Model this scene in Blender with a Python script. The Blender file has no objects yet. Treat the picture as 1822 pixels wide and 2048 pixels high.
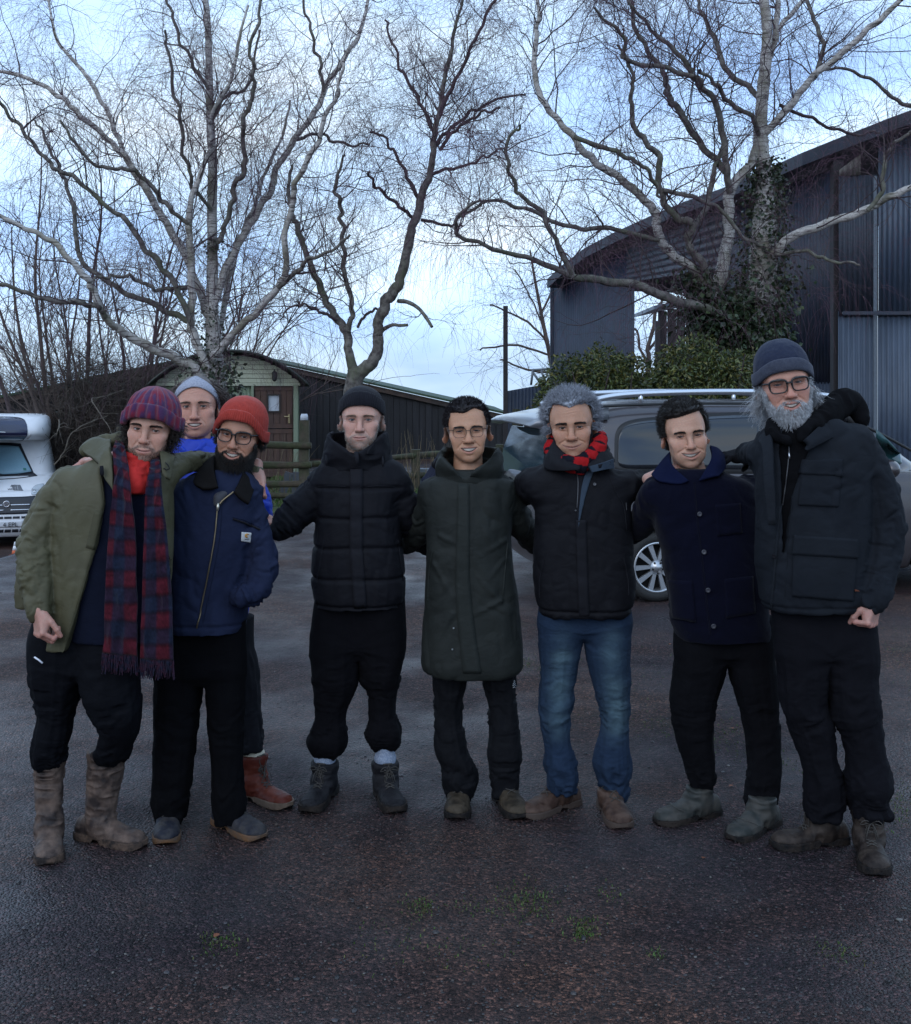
import bpy, math, random
import numpy as np
from mathutils import Vector, Matrix
from mathutils.bvhtree import BVHTree

# ------------------------------------------------------------------ camera, sky, sun, exposure
scn = bpy.context.scene
F, CH, HZ, CX = 2325.0, 1.78, 780.0, 911.0          # focal length (px of the photograph), camera height, horizon row, centre column
cd = bpy.data.cameras.new('camera')
cam = bpy.data.objects.new('camera', cd)
scn.collection.objects.link(cam)
cam.location = (0, 0, CH)
cam.rotation_euler = (math.radians(90), 0, 0)
cd.sensor_width = 36.0
cd.sensor_fit = 'AUTO'
cd.lens = 36.0 * F / 2048.0
cd.shift_y = -(1024 - HZ) / 2048.0
cd.clip_start, cd.clip_end = 0.1, 3000
scn.camera = cam

SUN_EL, SUN_AZ = math.radians(32), math.radians(205)   # overcast: a broad glow behind the camera, a little to its left
world = bpy.data.worlds.new('World')
scn.world = world
world.use_nodes = True
nt = world.node_tree
nt.nodes.clear()
def wn(t, **kw):
    n = nt.nodes.new(t)
    for k, v in kw.items(): setattr(n, k, v)
    return n
def ramp_set(n, stops):
    cr = n.color_ramp
    while len(cr.elements) > 1: cr.elements.remove(cr.elements[-1])
    cr.elements[0].position = stops[0][0]; cr.elements[0].color = (*stops[0][1], 1)
    for p, c in stops[1:]:
        e = cr.elements.new(p); e.color = (*c, 1)
sky = wn('ShaderNodeTexSky', sky_type='NISHITA', sun_disc=False, sun_elevation=SUN_EL, sun_rotation=SUN_AZ)
tc = wn('ShaderNodeTexCoord')
mp = wn('ShaderNodeMapping'); mp.inputs['Scale'].default_value = (2.2, 2.2, 6.5)
nz = wn('ShaderNodeTexNoise'); nz.inputs['Scale'].default_value = 1.6; nz.inputs['Detail'].default_value = 5; nz.inputs['Roughness'].default_value = 0.5
crp = wn('ShaderNodeValToRGB')
ramp_set(crp, [(0.26, (3.3, 5.3, 9.4)), (0.42, (4.4, 6.7, 10.6)), (0.55, (6.4, 8.6, 11.2)), (0.70, (8.8, 10.0, 11.2))])
sep = wn('ShaderNodeSeparateXYZ')
mr = wn('ShaderNodeMapRange'); mr.inputs[1].default_value = 0.02; mr.inputs[2].default_value = 0.07; mr.inputs[3].default_value = 0.72; mr.inputs[4].default_value = 1.0
mul = wn('ShaderNodeMix', data_type='RGBA', blend_type='MULTIPLY'); mul.inputs[0].default_value = 1.0
mx = wn('ShaderNodeMix', data_type='RGBA'); mx.inputs[0].default_value = 0.9
bg = wn('ShaderNodeBackground'); bg.inputs['Strength'].default_value = 0.15
wo = wn('ShaderNodeOutputWorld')
L = nt.links.new
L(tc.outputs['Generated'], mp.inputs['Vector']); L(mp.outputs[0], nz.inputs['Vector']); L(nz.outputs['Fac'], crp.inputs[0])
L(tc.outputs['Generated'], sep.inputs[0]); L(sep.outputs['Z'], mr.inputs[0])
L(crp.outputs[0], mul.inputs[6]); L(mr.outputs[0], mul.inputs[7])
L(sky.outputs[0], mx.inputs[6]); L(mul.outputs[2], mx.inputs[7])
L(mx.outputs[2], bg.inputs['Color']); L(bg.outputs[0], wo.inputs['Surface'])

sl = bpy.data.lights.new('sun', 'SUN')
sl.energy = 0.75; sl.angle = math.radians(45); sl.color = (1.0, 0.96, 0.93)
sun = bpy.data.objects.new('sun', sl)
scn.collection.objects.link(sun)
sd = Vector((math.sin(SUN_AZ) * math.cos(SUN_EL), math.cos(SUN_AZ) * math.cos(SUN_EL), math.sin(SUN_EL)))
sun.rotation_euler = sd.to_track_quat('Z', 'Y').to_euler()
sun.location = sd * 50
scn.view_settings.view_transform = 'Standard'
scn.view_settings.look = 'None'
scn.view_settings.exposure = 0.0
scn.view_settings.gamma = 1.0
scn.view_settings.use_curve_mapping = False
scn.cycles.max_bounces = 6; scn.cycles.transparent_max_bounces = 24

# ------------------------------------------------------------------ helpers
COL = scn.collection
rng = np.random.default_rng(7)
random.seed(7)
def W(px, py, d): return np.array(((px - CX) / F * d, d, CH + (HZ - py) / F * d))
def WZ(py, d): return CH + (HZ - np.asarray(py, float)) / F * d
def gz(x, y):                                             # the yard: level, falling away to the far left
    t = np.clip((-np.asarray(x, float) - 4.6) / 3.2, 0, 1)
    u = np.clip((np.asarray(y, float) - 7.0) / 6.0, 0, 1)
    return -1.6 * t * t * (3 - 2 * t) * u * u * (3 - 2 * u)
def tag(o, label=None, cat=None, group=None, kind=None):
    if label: o['label'] = label
    if cat: o['category'] = cat
    if group: o['group'] = group
    if kind: o['kind'] = kind
    return o
WM = {}                                                   # world matrices of the Empties
def put_parent(o, parent):
    if parent is not None:
        o.parent = parent
        o.matrix_parent_inverse = WM.get(parent.name, Matrix.Identity(4)).inverted()
    return o
def empty(name, loc, label=None, cat=None, group=None, rz=0):
    o = bpy.data.objects.new(name, None)
    COL.objects.link(o)
    o.empty_display_size = 0.2
    o.location = tuple(float(v) for v in loc); o.rotation_euler = (0, 0, rz)
    WM[o.name] = Matrix.Translation(Vector(o.location)) @ Matrix.Rotation(rz, 4, 'Z')
    return tag(o, label, cat, group)
def mesh_data(name, V, Fc, smooth=True, col=None, mats=(), mi=None):
    V = np.asarray(V, np.float32)
    me = bpy.data.meshes.new(name)
    if isinstance(Fc, np.ndarray):
        n, k = Fc.shape
        loops = Fc.astype(np.int32).ravel()
        starts = np.arange(0, n * k, k, dtype=np.int32)
        tot = np.full(n, k, np.int32)
    else:
        tot = np.array([len(f) for f in Fc], np.int32)
        loops = np.array([i for f in Fc for i in f], np.int32)
        starts = np.concatenate(([0], np.cumsum(tot)[:-1])).astype(np.int32)
        n = len(tot)
    me.vertices.add(len(V)); me.vertices.foreach_set('co', V.ravel())
    me.loops.add(len(loops)); me.loops.foreach_set('vertex_index', loops)
    me.polygons.add(n); me.polygons.foreach_set('loop_start', starts); me.polygons.foreach_set('loop_total', tot)
    me.polygons.foreach_set('use_smooth', np.full(n, bool(smooth)))
    for m in mats: me.materials.append(m)
    if mi is not None: me.polygons.foreach_set('material_index', np.asarray(mi, np.int32))
    if col is not None:
        a = me.color_attributes.new('Col', 'FLOAT_COLOR', 'POINT')
        c = np.ones((len(V), 4), np.float32); c[:, :3] = col
        a.data.foreach_set('color', c.ravel())
    me.update(calc_edges=True)
    me.validate()
    return me
def mk(name, V, Fc, mat, parent=None, smooth=True, col=None, kind=None, mi=None):
    mats = mat if isinstance(mat, (list, tuple)) else [mat]
    o = bpy.data.objects.new(name, mesh_data(name, V, Fc, smooth, col, mats, mi))
    COL.objects.link(o)
    put_parent(o, parent)
    if kind: o['kind'] = kind
    return o
class MB:                                                 # collects shapes for ONE mesh
    def __init__(s): s.V = []; s.Fq = []; s.n = 0
    def add(s, V, Fc):
        V = np.asarray(V, float).reshape(-1, 3)
        s.V.append(V)
        s.Fq += [tuple(int(i) + s.n for i in f) for f in Fc]
        s.n += len(V)
        return s
    def box(s, c, size, R=None):
        x, y, z = [v / 2 for v in size]
        V = np.array([(-x, -y, -z), (x, -y, -z), (x, y, -z), (-x, y, -z), (-x, -y, z), (x, -y, z), (x, y, z), (-x, y, z)])
        if R is not None: V = V @ np.asarray(R).T
        return s.add(V + np.asarray(c), BOXF)
    def hexa(s, P): return s.add(P, BOXF)
    def tube(s, pts, r, n=8, cap=True):
        V, Fc = tube(pts, r, n, cap)
        return s.add(V, Fc)
    def build(s, name, mat, parent=None, smooth=False, kind=None):
        return mk(name, np.concatenate(s.V), s.Fq, mat, parent, smooth, None, kind)
BOXF = [(0, 3, 2, 1), (4, 5, 6, 7), (0, 1, 5, 4), (1, 2, 6, 5), (2, 3, 7, 6), (3, 0, 4, 7)]
def rotz(a): c, s = math.cos(a), math.sin(a); return np.array(((c, -s, 0), (s, c, 0), (0, 0, 1)))
def norm(v): v = np.asarray(v, float); return v / (np.linalg.norm(v, axis=-1, keepdims=True) + 1e-12)
def frames(P):                                            # rotation-minimising-ish frames for (N,M,3) polylines
    T = np.gradient(P, axis=1); T = norm(T)
    ref = np.where(np.abs(T[..., 2:3]) > 0.9, np.array((1.0, 0, 0)), np.array((0, 0, 1.0)))
    A = norm(np.cross(T, ref))
    for i in range(1, A.shape[1]):                        # carried along the curve without twisting
        a = A[:, i - 1]; A[:, i] = norm(a - (a * T[:, i]).sum(-1, keepdims=True) * T[:, i])
    B = np.cross(T, A)
    return T, A, B
def tubes(P, R, n=3):                                     # (N,M,3) polylines with (N,M) radii -> one mesh
    P = np.asarray(P, float); N, M, _ = P.shape
    T, A, B = frames(P)
    ang = np.arange(n) * 2 * math.pi / n
    V = P[:, :, None, :] + R[:, :, None, None] * (A[:, :, None, :] * np.cos(ang)[:, None] + B[:, :, None, :] * np.sin(ang)[:, None])
    idx = np.arange(N * M * n).reshape(N, M, n)
    a = idx[:, :-1, :]; b = idx[:, 1:, :]
    Fc = np.stack((a, np.roll(a, -1, 2), np.roll(b, -1, 2), b), -1).reshape(-1, 4)
    return V.reshape(-1, 3), Fc
def tube(pts, r, n=8, cap=True):
    P = np.asarray(pts, float)[None]
    R = np.broadcast_to(np.asarray(r, float), (P.shape[1],))[None]
    V, Fc = tubes(P, R, n)
    Fc = [tuple(f) for f in Fc]
    if cap:
        M = P.shape[1]
        Fc.append(tuple(range(n))[::-1]); Fc.append(tuple((M - 1) * n + i for i in range(n)))
    return V, Fc
def spline(pts, m):                                       # Catmull-Rom through rows of any width, m samples
    p = np.asarray(pts, float)
    if len(p) == 2: return p[0] + (p[1] - p[0]) * np.linspace(0, 1, m)[:, None]
    q = np.vstack((2 * p[0] - p[1], p, 2 * p[-1] - p[-2]))
    t = np.linspace(0, len(p) - 1 - 1e-6, m); i = t.astype(int); f = (t - i)[:, None]
    a, b, c, d = q[i], q[i + 1], q[i + 2], q[i + 3]
    return 0.5 * (2 * b + (c - a) * f + (2 * a - 5 * b + 4 * c - d) * f ** 2 + (3 * b - a - 3 * c + d) * f ** 3)
def _h(i, j, k, s):
    n = (i * 374761393 + j * 668265263 + k * 2147483647 + s * 974711) & 0xffffffff
    n = ((n ^ (n >> 13)) * 1274126177) & 0xffffffff
    return ((n ^ (n >> 16)) & 0xffff) / 32767.5 - 1.0
def vnoise(P, s=0):
    P = np.asarray(P, float); i = np.floor(P).astype(np.int64); f = P - i
    f = f * f * (3 - 2 * f)
    r = 0
    for a in (0, 1):
        for b in (0, 1):
            for c in (0, 1):
                w = (f[..., 0] if a else 1 - f[..., 0]) * (f[..., 1] if b else 1 - f[..., 1]) * (f[..., 2] if c else 1 - f[..., 2])
                r = r + w * _h(i[..., 0] + a, i[..., 1] + b, i[..., 2] + c, s)
    return r
def fbm(P, o=3, s=0): return sum(vnoise(np.asarray(P) * 2 ** k, s + k) / 2 ** k for k in range(o)) / 1.6
def ridge(P, s=0): return 1 - 2 * np.abs(vnoise(P, s))

# ------------------------------------------------------------------ materials
def mat(name, col=None, rough=0.6, metal=0.0, spec=0.5, vcol=False, var=0.0, vscale=8.0, col2=None, bump=0.0, bscale=60.0, alpha=None,
        stretch=None, sub=0.0, sheen=0.0, lo=0.4, hi=0.6, detail=4, rvar=0.0, coat=0.0, bstretch=None, bdist=0.01, crump=0.0, cscale=11):
    m = bpy.data.materials.new(name); m.use_nodes = True
    t = m.node_tree; b = t.nodes['Principled BSDF']
    b.inputs['Roughness'].default_value = rough; b.inputs['Metallic'].default_value = metal
    b.inputs['Specular IOR Level'].default_value = spec
    if sub: b.inputs['Subsurface Weight'].default_value = sub; b.inputs['Subsurface Radius'].default_value = (0.02, 0.008, 0.005); b.inputs['Subsurface Scale'].default_value = 0.4
    if sheen: b.inputs['Sheen Weight'].default_value = sheen; b.inputs['Sheen Roughness'].default_value = 0.5
    if coat: b.inputs['Coat Weight'].default_value = coat; b.inputs['Coat Roughness'].default_value = 0.08
    src = None
    tcn = t.nodes.new('ShaderNodeTexCoord')
    def mapped(st):
        if st is None: return tcn.outputs['Object']
        q = t.nodes.new('ShaderNodeMapping'); q.inputs['Scale'].default_value = st
        t.links.new(tcn.outputs['Object'], q.inputs[0]); return q.outputs[0]
    if vcol:
        a = t.nodes.new('ShaderNodeVertexColor'); a.layer_name = 'Col'; src = a.outputs[0]
    if col is not None and src is None:
        b.inputs['Base Color'].default_value = (*col, 1)
    nzn = None
    if var or col2 is not None or rvar:
        nzn = t.nodes.new('ShaderNodeTexNoise'); nzn.inputs['Scale'].default_value = vscale; nzn.inputs['Detail'].default_value = detail
        nzn.inputs['Roughness'].default_value = 0.6
        t.links.new(mapped(stretch), nzn.inputs['Vector'])
    if col2 is not None:
        r = t.nodes.new('ShaderNodeValToRGB'); ramp_set(r, [(lo, col), (hi, col2)])
        t.links.new(nzn.outputs['Fac'], r.inputs[0]); src = r.outputs[0]
    if var:
        mr_ = t.nodes.new('ShaderNodeMapRange'); mr_.inputs[1].default_value = 0.25; mr_.inputs[2].default_value = 0.75
        mr_.inputs[3].default_value = 1 - var; mr_.inputs[4].default_value = 1 + var
        n2 = t.nodes.new('ShaderNodeTexNoise'); n2.inputs['Scale'].default_value = vscale * 3.1; n2.inputs['Detail'].default_value = 5
        t.links.new(mapped(stretch), n2.inputs['Vector'])
        t.links.new(n2.outputs['Fac'], mr_.inputs[0])
        mm = t.nodes.new('ShaderNodeMix'); mm.data_type = 'RGBA'; mm.blend_type = 'MULTIPLY'; mm.inputs[0].default_value = 1
        if src is None: mm.inputs[6].default_value = (*col, 1)
        else: t.links.new(src, mm.inputs[6])
        t.links.new(mr_.outputs[0], mm.inputs[7]); src = mm.outputs[2]
    if src is not None: t.links.new(src, b.inputs['Base Color'])
    if rvar:
        q = t.nodes.new('ShaderNodeMapRange'); q.inputs[1].default_value = 0.3; q.inputs[2].default_value = 0.7
        q.inputs[3].default_value = max(0.03, rough - rvar); q.inputs[4].default_value = min(1, rough + rvar)
        t.links.new(nzn.outputs['Fac'], q.inputs[0]); t.links.new(q.outputs[0], b.inputs['Roughness'])
    if bump:
        bn = t.nodes.new('ShaderNodeTexNoise'); bn.inputs['Scale'].default_value = bscale; bn.inputs['Detail'].default_value = 4
        t.links.new(mapped(bstretch), bn.inputs['Vector'])
        bp = t.nodes.new('ShaderNodeBump'); bp.inputs['Strength'].default_value = bump; bp.inputs['Distance'].default_value = bdist
        t.links.new(bn.outputs['Fac'], bp.inputs['Height']); t.links.new(bp.outputs[0], b.inputs['Normal'])
        if crump:                                         # soft creases between the modelled folds
            cn = t.nodes.new('ShaderNodeTexNoise'); cn.inputs['Scale'].default_value = cscale; cn.inputs['Detail'].default_value = 3; cn.inputs['Distortion'].default_value = 1.2
            t.links.new(mapped((1, 1, 1.5)), cn.inputs['Vector'])
            cp = t.nodes.new('ShaderNodeBump'); cp.inputs['Strength'].default_value = crump; cp.inputs['Distance'].default_value = .02
            t.links.new(cn.outputs['Fac'], cp.inputs['Height']); t.links.new(cp.outputs[0], bp.inputs['Normal'])
    return m
def glass_mat(name, tint=(0.02, 0.025, 0.03), clear=0.5, rough=0.03):
    m = bpy.data.materials.new(name); m.use_nodes = True
    t = m.node_tree; b = t.nodes['Principled BSDF']
    b.inputs['Base Color'].default_value = (*tint, 1); b.inputs['Roughness'].default_value = rough
    tr = t.nodes.new('ShaderNodeBsdfTransparent'); ms = t.nodes.new('ShaderNodeMixShader'); ms.inputs[0].default_value = 1 - clear
    t.links.new(tr.outputs[0], ms.inputs[1]); t.links.new(b.outputs[0], ms.inputs[2])
    t.links.new(ms.outputs[0], t.nodes['Material Output'].inputs['Surface'])
    return m
# ------------------------------------------------------------------ implicit-surface kit: bodies and clothes as one continuous surface each
class Fld:
    def __init__(s, lo, hi, h):
        s.lo = np.asarray(lo, float); s.h = h
        s.n = np.ceil((np.asarray(hi, float) - s.lo) / h).astype(int) + 1
        s.ax = [(s.lo[i] + h * np.arange(s.n[i])).astype(np.float32) for i in range(3)]
        s.d = np.full(tuple(s.n), 0.3, np.float32)
    def put(s, lo, hi, fn, k=0.01, op='u', m=0.0):
        m = k + 2.5 * s.h + m
        sl = []
        for i in range(3):
            a = int(np.clip(np.floor((lo[i] - m - s.lo[i]) / s.h), 0, s.n[i])); b = int(np.clip(np.ceil((hi[i] + m - s.lo[i]) / s.h) + 1, 0, s.n[i]))
            if b <= a: return s
            sl.append(slice(a, b))
        X = s.ax[0][sl[0]][:, None, None]; Y = s.ax[1][sl[1]][None, :, None]; Z = s.ax[2][sl[2]][None, None, :]
        d = fn(X, Y, Z).astype(np.float32)
        c = s.d[tuple(sl)]
        if op == 'u':
            h = np.clip(0.5 + 0.5 * (c - d) / k, 0, 1); s.d[tuple(sl)] = c * (1 - h) + d * h - k * h * (1 - h)
        elif op == 's':
            h = np.clip(0.5 - 0.5 * (c + d) / k, 0, 1); s.d[tuple(sl)] = c * (1 - h) - d * h + k * h * (1 - h)
        else:
            h = np.clip(0.5 - 0.5 * (c - d) / k, 0, 1); s.d[tuple(sl)] = c * (1 - h) + d * h + k * h * (1 - h)
        return s
    def cap(s, a, b, ra, rb=None, k=0.01, op='u', sq=None):
        a = np.asarray(a, float); b = np.asarray(b, float); rb = ra if rb is None else rb
        ab = b - a; L2 = max(float(ab @ ab), 1e-9); R = max(ra, rb)
        def fn(X, Y, Z):
            px, py, pz = X - a[0], Y - a[1], Z - a[2]
            t = np.clip((px * ab[0] + py * ab[1] + pz * ab[2]) / L2, 0, 1)
            return np.sqrt((px - t * ab[0]) ** 2 + (py - t * ab[1]) ** 2 + (pz - t * ab[2]) ** 2) - (ra + t * (rb - ra))
        return s.put(np.minimum(a, b) - R, np.maximum(a, b) + R, fn, k, op)
    def ell(s, c, r, k=0.01, op='u', R=None):
        c = np.asarray(c, float); r = np.asarray(r, float)
        def fn(X, Y, Z):
            px, py, pz = X - c[0], Y - c[1], Z - c[2]
            if R is not None: px, py, pz = [R[0][i] * px + R[1][i] * py + R[2][i] * pz for i in range(3)]
            q = np.sqrt((px / r[0]) ** 2 + (py / r[1]) ** 2 + (pz / r[2]) ** 2)
            g = np.sqrt((px / r[0] ** 2) ** 2 + (py / r[1] ** 2) ** 2 + (pz / r[2] ** 2) ** 2)
            return q * (q - 1) / np.maximum(g, 1e-6)
        M = r if R is None else np.full(3, r.max())
        return s.put(c - M, c + M, fn, k, op)
    def chain(s, pts, k=0.01, grow=0.0, m=None):           # rows x,y,z,r
        p = spline(pts, m or max(4, 4 * (len(pts) - 1) + 1))
        for i in range(len(p) - 1): s.cap(p[i, :3], p[i + 1, :3], p[i, 3] + grow, p[i + 1, 3] + grow, k if i == 0 else 0.004)
        return s
    def loft(s, rows, n=2.4, k=0.02, op='u', grow=0.0, m=24, ztop=0.0, zbot=0.0):   # rows z,xc,a,yc,b (any order)
        p = spline(rows, m) if len(rows) > 2 else np.asarray(rows, float); p = p[np.argsort(p[:, 0])]
        z0, z1 = p[0, 0] - zbot, p[-1, 0] + ztop
        def fn(X, Y, Z):
            xc, a, yc, b = [np.interp(Z, p[:, 0], p[:, i]) for i in (1, 2, 3, 4)]
            a = np.maximum(a + grow, .004); b = np.maximum(b + grow, .004)
            q = (np.abs((X - xc) / a) ** n + np.abs((Y - yc) / b) ** n) ** (1 / n)
            d = (q - 1) * np.minimum(a, b)
            return np.maximum(d, np.maximum(z0 - grow - Z, Z - z1 - grow))
        A = p[:, 2].max() + grow; B = p[:, 4].max() + grow
        return s.put((p[:, 1].min() - A, p[:, 3].min() - B, z0 - grow), (p[:, 1].max() + A, p[:, 3].max() + B, z1 + grow), fn, k, op)
    def mesh(s):
        d = s.d; n = np.array(d.shape); S = d < 0
        c = [S[i:n[0] - 1 + i, j:n[1] - 1 + j, k:n[2] - 1 + k] for i in (0, 1) for j in (0, 1) for k in (0, 1)]
        cnt = sum(x.astype(np.int8) for x in c); act = (cnt > 0) & (cnt < 8)
        I = np.argwhere(act); vid = np.full(act.shape, -1, np.int64); vid[act] = np.arange(len(I))
        acc = np.zeros((len(I), 3)); num = np.zeros(len(I))
        co = [(i, j, k) for i in (0, 1) for j in (0, 1) for k in (0, 1)]
        D = {q: d[I[:, 0] + q[0], I[:, 1] + q[1], I[:, 2] + q[2]] for q in co}
        for a in co:
            for x in range(3):
                if a[x] == 0:
                    b = list(a); b[x] = 1; b = tuple(b)
                    da, db = D[a], D[b]; cr = (da < 0) != (db < 0)
                    t = np.where(cr, da / np.where(cr, da - db, 1), 0)
                    q = np.array(a, float)[None].repeat(len(I), 0); q[:, x] = t
                    acc[cr] += q[cr]; num[cr] += 1
        V = s.lo + s.h * (I + acc / num[:, None])
        Fs = []
        for x in range(3):
            y, z = (x + 1) % 3, (x + 2) % 3
            a = [slice(1, -1)] * 3; a[x] = slice(0, -1); b = [slice(1, -1)] * 3; b[x] = slice(1, None)
            E = S[tuple(a)] != S[tuple(b)]
            K = np.argwhere(E); K[:, y] += 1; K[:, z] += 1
            def cell(oy, oz):
                q = K.copy(); q[:, y] += oy; q[:, z] += oz
                return vid[q[:, 0], q[:, 1], q[:, 2]]
            Q = np.stack((cell(-1, -1), cell(0, -1), cell(0, 0), cell(-1, 0)), 1)
            flip = ~S[K[:, 0], K[:, 1], K[:, 2]]
            Q[flip] = Q[flip][:, ::-1]
            Fs.append(Q)
        return V, np.concatenate(Fs)
def vnormals(V, Fc):
    n = np.cross(V[Fc[:, 2]] - V[Fc[:, 0]], V[Fc[:, 3]] - V[Fc[:, 1]])
    N = np.zeros_like(V)
    for i in range(4):
        for j in range(3): N[:, j] += np.bincount(Fc[:, i], n[:, j], len(V))
    return norm(N)
def relax(V, Fc, it=1, w=0.5):
    for _ in range(it):
        S = np.zeros_like(V); C = np.zeros(len(V))
        for i in range(4):
            a, b = Fc[:, i], Fc[:, (i + 1) % 4]
            for j in range(3): S[:, j] += np.bincount(a, V[b, j], len(V)) + np.bincount(b, V[a, j], len(V))
            C += np.bincount(a, minlength=len(V)) + np.bincount(b, minlength=len(V))
        V = V * (1 - w) + w * S / np.maximum(C, 1)[:, None]
    return V
def chain_param(V, pts):                                   # arc length along a limb, unit radial direction, distance / radius
    p = spline(pts, 4 * (len(pts) - 1) + 1)
    best = np.full(len(V), 1e9); T = np.zeros(len(V)); Rd = np.zeros((len(V), 3)); acc = 0.0
    for i in range(len(p) - 1):
        a, b = p[i, :3], p[i + 1, :3]; ab = b - a; l = np.linalg.norm(ab)
        t = np.clip((V - a) @ ab / max(l * l, 1e-9), 0, 1); q = V - a - t[:, None] * ab
        d = np.linalg.norm(q, axis=1); g = d / (p[i, 3] + t * (p[i + 1, 3] - p[i, 3]) + 1e-6); ok = g < best
        best = np.where(ok, g, best); T = np.where(ok, acc + t * l, T); Rd[ok] = norm(q)[ok]; acc += l
    return T, Rd, best, acc
def rot_ypr(yaw=0, pitch=0, roll=0):                       # degrees; yaw + turns to the picture's right, pitch + lifts the face, roll + leans to the picture's right
    y, p, r = [math.radians(v) for v in (yaw, pitch, roll)]
    return np.array(Matrix.Rotation(r, 3, 'Y') @ Matrix.Rotation(y, 3, 'Z') @ Matrix.Rotation(-p, 3, 'X'))
class Person:
    def __init__(s, d, label):
        s.d = d; s.label = label
        s.arms, s.legs, s.torso = [], [], []
        s.bodyV, s.bodyF, s.bodyC, s.nb = [], [], [], 0
        s.todo = []
    def w(s, px, py, dd=0.0): return W(px, py, s.d + dd)
    def rows(s, L, ratio=None, bmax=0.16, dd0=0.0, dd1=0.0, yc=0.0):          # (py, xl, xr[, b[, yc]]) -> z, xc, a, yc, b
        out = []; n = len(L)
        for i, r in enumerate(L):
            dd = dd0 + (dd1 - dd0) * i / max(1, n - 1)
            d = s.d + dd
            a = (r[2] - r[1]) / 2 / F * d
            b = r[3] if len(r) > 3 and r[3] else min(a * (ratio or 0.62), bmax)
            c = W((r[1] + r[2]) / 2, r[0], d)
            out.append((c[2], c[0], a, c[1] + yc + (r[4] if len(r) > 4 else 0), b))
        return out
    def limb(s, L): return [(*W(r[0], r[1], s.d + (r[3] if len(r) > 3 else 0)), r[2] / F * (s.d + (r[3] if len(r) > 3 else 0))) for r in L]
    def add_body(s, V, Fc, col):
        s.bodyV.append(V); s.bodyF.append(np.asarray(Fc) + s.nb); s.nb += len(V)
        s.bodyC.append(np.broadcast_to(np.asarray(col, float), (len(V), 3)))

def bbox_of(lofts, chains, pad):
    lo = np.full(3, 1e9); hi = -lo
    for r in lofts:
        r = np.asarray(r)
        lo = np.minimum(lo, ((r[:, 1] - r[:, 2]).min(), (r[:, 3] - r[:, 4]).min(), r[:, 0].min()))
        hi = np.maximum(hi, ((r[:, 1] + r[:, 2]).max(), (r[:, 3] + r[:, 4]).max(), r[:, 0].max()))
    for c in chains:
        c = np.asarray(c)
        lo = np.minimum(lo, (c[:, :3] - c[:, 3:]).min(0)); hi = np.maximum(hi, (c[:, :3] + c[:, 3:]).max(0))
    return lo - pad, hi + pad
def bvh(V, Fc): return BVHTree.FromPolygons([tuple(v) for v in V], [tuple(int(i) for i in f) for f in Fc])
CAM = np.array((0, 0, CH))
def cast(tree, px, py, fallback_d, off=0.0):               # where the sight line of a photograph pixel meets a garment
    dr = norm(W(px, py, 5.0) - CAM)
    h = tree.ray_cast(Vector(CAM), Vector(dr))
    if h[0] is None: return W(px, py, fallback_d), -dr
    n = np.array(h[1]); n = n if n @ dr < 0 else -n
    return np.array(h[0]) + n * off, n
def on_surface(tree, pts, d, off=0.004, m=None):
    p = spline(pts, m) if m else np.asarray(pts, float)
    return np.array([cast(tree, x, y, d, off)[0] for x, y in p])
def patch(name, tree, d, top, bot, m, parent, nu=16, nv=10, off=0.006, thick=0.01, kind=None):   # a cloth patch lying on a garment, with its own edge thickness
    A, B = spline(top, nu), spline(bot, nu)
    G = []; N = []
    for j in range(nv):
        q = A + (B - A) * (j / (nv - 1))
        for x, y in q:
            p, n = cast(tree, x, y, d, off); G.append(p); N.append(n)
    G = np.array(G); N = np.array(N)
    I = np.arange(nu * nv).reshape(nv, nu)
    f = np.stack((I[:-1, :-1], I[1:, :-1], I[1:, 1:], I[:-1, 1:]), -1).reshape(-1, 4)
    bl = np.concatenate((I[0], I[1:, -1], I[-1, -2::-1], I[-2:0:-1, 0]))
    V = np.concatenate((G, G[bl] - N[bl] * thick)); k = len(G)
    nb = len(bl); e = np.arange(nb)
    sk = np.stack((bl, bl[(e + 1) % nb], k + (e + 1) % nb, k + e), 1)
    return mk(name, V, np.concatenate((f, sk)), m, parent, True, kind=kind)
def strands(roots, dirs, length, n=6, curl=0.3, grav=0.3, width=0.0012, seed=0, lift=None, step_noise=0.4, sides=3, taper=0.7):
    r = np.random.default_rng(seed); N = len(roots)
    P = np.zeros((N, n + 1, 3)); P[:, 0] = roots; D = norm(dirs)
    ln = np.broadcast_to(np.asarray(length, float), (N,)) * r.uniform(0.7, 1.15, N)
    ph = r.uniform(0, 6.28, N); ax = norm(r.normal(size=(N, 3)))
    for i in range(n):
        D = norm(D + r.normal(size=(N, 3)) * step_noise * 0.3 + np.array((0, 0, -grav)) / n)
        c = np.cross(D, ax); C = c * np.cos(ph + i * 1.9)[:, None] + np.cross(D, c) * np.sin(ph + i * 1.9)[:, None]
        P[:, i + 1] = P[:, i] + (D + C * curl) * (ln / n)[:, None]
    R = width * (1 - taper * np.linspace(0, 1, n + 1))[None].repeat(N, 0)
    return tubes(P, R, sides)
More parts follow.
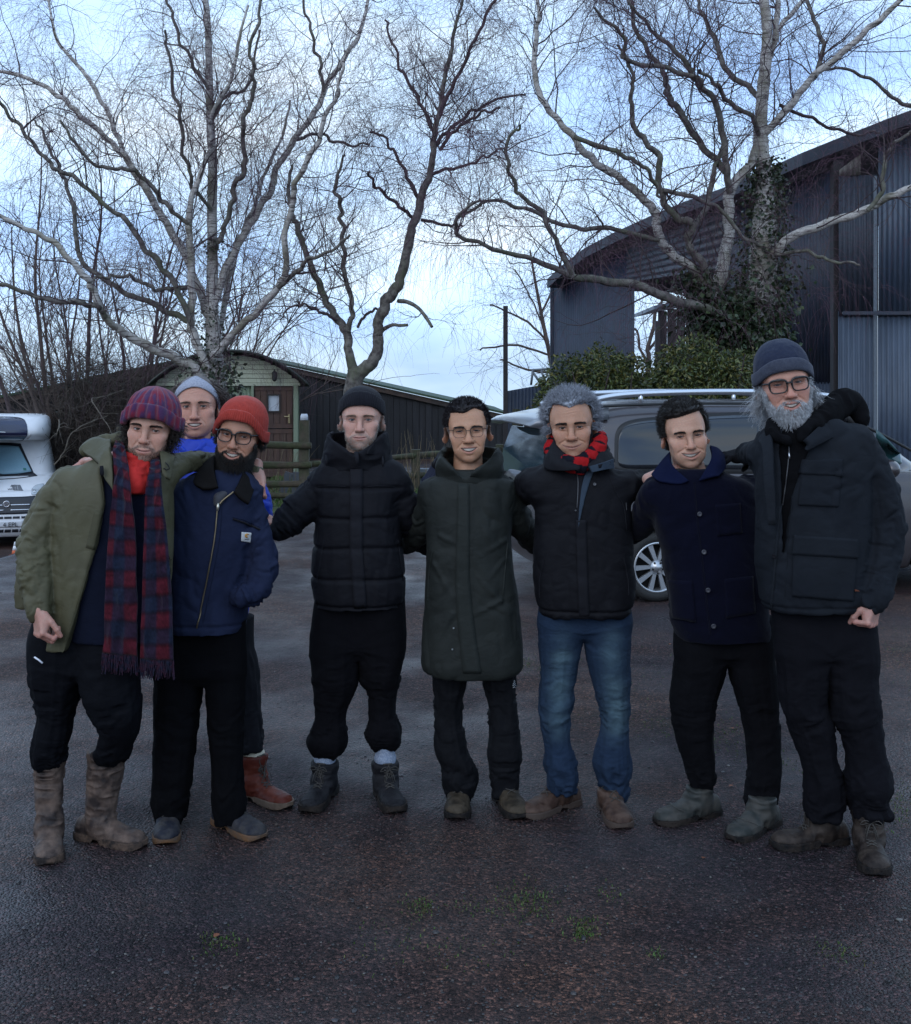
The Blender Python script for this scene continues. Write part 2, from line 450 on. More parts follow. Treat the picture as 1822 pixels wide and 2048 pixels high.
# ------------------------------------------------------------------ ground
def ground_material():
    m = bpy.data.materials.new('wet_gravel'); m.use_nodes = True
    t = m.node_tree; b = t.nodes['Principled BSDF']; N = t.nodes.new; K = t.links.new
    tc_ = N('ShaderNodeTexCoord').outputs['Object']
    def noise(sc, det=4, rough=.55, st=None):
        n = N('ShaderNodeTexNoise'); n.inputs['Scale'].default_value = sc; n.inputs['Detail'].default_value = det; n.inputs['Roughness'].default_value = rough
        if st:
            q = N('ShaderNodeMapping'); q.inputs['Scale'].default_value = st; K(tc_, q.inputs[0]); K(q.outputs[0], n.inputs['Vector'])
        else: K(tc_, n.inputs['Vector'])
        return n.outputs['Fac']
    def ramp(src, stops):
        r = N('ShaderNodeValToRGB'); ramp_set(r, stops); K(src, r.inputs[0]); return r.outputs[0]
    def mix(f, a, c, mode='MIX'):
        x = N('ShaderNodeMix'); x.data_type = 'RGBA'; x.blend_type = mode
        if isinstance(f, float): x.inputs[0].default_value = f
        else: K(f, x.inputs[0])
        for s_, v in ((6, a), (7, c)):
            if isinstance(v, tuple): x.inputs[s_].default_value = (*v, 1)
            else: K(v, x.inputs[s_])
        return x.outputs[2]
    base = ramp(noise(.55, 5), [(.34, (.0165, .0115, .0165)), (.5, (.027, .0175, .021)), (.64, (.043, .0255, .0225))])
    dirt = ramp(noise(.42, 5, .6), [(.44, (0, 0, 0)), (.60, (1, 1, 1))])
    base = mix(dirt, base, (.056, .0315, .0245))
    v1 = N('ShaderNodeTexVoronoi'); v1.inputs['Scale'].default_value = 95; K(tc_, v1.inputs['Vector'])
    v2 = N('ShaderNodeTexVoronoi'); v2.inputs['Scale'].default_value = 190; K(tc_, v2.inputs['Vector'])
    s1 = N('ShaderNodeSeparateColor'); K(v1.outputs['Color'], s1.inputs[0])
    s2 = N('ShaderNodeSeparateColor'); K(v2.outputs['Color'], s2.inputs[0])
    g1 = ramp(s1.outputs[0], [(0, (.22, .21, .23)), (.28, (.55, .52, .54)), (.55, (1.0, .95, .95)), (.86, (1.5, 1.32, 1.25)), (.975, (3.2, 2.8, 2.5))])
    g2 = ramp(s2.outputs[0], [(0, (.55, .55, .55)), (.6, (1.0, 1.0, 1.0)), (1, (1.7, 1.6, 1.5))])
    c = mix(1.0, mix(1.0, base, g1, 'MULTIPLY'), g2, 'MULTIPLY')
    moss = ramp(noise(.9, 5, .65), [(.60, (0, 0, 0)), (.72, (1, 1, 1))])
    c = mix(moss, c, mix(.35, c, (.030, .040, .014)))
    wet = ramp(noise(.62, 6, .62), [(.42, (0, 0, 0)), (.66, (1, 1, 1))])
    c = mix(wet, c, mix(1.0, c, (.62, .62, .66), 'MULTIPLY'))
    K(c, b.inputs['Base Color'])
    rr = N('ShaderNodeMapRange'); rr.inputs[3].default_value = .68; rr.inputs[4].default_value = .24; K(wet, rr.inputs[0]); K(rr.outputs[0], b.inputs['Roughness'])
    sp_ = N('ShaderNodeMapRange'); sp_.inputs[3].default_value = .22; sp_.inputs[4].default_value = .55; K(wet, sp_.inputs[0]); K(sp_.outputs[0], b.inputs['Specular IOR Level'])
    def bump(h, st, dist, prev=None):
        x = N('ShaderNodeBump'); x.inputs['Strength'].default_value = st; x.inputs['Distance'].default_value = dist; K(h, x.inputs['Height'])
        if prev is not None: K(prev, x.inputs['Normal'])
        return x
    b0 = bump(noise(7, 4), .35, .03)
    b1 = bump(v1.outputs['Distance'], .75, .016, b0.outputs[0]); b1.invert = True
    b2 = bump(v2.outputs['Distance'], .55, .005, b1.outputs[0]); b2.invert = True
    for q_, hi in ((b1, 1.0), (b2, .75)):
        z_ = N('ShaderNodeMapRange'); z_.inputs[3].default_value = hi; z_.inputs[4].default_value = .30; K(wet, z_.inputs[0]); K(z_.outputs[0], q_.inputs['Strength'])
    K(b2.outputs[0], b.inputs['Normal'])
    return m
M_ground = ground_material()
xs = np.unique(np.concatenate((np.linspace(-60, -12, 13), np.linspace(-12, 12, 97), np.linspace(12, 60, 13), [-900, -300, 300, 900])))
ys = np.unique(np.concatenate((np.linspace(-12, 2, 8), np.linspace(2, 30, 113), np.linspace(30, 90, 16), [-300, 200, 500, 1500])))
GX, GY = np.meshgrid(xs, ys)
def field_fall(x, y): return -np.clip(y - 34, 0, 2000) * .047
GZ = gz(GX, GY) + field_fall(GX, GY) + .018 * fbm(np.stack((GX * .5, GY * .5, 0 * GX), -1), 3, 2) * (np.abs(GX) < 20) * (GY < 40)
def ground_z(x, y): return gz(x, y) + field_fall(np.asarray(x, float), np.asarray(y, float)) + .018 * fbm(np.stack((np.asarray(x) * .5, np.asarray(y) * .5, 0 * np.asarray(x)), -1), 3, 2)
I = np.arange(GX.size).reshape(GX.shape)
mk('ground', np.stack((GX, GY, GZ), -1).reshape(-1, 3), np.stack((I[:-1, :-1], I[:-1, 1:], I[1:, 1:], I[1:, :-1]), -1).reshape(-1, 4), M_ground, kind='structure')
# loose stones bedded in the yard
def icos():
    t = (1 + 5 ** .5) / 2
    v = norm(np.array([(-1, t, 0), (1, t, 0), (-1, -t, 0), (1, -t, 0), (0, -1, t), (0, 1, t), (0, -1, -t), (0, 1, -t), (t, 0, -1), (t, 0, 1), (-t, 0, -1), (-t, 0, 1)], float))
    f = [(0, 11, 5), (0, 5, 1), (0, 1, 7), (0, 7, 10), (0, 10, 11), (1, 5, 9), (5, 11, 4), (11, 10, 2), (10, 7, 6), (7, 1, 8), (3, 9, 4), (3, 4, 2), (3, 2, 6), (3, 6, 8), (3, 8, 9), (4, 9, 5), (2, 4, 11), (6, 2, 10), (8, 6, 7), (9, 8, 1)]
    return v, np.array(f)
iv, if_ = icos()
n = 14000
d_ = 3.15 + rng.random(n) ** 1.4 * 9
x_ = rng.uniform(-.45, .45, n) * d_
sz = rng.uniform(.0022, .0055, n) * (1 + (rng.random(n) > .985) * 1.2)
sc3 = sz[:, None] * rng.uniform(.6, 1.3, (n, 3)) * (1, 1, .6)
SV = iv[None] * sc3[:, None, :] * rng.uniform(.8, 1.2, (n, 12, 1)) + np.stack((x_, d_, ground_z(x_, d_) + sz * .15), 1)[:, None]
SF = (if_[None] + (np.arange(n) * 12)[:, None, None]).reshape(-1, 3)
sc_ = np.array([(.03, .026, .027), (.05, .034, .028), (.016, .016, .018), (.10, .09, .08), (.035, .031, .035)])[rng.choice(5, n, p=[.34, .24, .26, .03, .13])]
mk('gravel', SV.reshape(-1, 3), SF, mat('gravel_stone', vcol=True, rough=.45, spec=.5), smooth=False, col=np.repeat(sc_, 12, 0), kind='stuff')

def blades(name, P, h, m, cols, lean=.5, w=.004, seed=1, parent=None, kind='stuff'):
    r = np.random.default_rng(seed); n = len(P)
    a = r.uniform(0, 6.28, n); hh = h * r.uniform(.5, 1.25, n); dx = np.stack((np.cos(a), np.sin(a), 0 * a), 1); sd_ = np.stack((-np.sin(a), np.cos(a), 0 * a), 1)
    le = r.uniform(.1, 1, n) * lean
    ww = (w * r.uniform(.6, 1.3, n))[:, None]
    p1 = P + dx * (hh * le * .35)[:, None] + np.array((0, 0, 1.0)) * (hh * .6)[:, None]; p2 = P + dx * (hh * le)[:, None] + np.array((0, 0, 1.0)) * (hh * (1 - .4 * le))[:, None]
    V = np.stack((P - sd_ * ww, P + sd_ * ww, p1 + sd_ * ww * .8, p1 - sd_ * ww * .8, p2), 1)
    b = (np.arange(n) * 5)[:, None]
    q = [tuple(x) for x in (b + np.array((0, 1, 2, 3)))] + [tuple(x) for x in (b + np.array((3, 2, 4)))]
    C = np.array(cols)[r.choice(len(cols), n)] * r.uniform(.7, 1.25, (n, 1))
    return mk(name, V.reshape(-1, 3), q, m, parent, False, col=np.repeat(C, 5, 0), kind=kind)
M_grass = mat('grass_blade', vcol=True, rough=.6, spec=.3)
GC = [(.045, .085, .016), (.06, .105, .02), (.035, .06, .014), (.09, .09, .03)]
pts = []
for px, py, r_, n_ in ((838, 1815, .032, 130), (1065, 1800, .05, 150), (1035, 1812, .06, 110), (1163, 1866, .024, 130), (1170, 1848, .03, 80), (935, 1815, .03, 40), (1315, 1908, .02, 40), (1680, 1905, .035, 70), (435, 1885, .035, 120), (1045, 1330, .10, 260), (760, 1885, .08, 60), (920, 1900, .08, 50), (1220, 1790, .03, 40),
                     (1440, 1478, .14, 300), (1800, 1618, .12, 420), (1690, 1580, .05, 100), (1305, 1445, .18, 130), (1560, 1530, .06, 60), (1780, 1310, .5, 260), (1300, 1330, .5, 120)):
    d0 = CH * F / (py - HZ); c0 = W(px, py, d0)
    q = rng.normal(0, 1, (n_, 2)) * r_ * (1, 1.3) + c0[:2]
    pts.append(np.column_stack((q, ground_z(q[:, 0], q[:, 1]) - .002)))
blades('grass', np.vstack(pts), .013, M_grass, GC, 1.0, .0022, 3)
# a few fallen leaves
for px, py, lab in ((1465, 1461, 'reddish dead leaf on the gravel between the legs of the navy-jacket man'), (433, 1876, 'brown dead leaf beside a tiny green tuft at the front of the yard'),
                    (1462, 1578, 'small pale dead leaf by the rubber boots of the navy-jacket man'), (1407, 1720, 'small dead leaf on bare gravel in front of the rubber boots'), (1340, 1290, 'small dead leaf on the gravel behind the jeans, below the car wheel')):
    d0 = CH * F / (py - HZ); c0 = W(px, py, d0); c0[2] = ground_z(c0[0], c0[1]) + .006
    a = rng.uniform(0, 6.28); L_ = rng.uniform(.018, .026)
    u = np.array((math.cos(a), math.sin(a), .1)); v = np.array((-math.sin(a), math.cos(a), .0))
    prof = [(0, .0), (.25, .3), (.55, .42), (.8, .25), (1, 0)]
    V = [c0 + u * L_ * (t - .5) + s_ * v * L_ * w_ + np.array((0, 0, .25 * L_ * w_ * abs(s_))) for t, w_ in prof for s_ in (-1, 0, 1)]
    fc = [(3 * i + k, 3 * i + k + 1, 3 * i + k + 4, 3 * i + k + 3) for i in range(4) for k in (0, 1)]
    tag(mk('fallen_leaf', V, fc, mat('dead_leaf', col=(.16, .05, .02), rough=.7), smooth=True), lab, 'leaf', 'dead leaves on the yard')

# ------------------------------------------------------------------ grass verge, fence
vp = [(-4.3, 17.1), (-2.6, 17.0), (-.2, 17.6), (1.2, 19.5), (1.6, 23), (1.6, 33), (-6.4, 33), (-6.0, 24), (-5.2, 20)]
V = [(x, y, gz(x, y) + .05) for x, y in vp] + [(x * 1.0, y - .12, gz(x, y) - .05) for x, y in vp]
k = len(vp)
mk('grass_verge', V, [tuple(range(k))] + [(i + k, (i + 1) % k + k, (i + 1) % k, i) for i in range(k)], mat('turf', col=(.03, .045, .014), col2=(.055, .075, .022), vscale=3, rough=.9), smooth=False, kind='structure')
q = np.column_stack((rng.uniform(-3.6, 1.0, 16000), rng.uniform(17.05, 23, 16000)))
q = q[(q[:, 1] > 17.0 + np.clip(q[:, 0] + .2, 0, 9) * 1.3)]
blades('grass', np.column_stack((q, np.full(len(q), .05))), .075, M_grass, [(.05, .10, .018), (.07, .125, .026), (.04, .07, .016), (.10, .10, .04)], .9, .006, 5)
M_log = mat('mossy_timber', col=(.075, .058, .038), col2=(.055, .06, .026), vscale=6, stretch=(1, 1, 1), var=.3, rough=.85, bump=.5, bscale=45)
M_post = mat('weathered_post', col=(.085, .07, .05), col2=(.06, .062, .035), vscale=9, var=.25, rough=.85, bump=.5, bscale=50)
fe = empty('post_and_rail_fence', (W(608, 1010, 18)[0], 18, 0), 'weathered post and rail fence of mossy half-round logs before the green hut', 'fence')
A0 = W(608, 1010, 18.0)[:2]; Lft = np.array((-5.6, 18.4)); Rgt = W(1000, 895, 22.0)[:2]
def log(name, a, b, r, m, par, seed, n=10):
    t = np.linspace(0, 1, n); P = np.asarray(a) + (np.asarray(b) - a) * t[:, None]
    P = P + np.column_stack((0 * t, 0 * t, .02 * np.sin(t * 5 + seed)))
    V, Fc = tube(P, r * (1 + .08 * np.sin(t * 17 + seed)), 9); return mk(name, V, Fc, m, par)
for i, zz in enumerate((.95, .64, .33, .14)):
    log('rail', (*Lft, zz + .02), (A0[0] + .12, A0[1] - .08, zz - .01), .055 if i < 3 else .045, M_log, fe, i)
for i, zz in enumerate((.64, .28)):
    log('rail', (A0[0] - .06, A0[1] + .02, zz), (*Rgt, zz), .05, M_log, fe, 4 + i)
pw = [(A0[0], A0[1], 1.31)]
for t in (.45, .9): pw.append((*(A0 + (Lft - A0) * t), 1.2))
for t in (.52, 1.0): pw.append((*(A0 + (Rgt - A0) * t), .75))
for x, y, h_ in pw:
    mb = MB(); mb.box((x, y + .05, h_ / 2), (.15, .13, h_)); mb.build('post', M_post, fe)
mb = MB(); mb.tube([(A0[0], A0[1] + .03, 1.312), (A0[0], A0[1] + .03, 1.37), (A0[0], A0[1] + .03, 1.41)], [.062, .06, .045], 12)
tag(mb.build('plastic_cap', mat('white_plastic', col=(.62, .66, .72), rough=.4), None, True), 'white plastic pot upturned on top of the tall fence post', 'cap')
# concrete block, slates and dry stalks by the fence
mb = MB(); mb.box((W(857, 930, 21)[0], 20.4, .25), (.5, .25, .30)); tag(mb.build('concrete_block', mat('pale_concrete', col=(.20, .22, .24), var=.15, rough=.9)), 'pale concrete block lying in the grass below the fence rail', 'block')
for i, (px, lab) in enumerate(((572, 'thin grey slate leaning upright under the fence, left'), (592, 'broken grey slate leaning between the fence rails'), (625, 'narrow grey slate propped at the foot of the fence post'))):
    c0 = W(px, 975, 18.6); mb = MB(); mb.box((c0[0], 18.6, .30), (.12, .03, .34), np.array(Matrix.Rotation(.3 - .25 * i, 3, 'Y'))); tag(mb.build('slate', mat('slate_grey', col=(.13, .14, .16), var=.2, rough=.7)), lab, 'slate')
st = np.column_stack((rng.uniform(-1.3, .3, 60), rng.uniform(19.3, 21.5, 60), np.full(60, .05)))
st = np.vstack((st, np.column_stack((rng.uniform(-3.3, -2.3, 30), rng.uniform(18.3, 18.9, 30), np.full(30, .05)))))
V, Q = strands(st, np.tile((0, 0, 1.0), (len(st), 1)) + rng.normal(0, .08, (len(st), 3)), .95, 6, .05, -.1, .006, 5)
mk('dry_weeds', V, Q, mat('dry_stalk', col=(.20, .15, .09), rough=.8), kind='stuff')

# ------------------------------------------------------------------ black boarded barn
M_brd = [mat('black_board', col=(.0085, .009, .012), col2=(.015, .015, .019), vscale=3, stretch=(1, 1, .12), var=.4, rough=.75, bump=.4, bscale=20, bstretch=(6, 6, .6))]
DB = 30.0
M_dkb = mat('barn_dark', col=(.006, .006, .007), rough=.9)
bb = empty('black_barn', (W(450, 0, DB)[0], DB, 0), 'long low barn of black vertical boards with a green mossy roof edge', 'barn')
def roofz(px): return np.interp(px, [-60, 0, 450, 600, 1012], [WZ(808, DB), WZ(796, DB), WZ(704, DB), WZ(740, DB), WZ(830, DB)])
bw = .165; x0, x1 = W(250, 0, DB)[0], W(1012, 0, DB)[0]
i = 0
base_me = None
for x in np.arange(x0, x1, bw):
    if W(610, 0, DB)[0] - .9 > x > W(330, 0, DB)[0] + .4: i += 1; continue     # behind the hut
    off = .018 * (i % 2) + .006 * math.sin(i * 2.7)
    xa, xb = x + .004, x + bw - .004
    za, zb = [float(roofz(CX + q / DB * F)) - .05 for q in (xa, xb)]
    P = [(xa, DB - off, -.8), (xb, DB - off, -.8), (xb, DB + .03 - off, -.8), (xa, DB + .03 - off, -.8), (xa, DB - off, za), (xb, DB - off, zb), (xb, DB + .03 - off, zb), (xa, DB + .03 - off, za)]
    MB().hexa(P).build('board', M_brd[0], bb); i += 1
mb = MB(); mb.hexa([(x0, DB + .05, -.8), (x1, DB + .05, -.8), (x1, DB + 10, -.8), (x0, DB + 10, -.8), (x0, DB + .05, .6), (x1, DB + .05, .6), (x1, DB + 10, .6), (x0, DB + 10, .6)]); mb.build('plinth', M_brd[0], bb)
for pa_, pb_ in ((-40, 450), (450, 1012)):
    a_, b_ = W(pa_, 0, DB)[0], W(pb_, 0, DB)[0]; za, zb = float(roofz(pa_)) - .06, float(roofz(pb_)) - .06
    MB().hexa([(a_, DB + .06, -2.2), (b_, DB + .06, -2.2), (b_, DB + .12, -2.2), (a_, DB + .12, -2.2), (a_, DB + .06, za), (b_, DB + .06, zb), (b_, DB + .12, zb), (a_, DB + .12, za)]).build('inner_wall', M_dkb, bb)
M_moss = mat('mossy_roof_edge', col=(.018, .045, .032), col2=(.035, .06, .03), vscale=4, var=.3, rough=.9)
M_rust = mat('rusty_barge_board', col=(.065, .042, .032), col2=(.035, .028, .026), vscale=3, var=.3, rough=.85)
def slope(name, pa, pb, dz0, dz1, y0, y1, m):
    A, B = W(pa, 0, DB)[0], W(pb, 0, DB)[0]; zA, zB = float(roofz(pa)), float(roofz(pb))
    return MB().hexa([(A, y0, zA + dz0), (B, y0, zB + dz0), (B, y1, zB + dz0), (A, y1, zA + dz0), (A, y0, zA + dz1), (B, y0, zB + dz1), (B, y1, zB + dz1), (A, y1, zA + dz1)]).build(name, m, bb)
slope('barge_board', 450, 1016, -.14, -.01, DB - .10, DB - .06, M_rust); slope('barge_board', 0, 450, -.14, -.01, DB - .10, DB - .06, M_rust)
slope('roof', 450, 1020, -.005, .05, DB - .16, DB + 12, M_moss); slope('roof', -40, 450, -.005, .05, DB - .16, DB + 12, M_moss)

# ------------------------------------------------------------------ green hut
DH = 23.0
hx = W(457.5, 0, DH)[0]
hut = empty('shepherd_hut', (hx, DH, 0), 'green corrugated hut with cream boarded gable, curved roof and brown stable door', 'hut')
M_cream = mat('cream_paint', col=(.40, .42, .31), var=.08, rough=.6); M_green = mat('sage_green_tin', col=(.17, .215, .145), var=.10, rough=.5); M_gtrim = mat('sage_trim', col=(.22, .26, .18), rough=.6)
hw_ = (609 - 306) / 2 / F * DH; ze_ = WZ(768, DH); za_ = WZ(705, DH)
def arc(x): return ze_ + (za_ - ze_) * (1 - np.clip(np.abs(x) / hw_, 0, 1) ** 2.2)
zl_ = WZ(765, DH)
nb = 6; step = (za_ - .06 - zl_) / nb
for b_ in range(nb):
    zA, zB = zl_ + b_ * step, zl_ + (b_ + 1) * step - .006
    xs_ = np.linspace(-hw_ + .13, hw_ - .13, 41); top = np.minimum(zB, arc(xs_) - .05); ok = top > zA + .005
    if ok.sum() < 2: continue
    xk, tk = xs_[ok], top[ok]; mb = MB(); V = []
    for x, t_ in zip(xk, tk): V += [(hx + x, DH - .03, zA), (hx + x, DH - .012, t_), (hx + x, DH + .02, t_), (hx + x, DH + .02, zA)]
    n_ = len(xk); f = [(4 * i + j, 4 * i + (j + 1) % 4, 4 * i + 4 + (j + 1) % 4, 4 * i + 4 + j) for i in range(n_ - 1) for j in range(4)] + [(0, 1, 2, 3), tuple(4 * (n_ - 1) + i for i in (3, 2, 1, 0))]
    mk('gable_board', V, f, M_cream, hut, False)
mb = MB(); mb.box((hx, DH - .03, zl_ - .035), (2 * hw_ - .2, .06, .06)); mb.build('lintel', M_cream, hut)
def corrugated(name, pa, pb, z0, z1f, m, par, pitch=.076, amp=.010, spp=8, rows=2, horiz=False, wave_n=None, kind=None):
    """vertical corrugated sheet between two plan points; z1f gives the top edge at fraction t"""
    pa, pb = np.asarray(pa, float), np.asarray(pb, float); Ln = np.linalg.norm(pb - pa); u = (pb - pa) / Ln; nn = np.array((u[1], -u[0]))
    if not horiz:
        n_ = max(2, int(Ln / pitch * spp)); t = np.linspace(0, 1, n_ + 1); ph = np.cos(2 * math.pi * t * Ln / pitch) * amp
        P = pa + t[:, None] * (pb - pa) + nn * ph[:, None]
        zt = np.array([z1f(q) for q in t]); z0a = np.array([z0(q) for q in t]) if callable(z0) else np.full(n_ + 1, z0)
        R = [np.column_stack((P, z0a + (zt - z0a) * v)) for v in np.linspace(0, 1, rows)]
    else:
        z1_ = z1f(0); n_ = max(2, int((z1_ - z0) / pitch * spp)); v = np.linspace(0, 1, n_ + 1); ph = np.cos(2 * math.pi * v * (z1_ - z0) / pitch) * amp
        R = [np.array([(*(pa + t * (pb - pa) + nn * p_), z0 + (z1f(t) - z0) * q) for t in (0, .5, 1)]) for q, p_ in zip(v, ph)]
    G = np.array(R); m_, k_ = G.shape[:2]
    Bk = G + np.array((-nn[0], -nn[1], 0)) * .0025
    I = np.arange(m_ * k_).reshape(m_, k_); f = np.stack((I[:-1, :-1], I[:-1, 1:], I[1:, 1:], I[1:, :-1]), -1).reshape(-1, 4)
    K_ = m_ * k_; bl = np.concatenate((I[0], I[1:, -1], I[-1, -2::-1], I[-2:0:-1, 0])); e = np.roll(bl, -1)
    return mk(name, np.concatenate((G.reshape(-1, 3), Bk.reshape(-1, 3))), np.concatenate((f, f[:, ::-1] + K_, np.stack((e, bl, bl + K_, e + K_), 1))), m, par, True, kind=kind)
dx0, dx1 = W(507, 0, DH)[0], W(585, 0, DH)[0]
corrugated('tin_sheet', (hx - hw_ + .14, DH), (hx - .9, DH), .1, lambda t: zl_ - .06, M_green, hut); corrugated('tin_sheet', (hx - .9, DH), (dx0 - .03, DH), .1, lambda t: zl_ - .06, M_green, hut)
mb = MB(); mb.box(((dx1 + .05), DH - .03, zl_ / 2), (.085, .10, zl_ - .08)); mb.build('corner_post', M_gtrim, hut)
mb = MB(); mb.box(((dx0 - .03), DH - .02, zl_ / 2), (.05, .07, zl_ - .08)); mb.build('door_jamb', M_gtrim, hut)
M_door = mat('brown_painted_door', col=(.085, .043, .030), col2=(.065, .036, .028), vscale=5, stretch=(1, 1, .2), rough=.6)
dz0, dz1, dzm = WZ(955, DH), zl_ - .07, WZ(858, DH)
for nm, a, b in (('door_leaf', dz0, dzm - .008), ('door_leaf', dzm + .008, dz1)):
    w_ = (dx1 - dx0 - .01); np_ = 6
    mb = MB(); mb.box(((dx0 + dx1) / 2, DH + .03, (a + b) / 2), (w_, .03, b - a)); dl = mb.build(nm, M_door, hut)
    for i in range(np_):
        if a > dzm - .1 and i in (2, 3):
            segs = ((a + .09, WZ(822, DH) - .03), (WZ(791, DH) + .03, b - .09))
        else: segs = ((a + .09, b - .09),)
        for s0, s1 in segs:
            mb = MB(); mb.box((dx0 + .005 + (i + .5) * w_ / np_, DH + .006, (s0 + s1) / 2), (w_ / np_ - .012, .02, s1 - s0)); mb.build('plank', M_door, dl)
    for zz in (a + .045, b - .045):
        mb = MB(); mb.box(((dx0 + dx1) / 2, DH, zz), (w_, .035, .085)); mb.build('cross_rail', M_door, dl)
w0, w1, wz0, wz1 = W(536, 0, DH)[0], W(557, 0, DH)[0], WZ(822, DH), WZ(791, DH)
mb = MB()
for c, s_ in ((((w0 + w1) / 2, DH - .008, wz0 - .015), (w1 - w0 + .06, .05, .03)), (((w0 + w1) / 2, DH - .008, wz1 + .015), (w1 - w0 + .06, .05, .03)), ((w0 - .015, DH - .008, (wz0 + wz1) / 2), (.03, .05, wz1 - wz0)), ((w1 + .015, DH - .008, (wz0 + wz1) / 2), (.03, .05, wz1 - wz0))): mb.box(c, s_)
wd_ = mb.build('window', mat('dark_frame', col=(.03, .02, .017), rough=.6), hut)
mb = MB(); mb.box(((w0 + w1) / 2, DH + .006, (wz0 + wz1) / 2), (w1 - w0, .006, wz1 - wz0)); mb.build('pane', mat('frosted_pane', col=(.50, .53, .58), rough=.25), wd_)
hd = W(577, 838, DH); mb = MB(); mb.box((hd[0], DH - .03, hd[2]), (.035, .02, .18)); mb.tube([(hd[0], DH - .04, hd[2] + .04), (hd[0], DH - .09, hd[2] + .04), (hd[0] - .10, DH - .09, hd[2] + .045)], .012, 8); mb.build('door_handle', mat('brass', col=(.5, .38, .2), rough=.3, metal=.9), hut)
# curved roof with its overhang
M_hroof = mat('dark_green_roof', col=(.022, .028, .022), var=.2, rough=.55)
xs_ = np.linspace(-hw_ - .05, hw_ + .05, 41); V = []
for yy in (DH - .32, DH + 5):
    for x in xs_: V.append((hx + x, yy, float(arc(x)) - (.05 if abs(x) > hw_ else 0)))
    for x in xs_: V.append((hx + x, yy, float(arc(x)) + .055 - (.05 if abs(x) > hw_ else 0)))
k = len(xs_); f = []
for i in range(k - 1): f += [(i, i + 2 * k, i + 1 + 2 * k, i + 1), (k + i, k + i + 1, k + i + 1 + 2 * k, k + i + 2 * k), (i, i + 1, k + i + 1, k + i), (2 * k + i, 3 * k + i, 3 * k + i + 1, 2 * k + i + 1)]
f += [(0, k, 3 * k, 2 * k), (k - 1, 3 * k - 1, 4 * k - 1, 2 * k - 1)]
mk('roof', V, f, M_hroof, hut)
for sx in (-1, 1):
    mb = MB(); mb.box((hx + sx * (hw_ - .13), DH + 2.4, ze_ / 2), (.04, 4.7, ze_)); mb.build('side_wall', M_green, hut)
hut.rotation_euler = (0, 0, math.radians(12.5))
ln = W(547, 751, DH); mb = MB()
mb.box((ln[0], DH - .05, ln[2] + .02), (.05, .06, .10)); mb.tube([(ln[0], DH - .08, ln[2] + .11), (ln[0], DH - .16, ln[2] + .12), (ln[0], DH - .17, ln[2] + .06)], .012, 6)
mb.tube([(ln[0], DH - .17, ln[2] + .09), (ln[0], DH - .17, ln[2] + .06), (ln[0], DH - .17, ln[2] - .09), (ln[0], DH - .17, ln[2] - .12)], [.02, .055, .045, .015], 8); mb.build('wall_lantern', mat('black_iron', col=(.01, .01, .011), rough=.5), hut)

# ------------------------------------------------------------------ right-hand corrugated barn
barn = empty('corrugated_barn', (5.8, 18.2, 0), 'tall barn of dark blue-grey corrugated iron with curved roof behind the ivy tree', 'barn')
M_tinA = mat('dark_blue_tin', col=(.013, .020, .040), col2=(.021, .028, .048), vscale=1.3, var=.25, rough=.5, rvar=.12)
M_tinB = mat('grey_tin', col=(.050, .070, .108), col2=(.075, .095, .13), vscale=1.5, stretch=(1, 1, .3), var=.18, rough=.45)
M_tinA2 = mat('blue_grey_tin', col=(.020, .027, .048), col2=(.032, .036, .052), vscale=1.6, var=.3, rough=.5)
M_tinC = mat('rust_tin', col=(.026, .032, .052), col2=(.042, .036, .045), vscale=2, var=.3, rough=.6)
M_roof2 = mat('dark_roof_iron', col=(.022, .026, .042), col2=(.03, .036, .05), vscale=1.2, var=.25, rough=.5)
M_steel = mat('dark_steel', col=(.022, .017, .019), var=.2, rough=.6)
PA, PB = np.array((W(1105, 0, 26)[0], 26.0)), np.array((W(1662, 0, 18)[0], 18.0))
def on_wall(px):                                          # where a photograph column meets wall A
    k = (px - CX) / F; t = (k * PA[1] - PA[0]) / ((PB - PA)[0] - k * (PB - PA)[1]); return t, PA + t * (PB - PA)
tops = [(1105, 572), (1150, 548), (1200, 520), (1260, 492), (1330, 462), (1400, 434), (1480, 404), (1560, 372), (1620, 350), (1662, 338)]
TT = [(on_wall(x)[0], WZ(y, on_wall(x)[1][1])) for x, y in tops]
topA = lambda t: float(np.interp(t, [q[0] for q in TT], [q[1] for q in TT]))
LA = np.linalg.norm(PB - PA)
def seg(name, ta, tb, z0, z1, m, **kw):
    f = (lambda t: z1) if not callable(z1) else (lambda t: z1(ta + (tb - ta) * t))
    return corrugated(name, PA + ta * (PB - PA), PA + tb * (PB - PA), z0, f, m, barn, **kw)
tO, tO2 = on_wall(1268)[0], on_wall(1450)[0]
ns = 3
for i in range(ns): seg('tin_sheet', tO * i / ns, tO * (i + 1) / ns, -.3, lambda t: topA(t) - .02, M_tinA)
zO = lambda t: WZ(np.interp(t, [tO, tO2], [560, 500]), 22)
q0, q1 = on_wall(1258)[0], tO2
ztop_panel = topA(q0) - .03
corrugated('lintel_sheet', PA + q0 * (PB - PA) + (-.05, -.05), PA + q1 * (PB - PA) + (-.05, -.05), WZ(570, 23.6), lambda t: ztop_panel + (topA(q1) - .03 - ztop_panel) * t, mat('mid_grey_tin', col=(.045, .052, .068), var=.2, rough=.45), barn, pitch=.1, amp=.014, horiz=True)
ns = 6
for i in range(ns):
    a, b = tO2 + (1 - tO2) * i / ns, tO2 + (1 - tO2) * (i + 1) / ns
    seg('tin_sheet', a, b, -.2, lambda t: 1.9 + .0 * t, M_tinA)
    seg('tin_sheet', a, b, 1.88, lambda t: topA(t) - .02, M_tinA2, amp=.014)
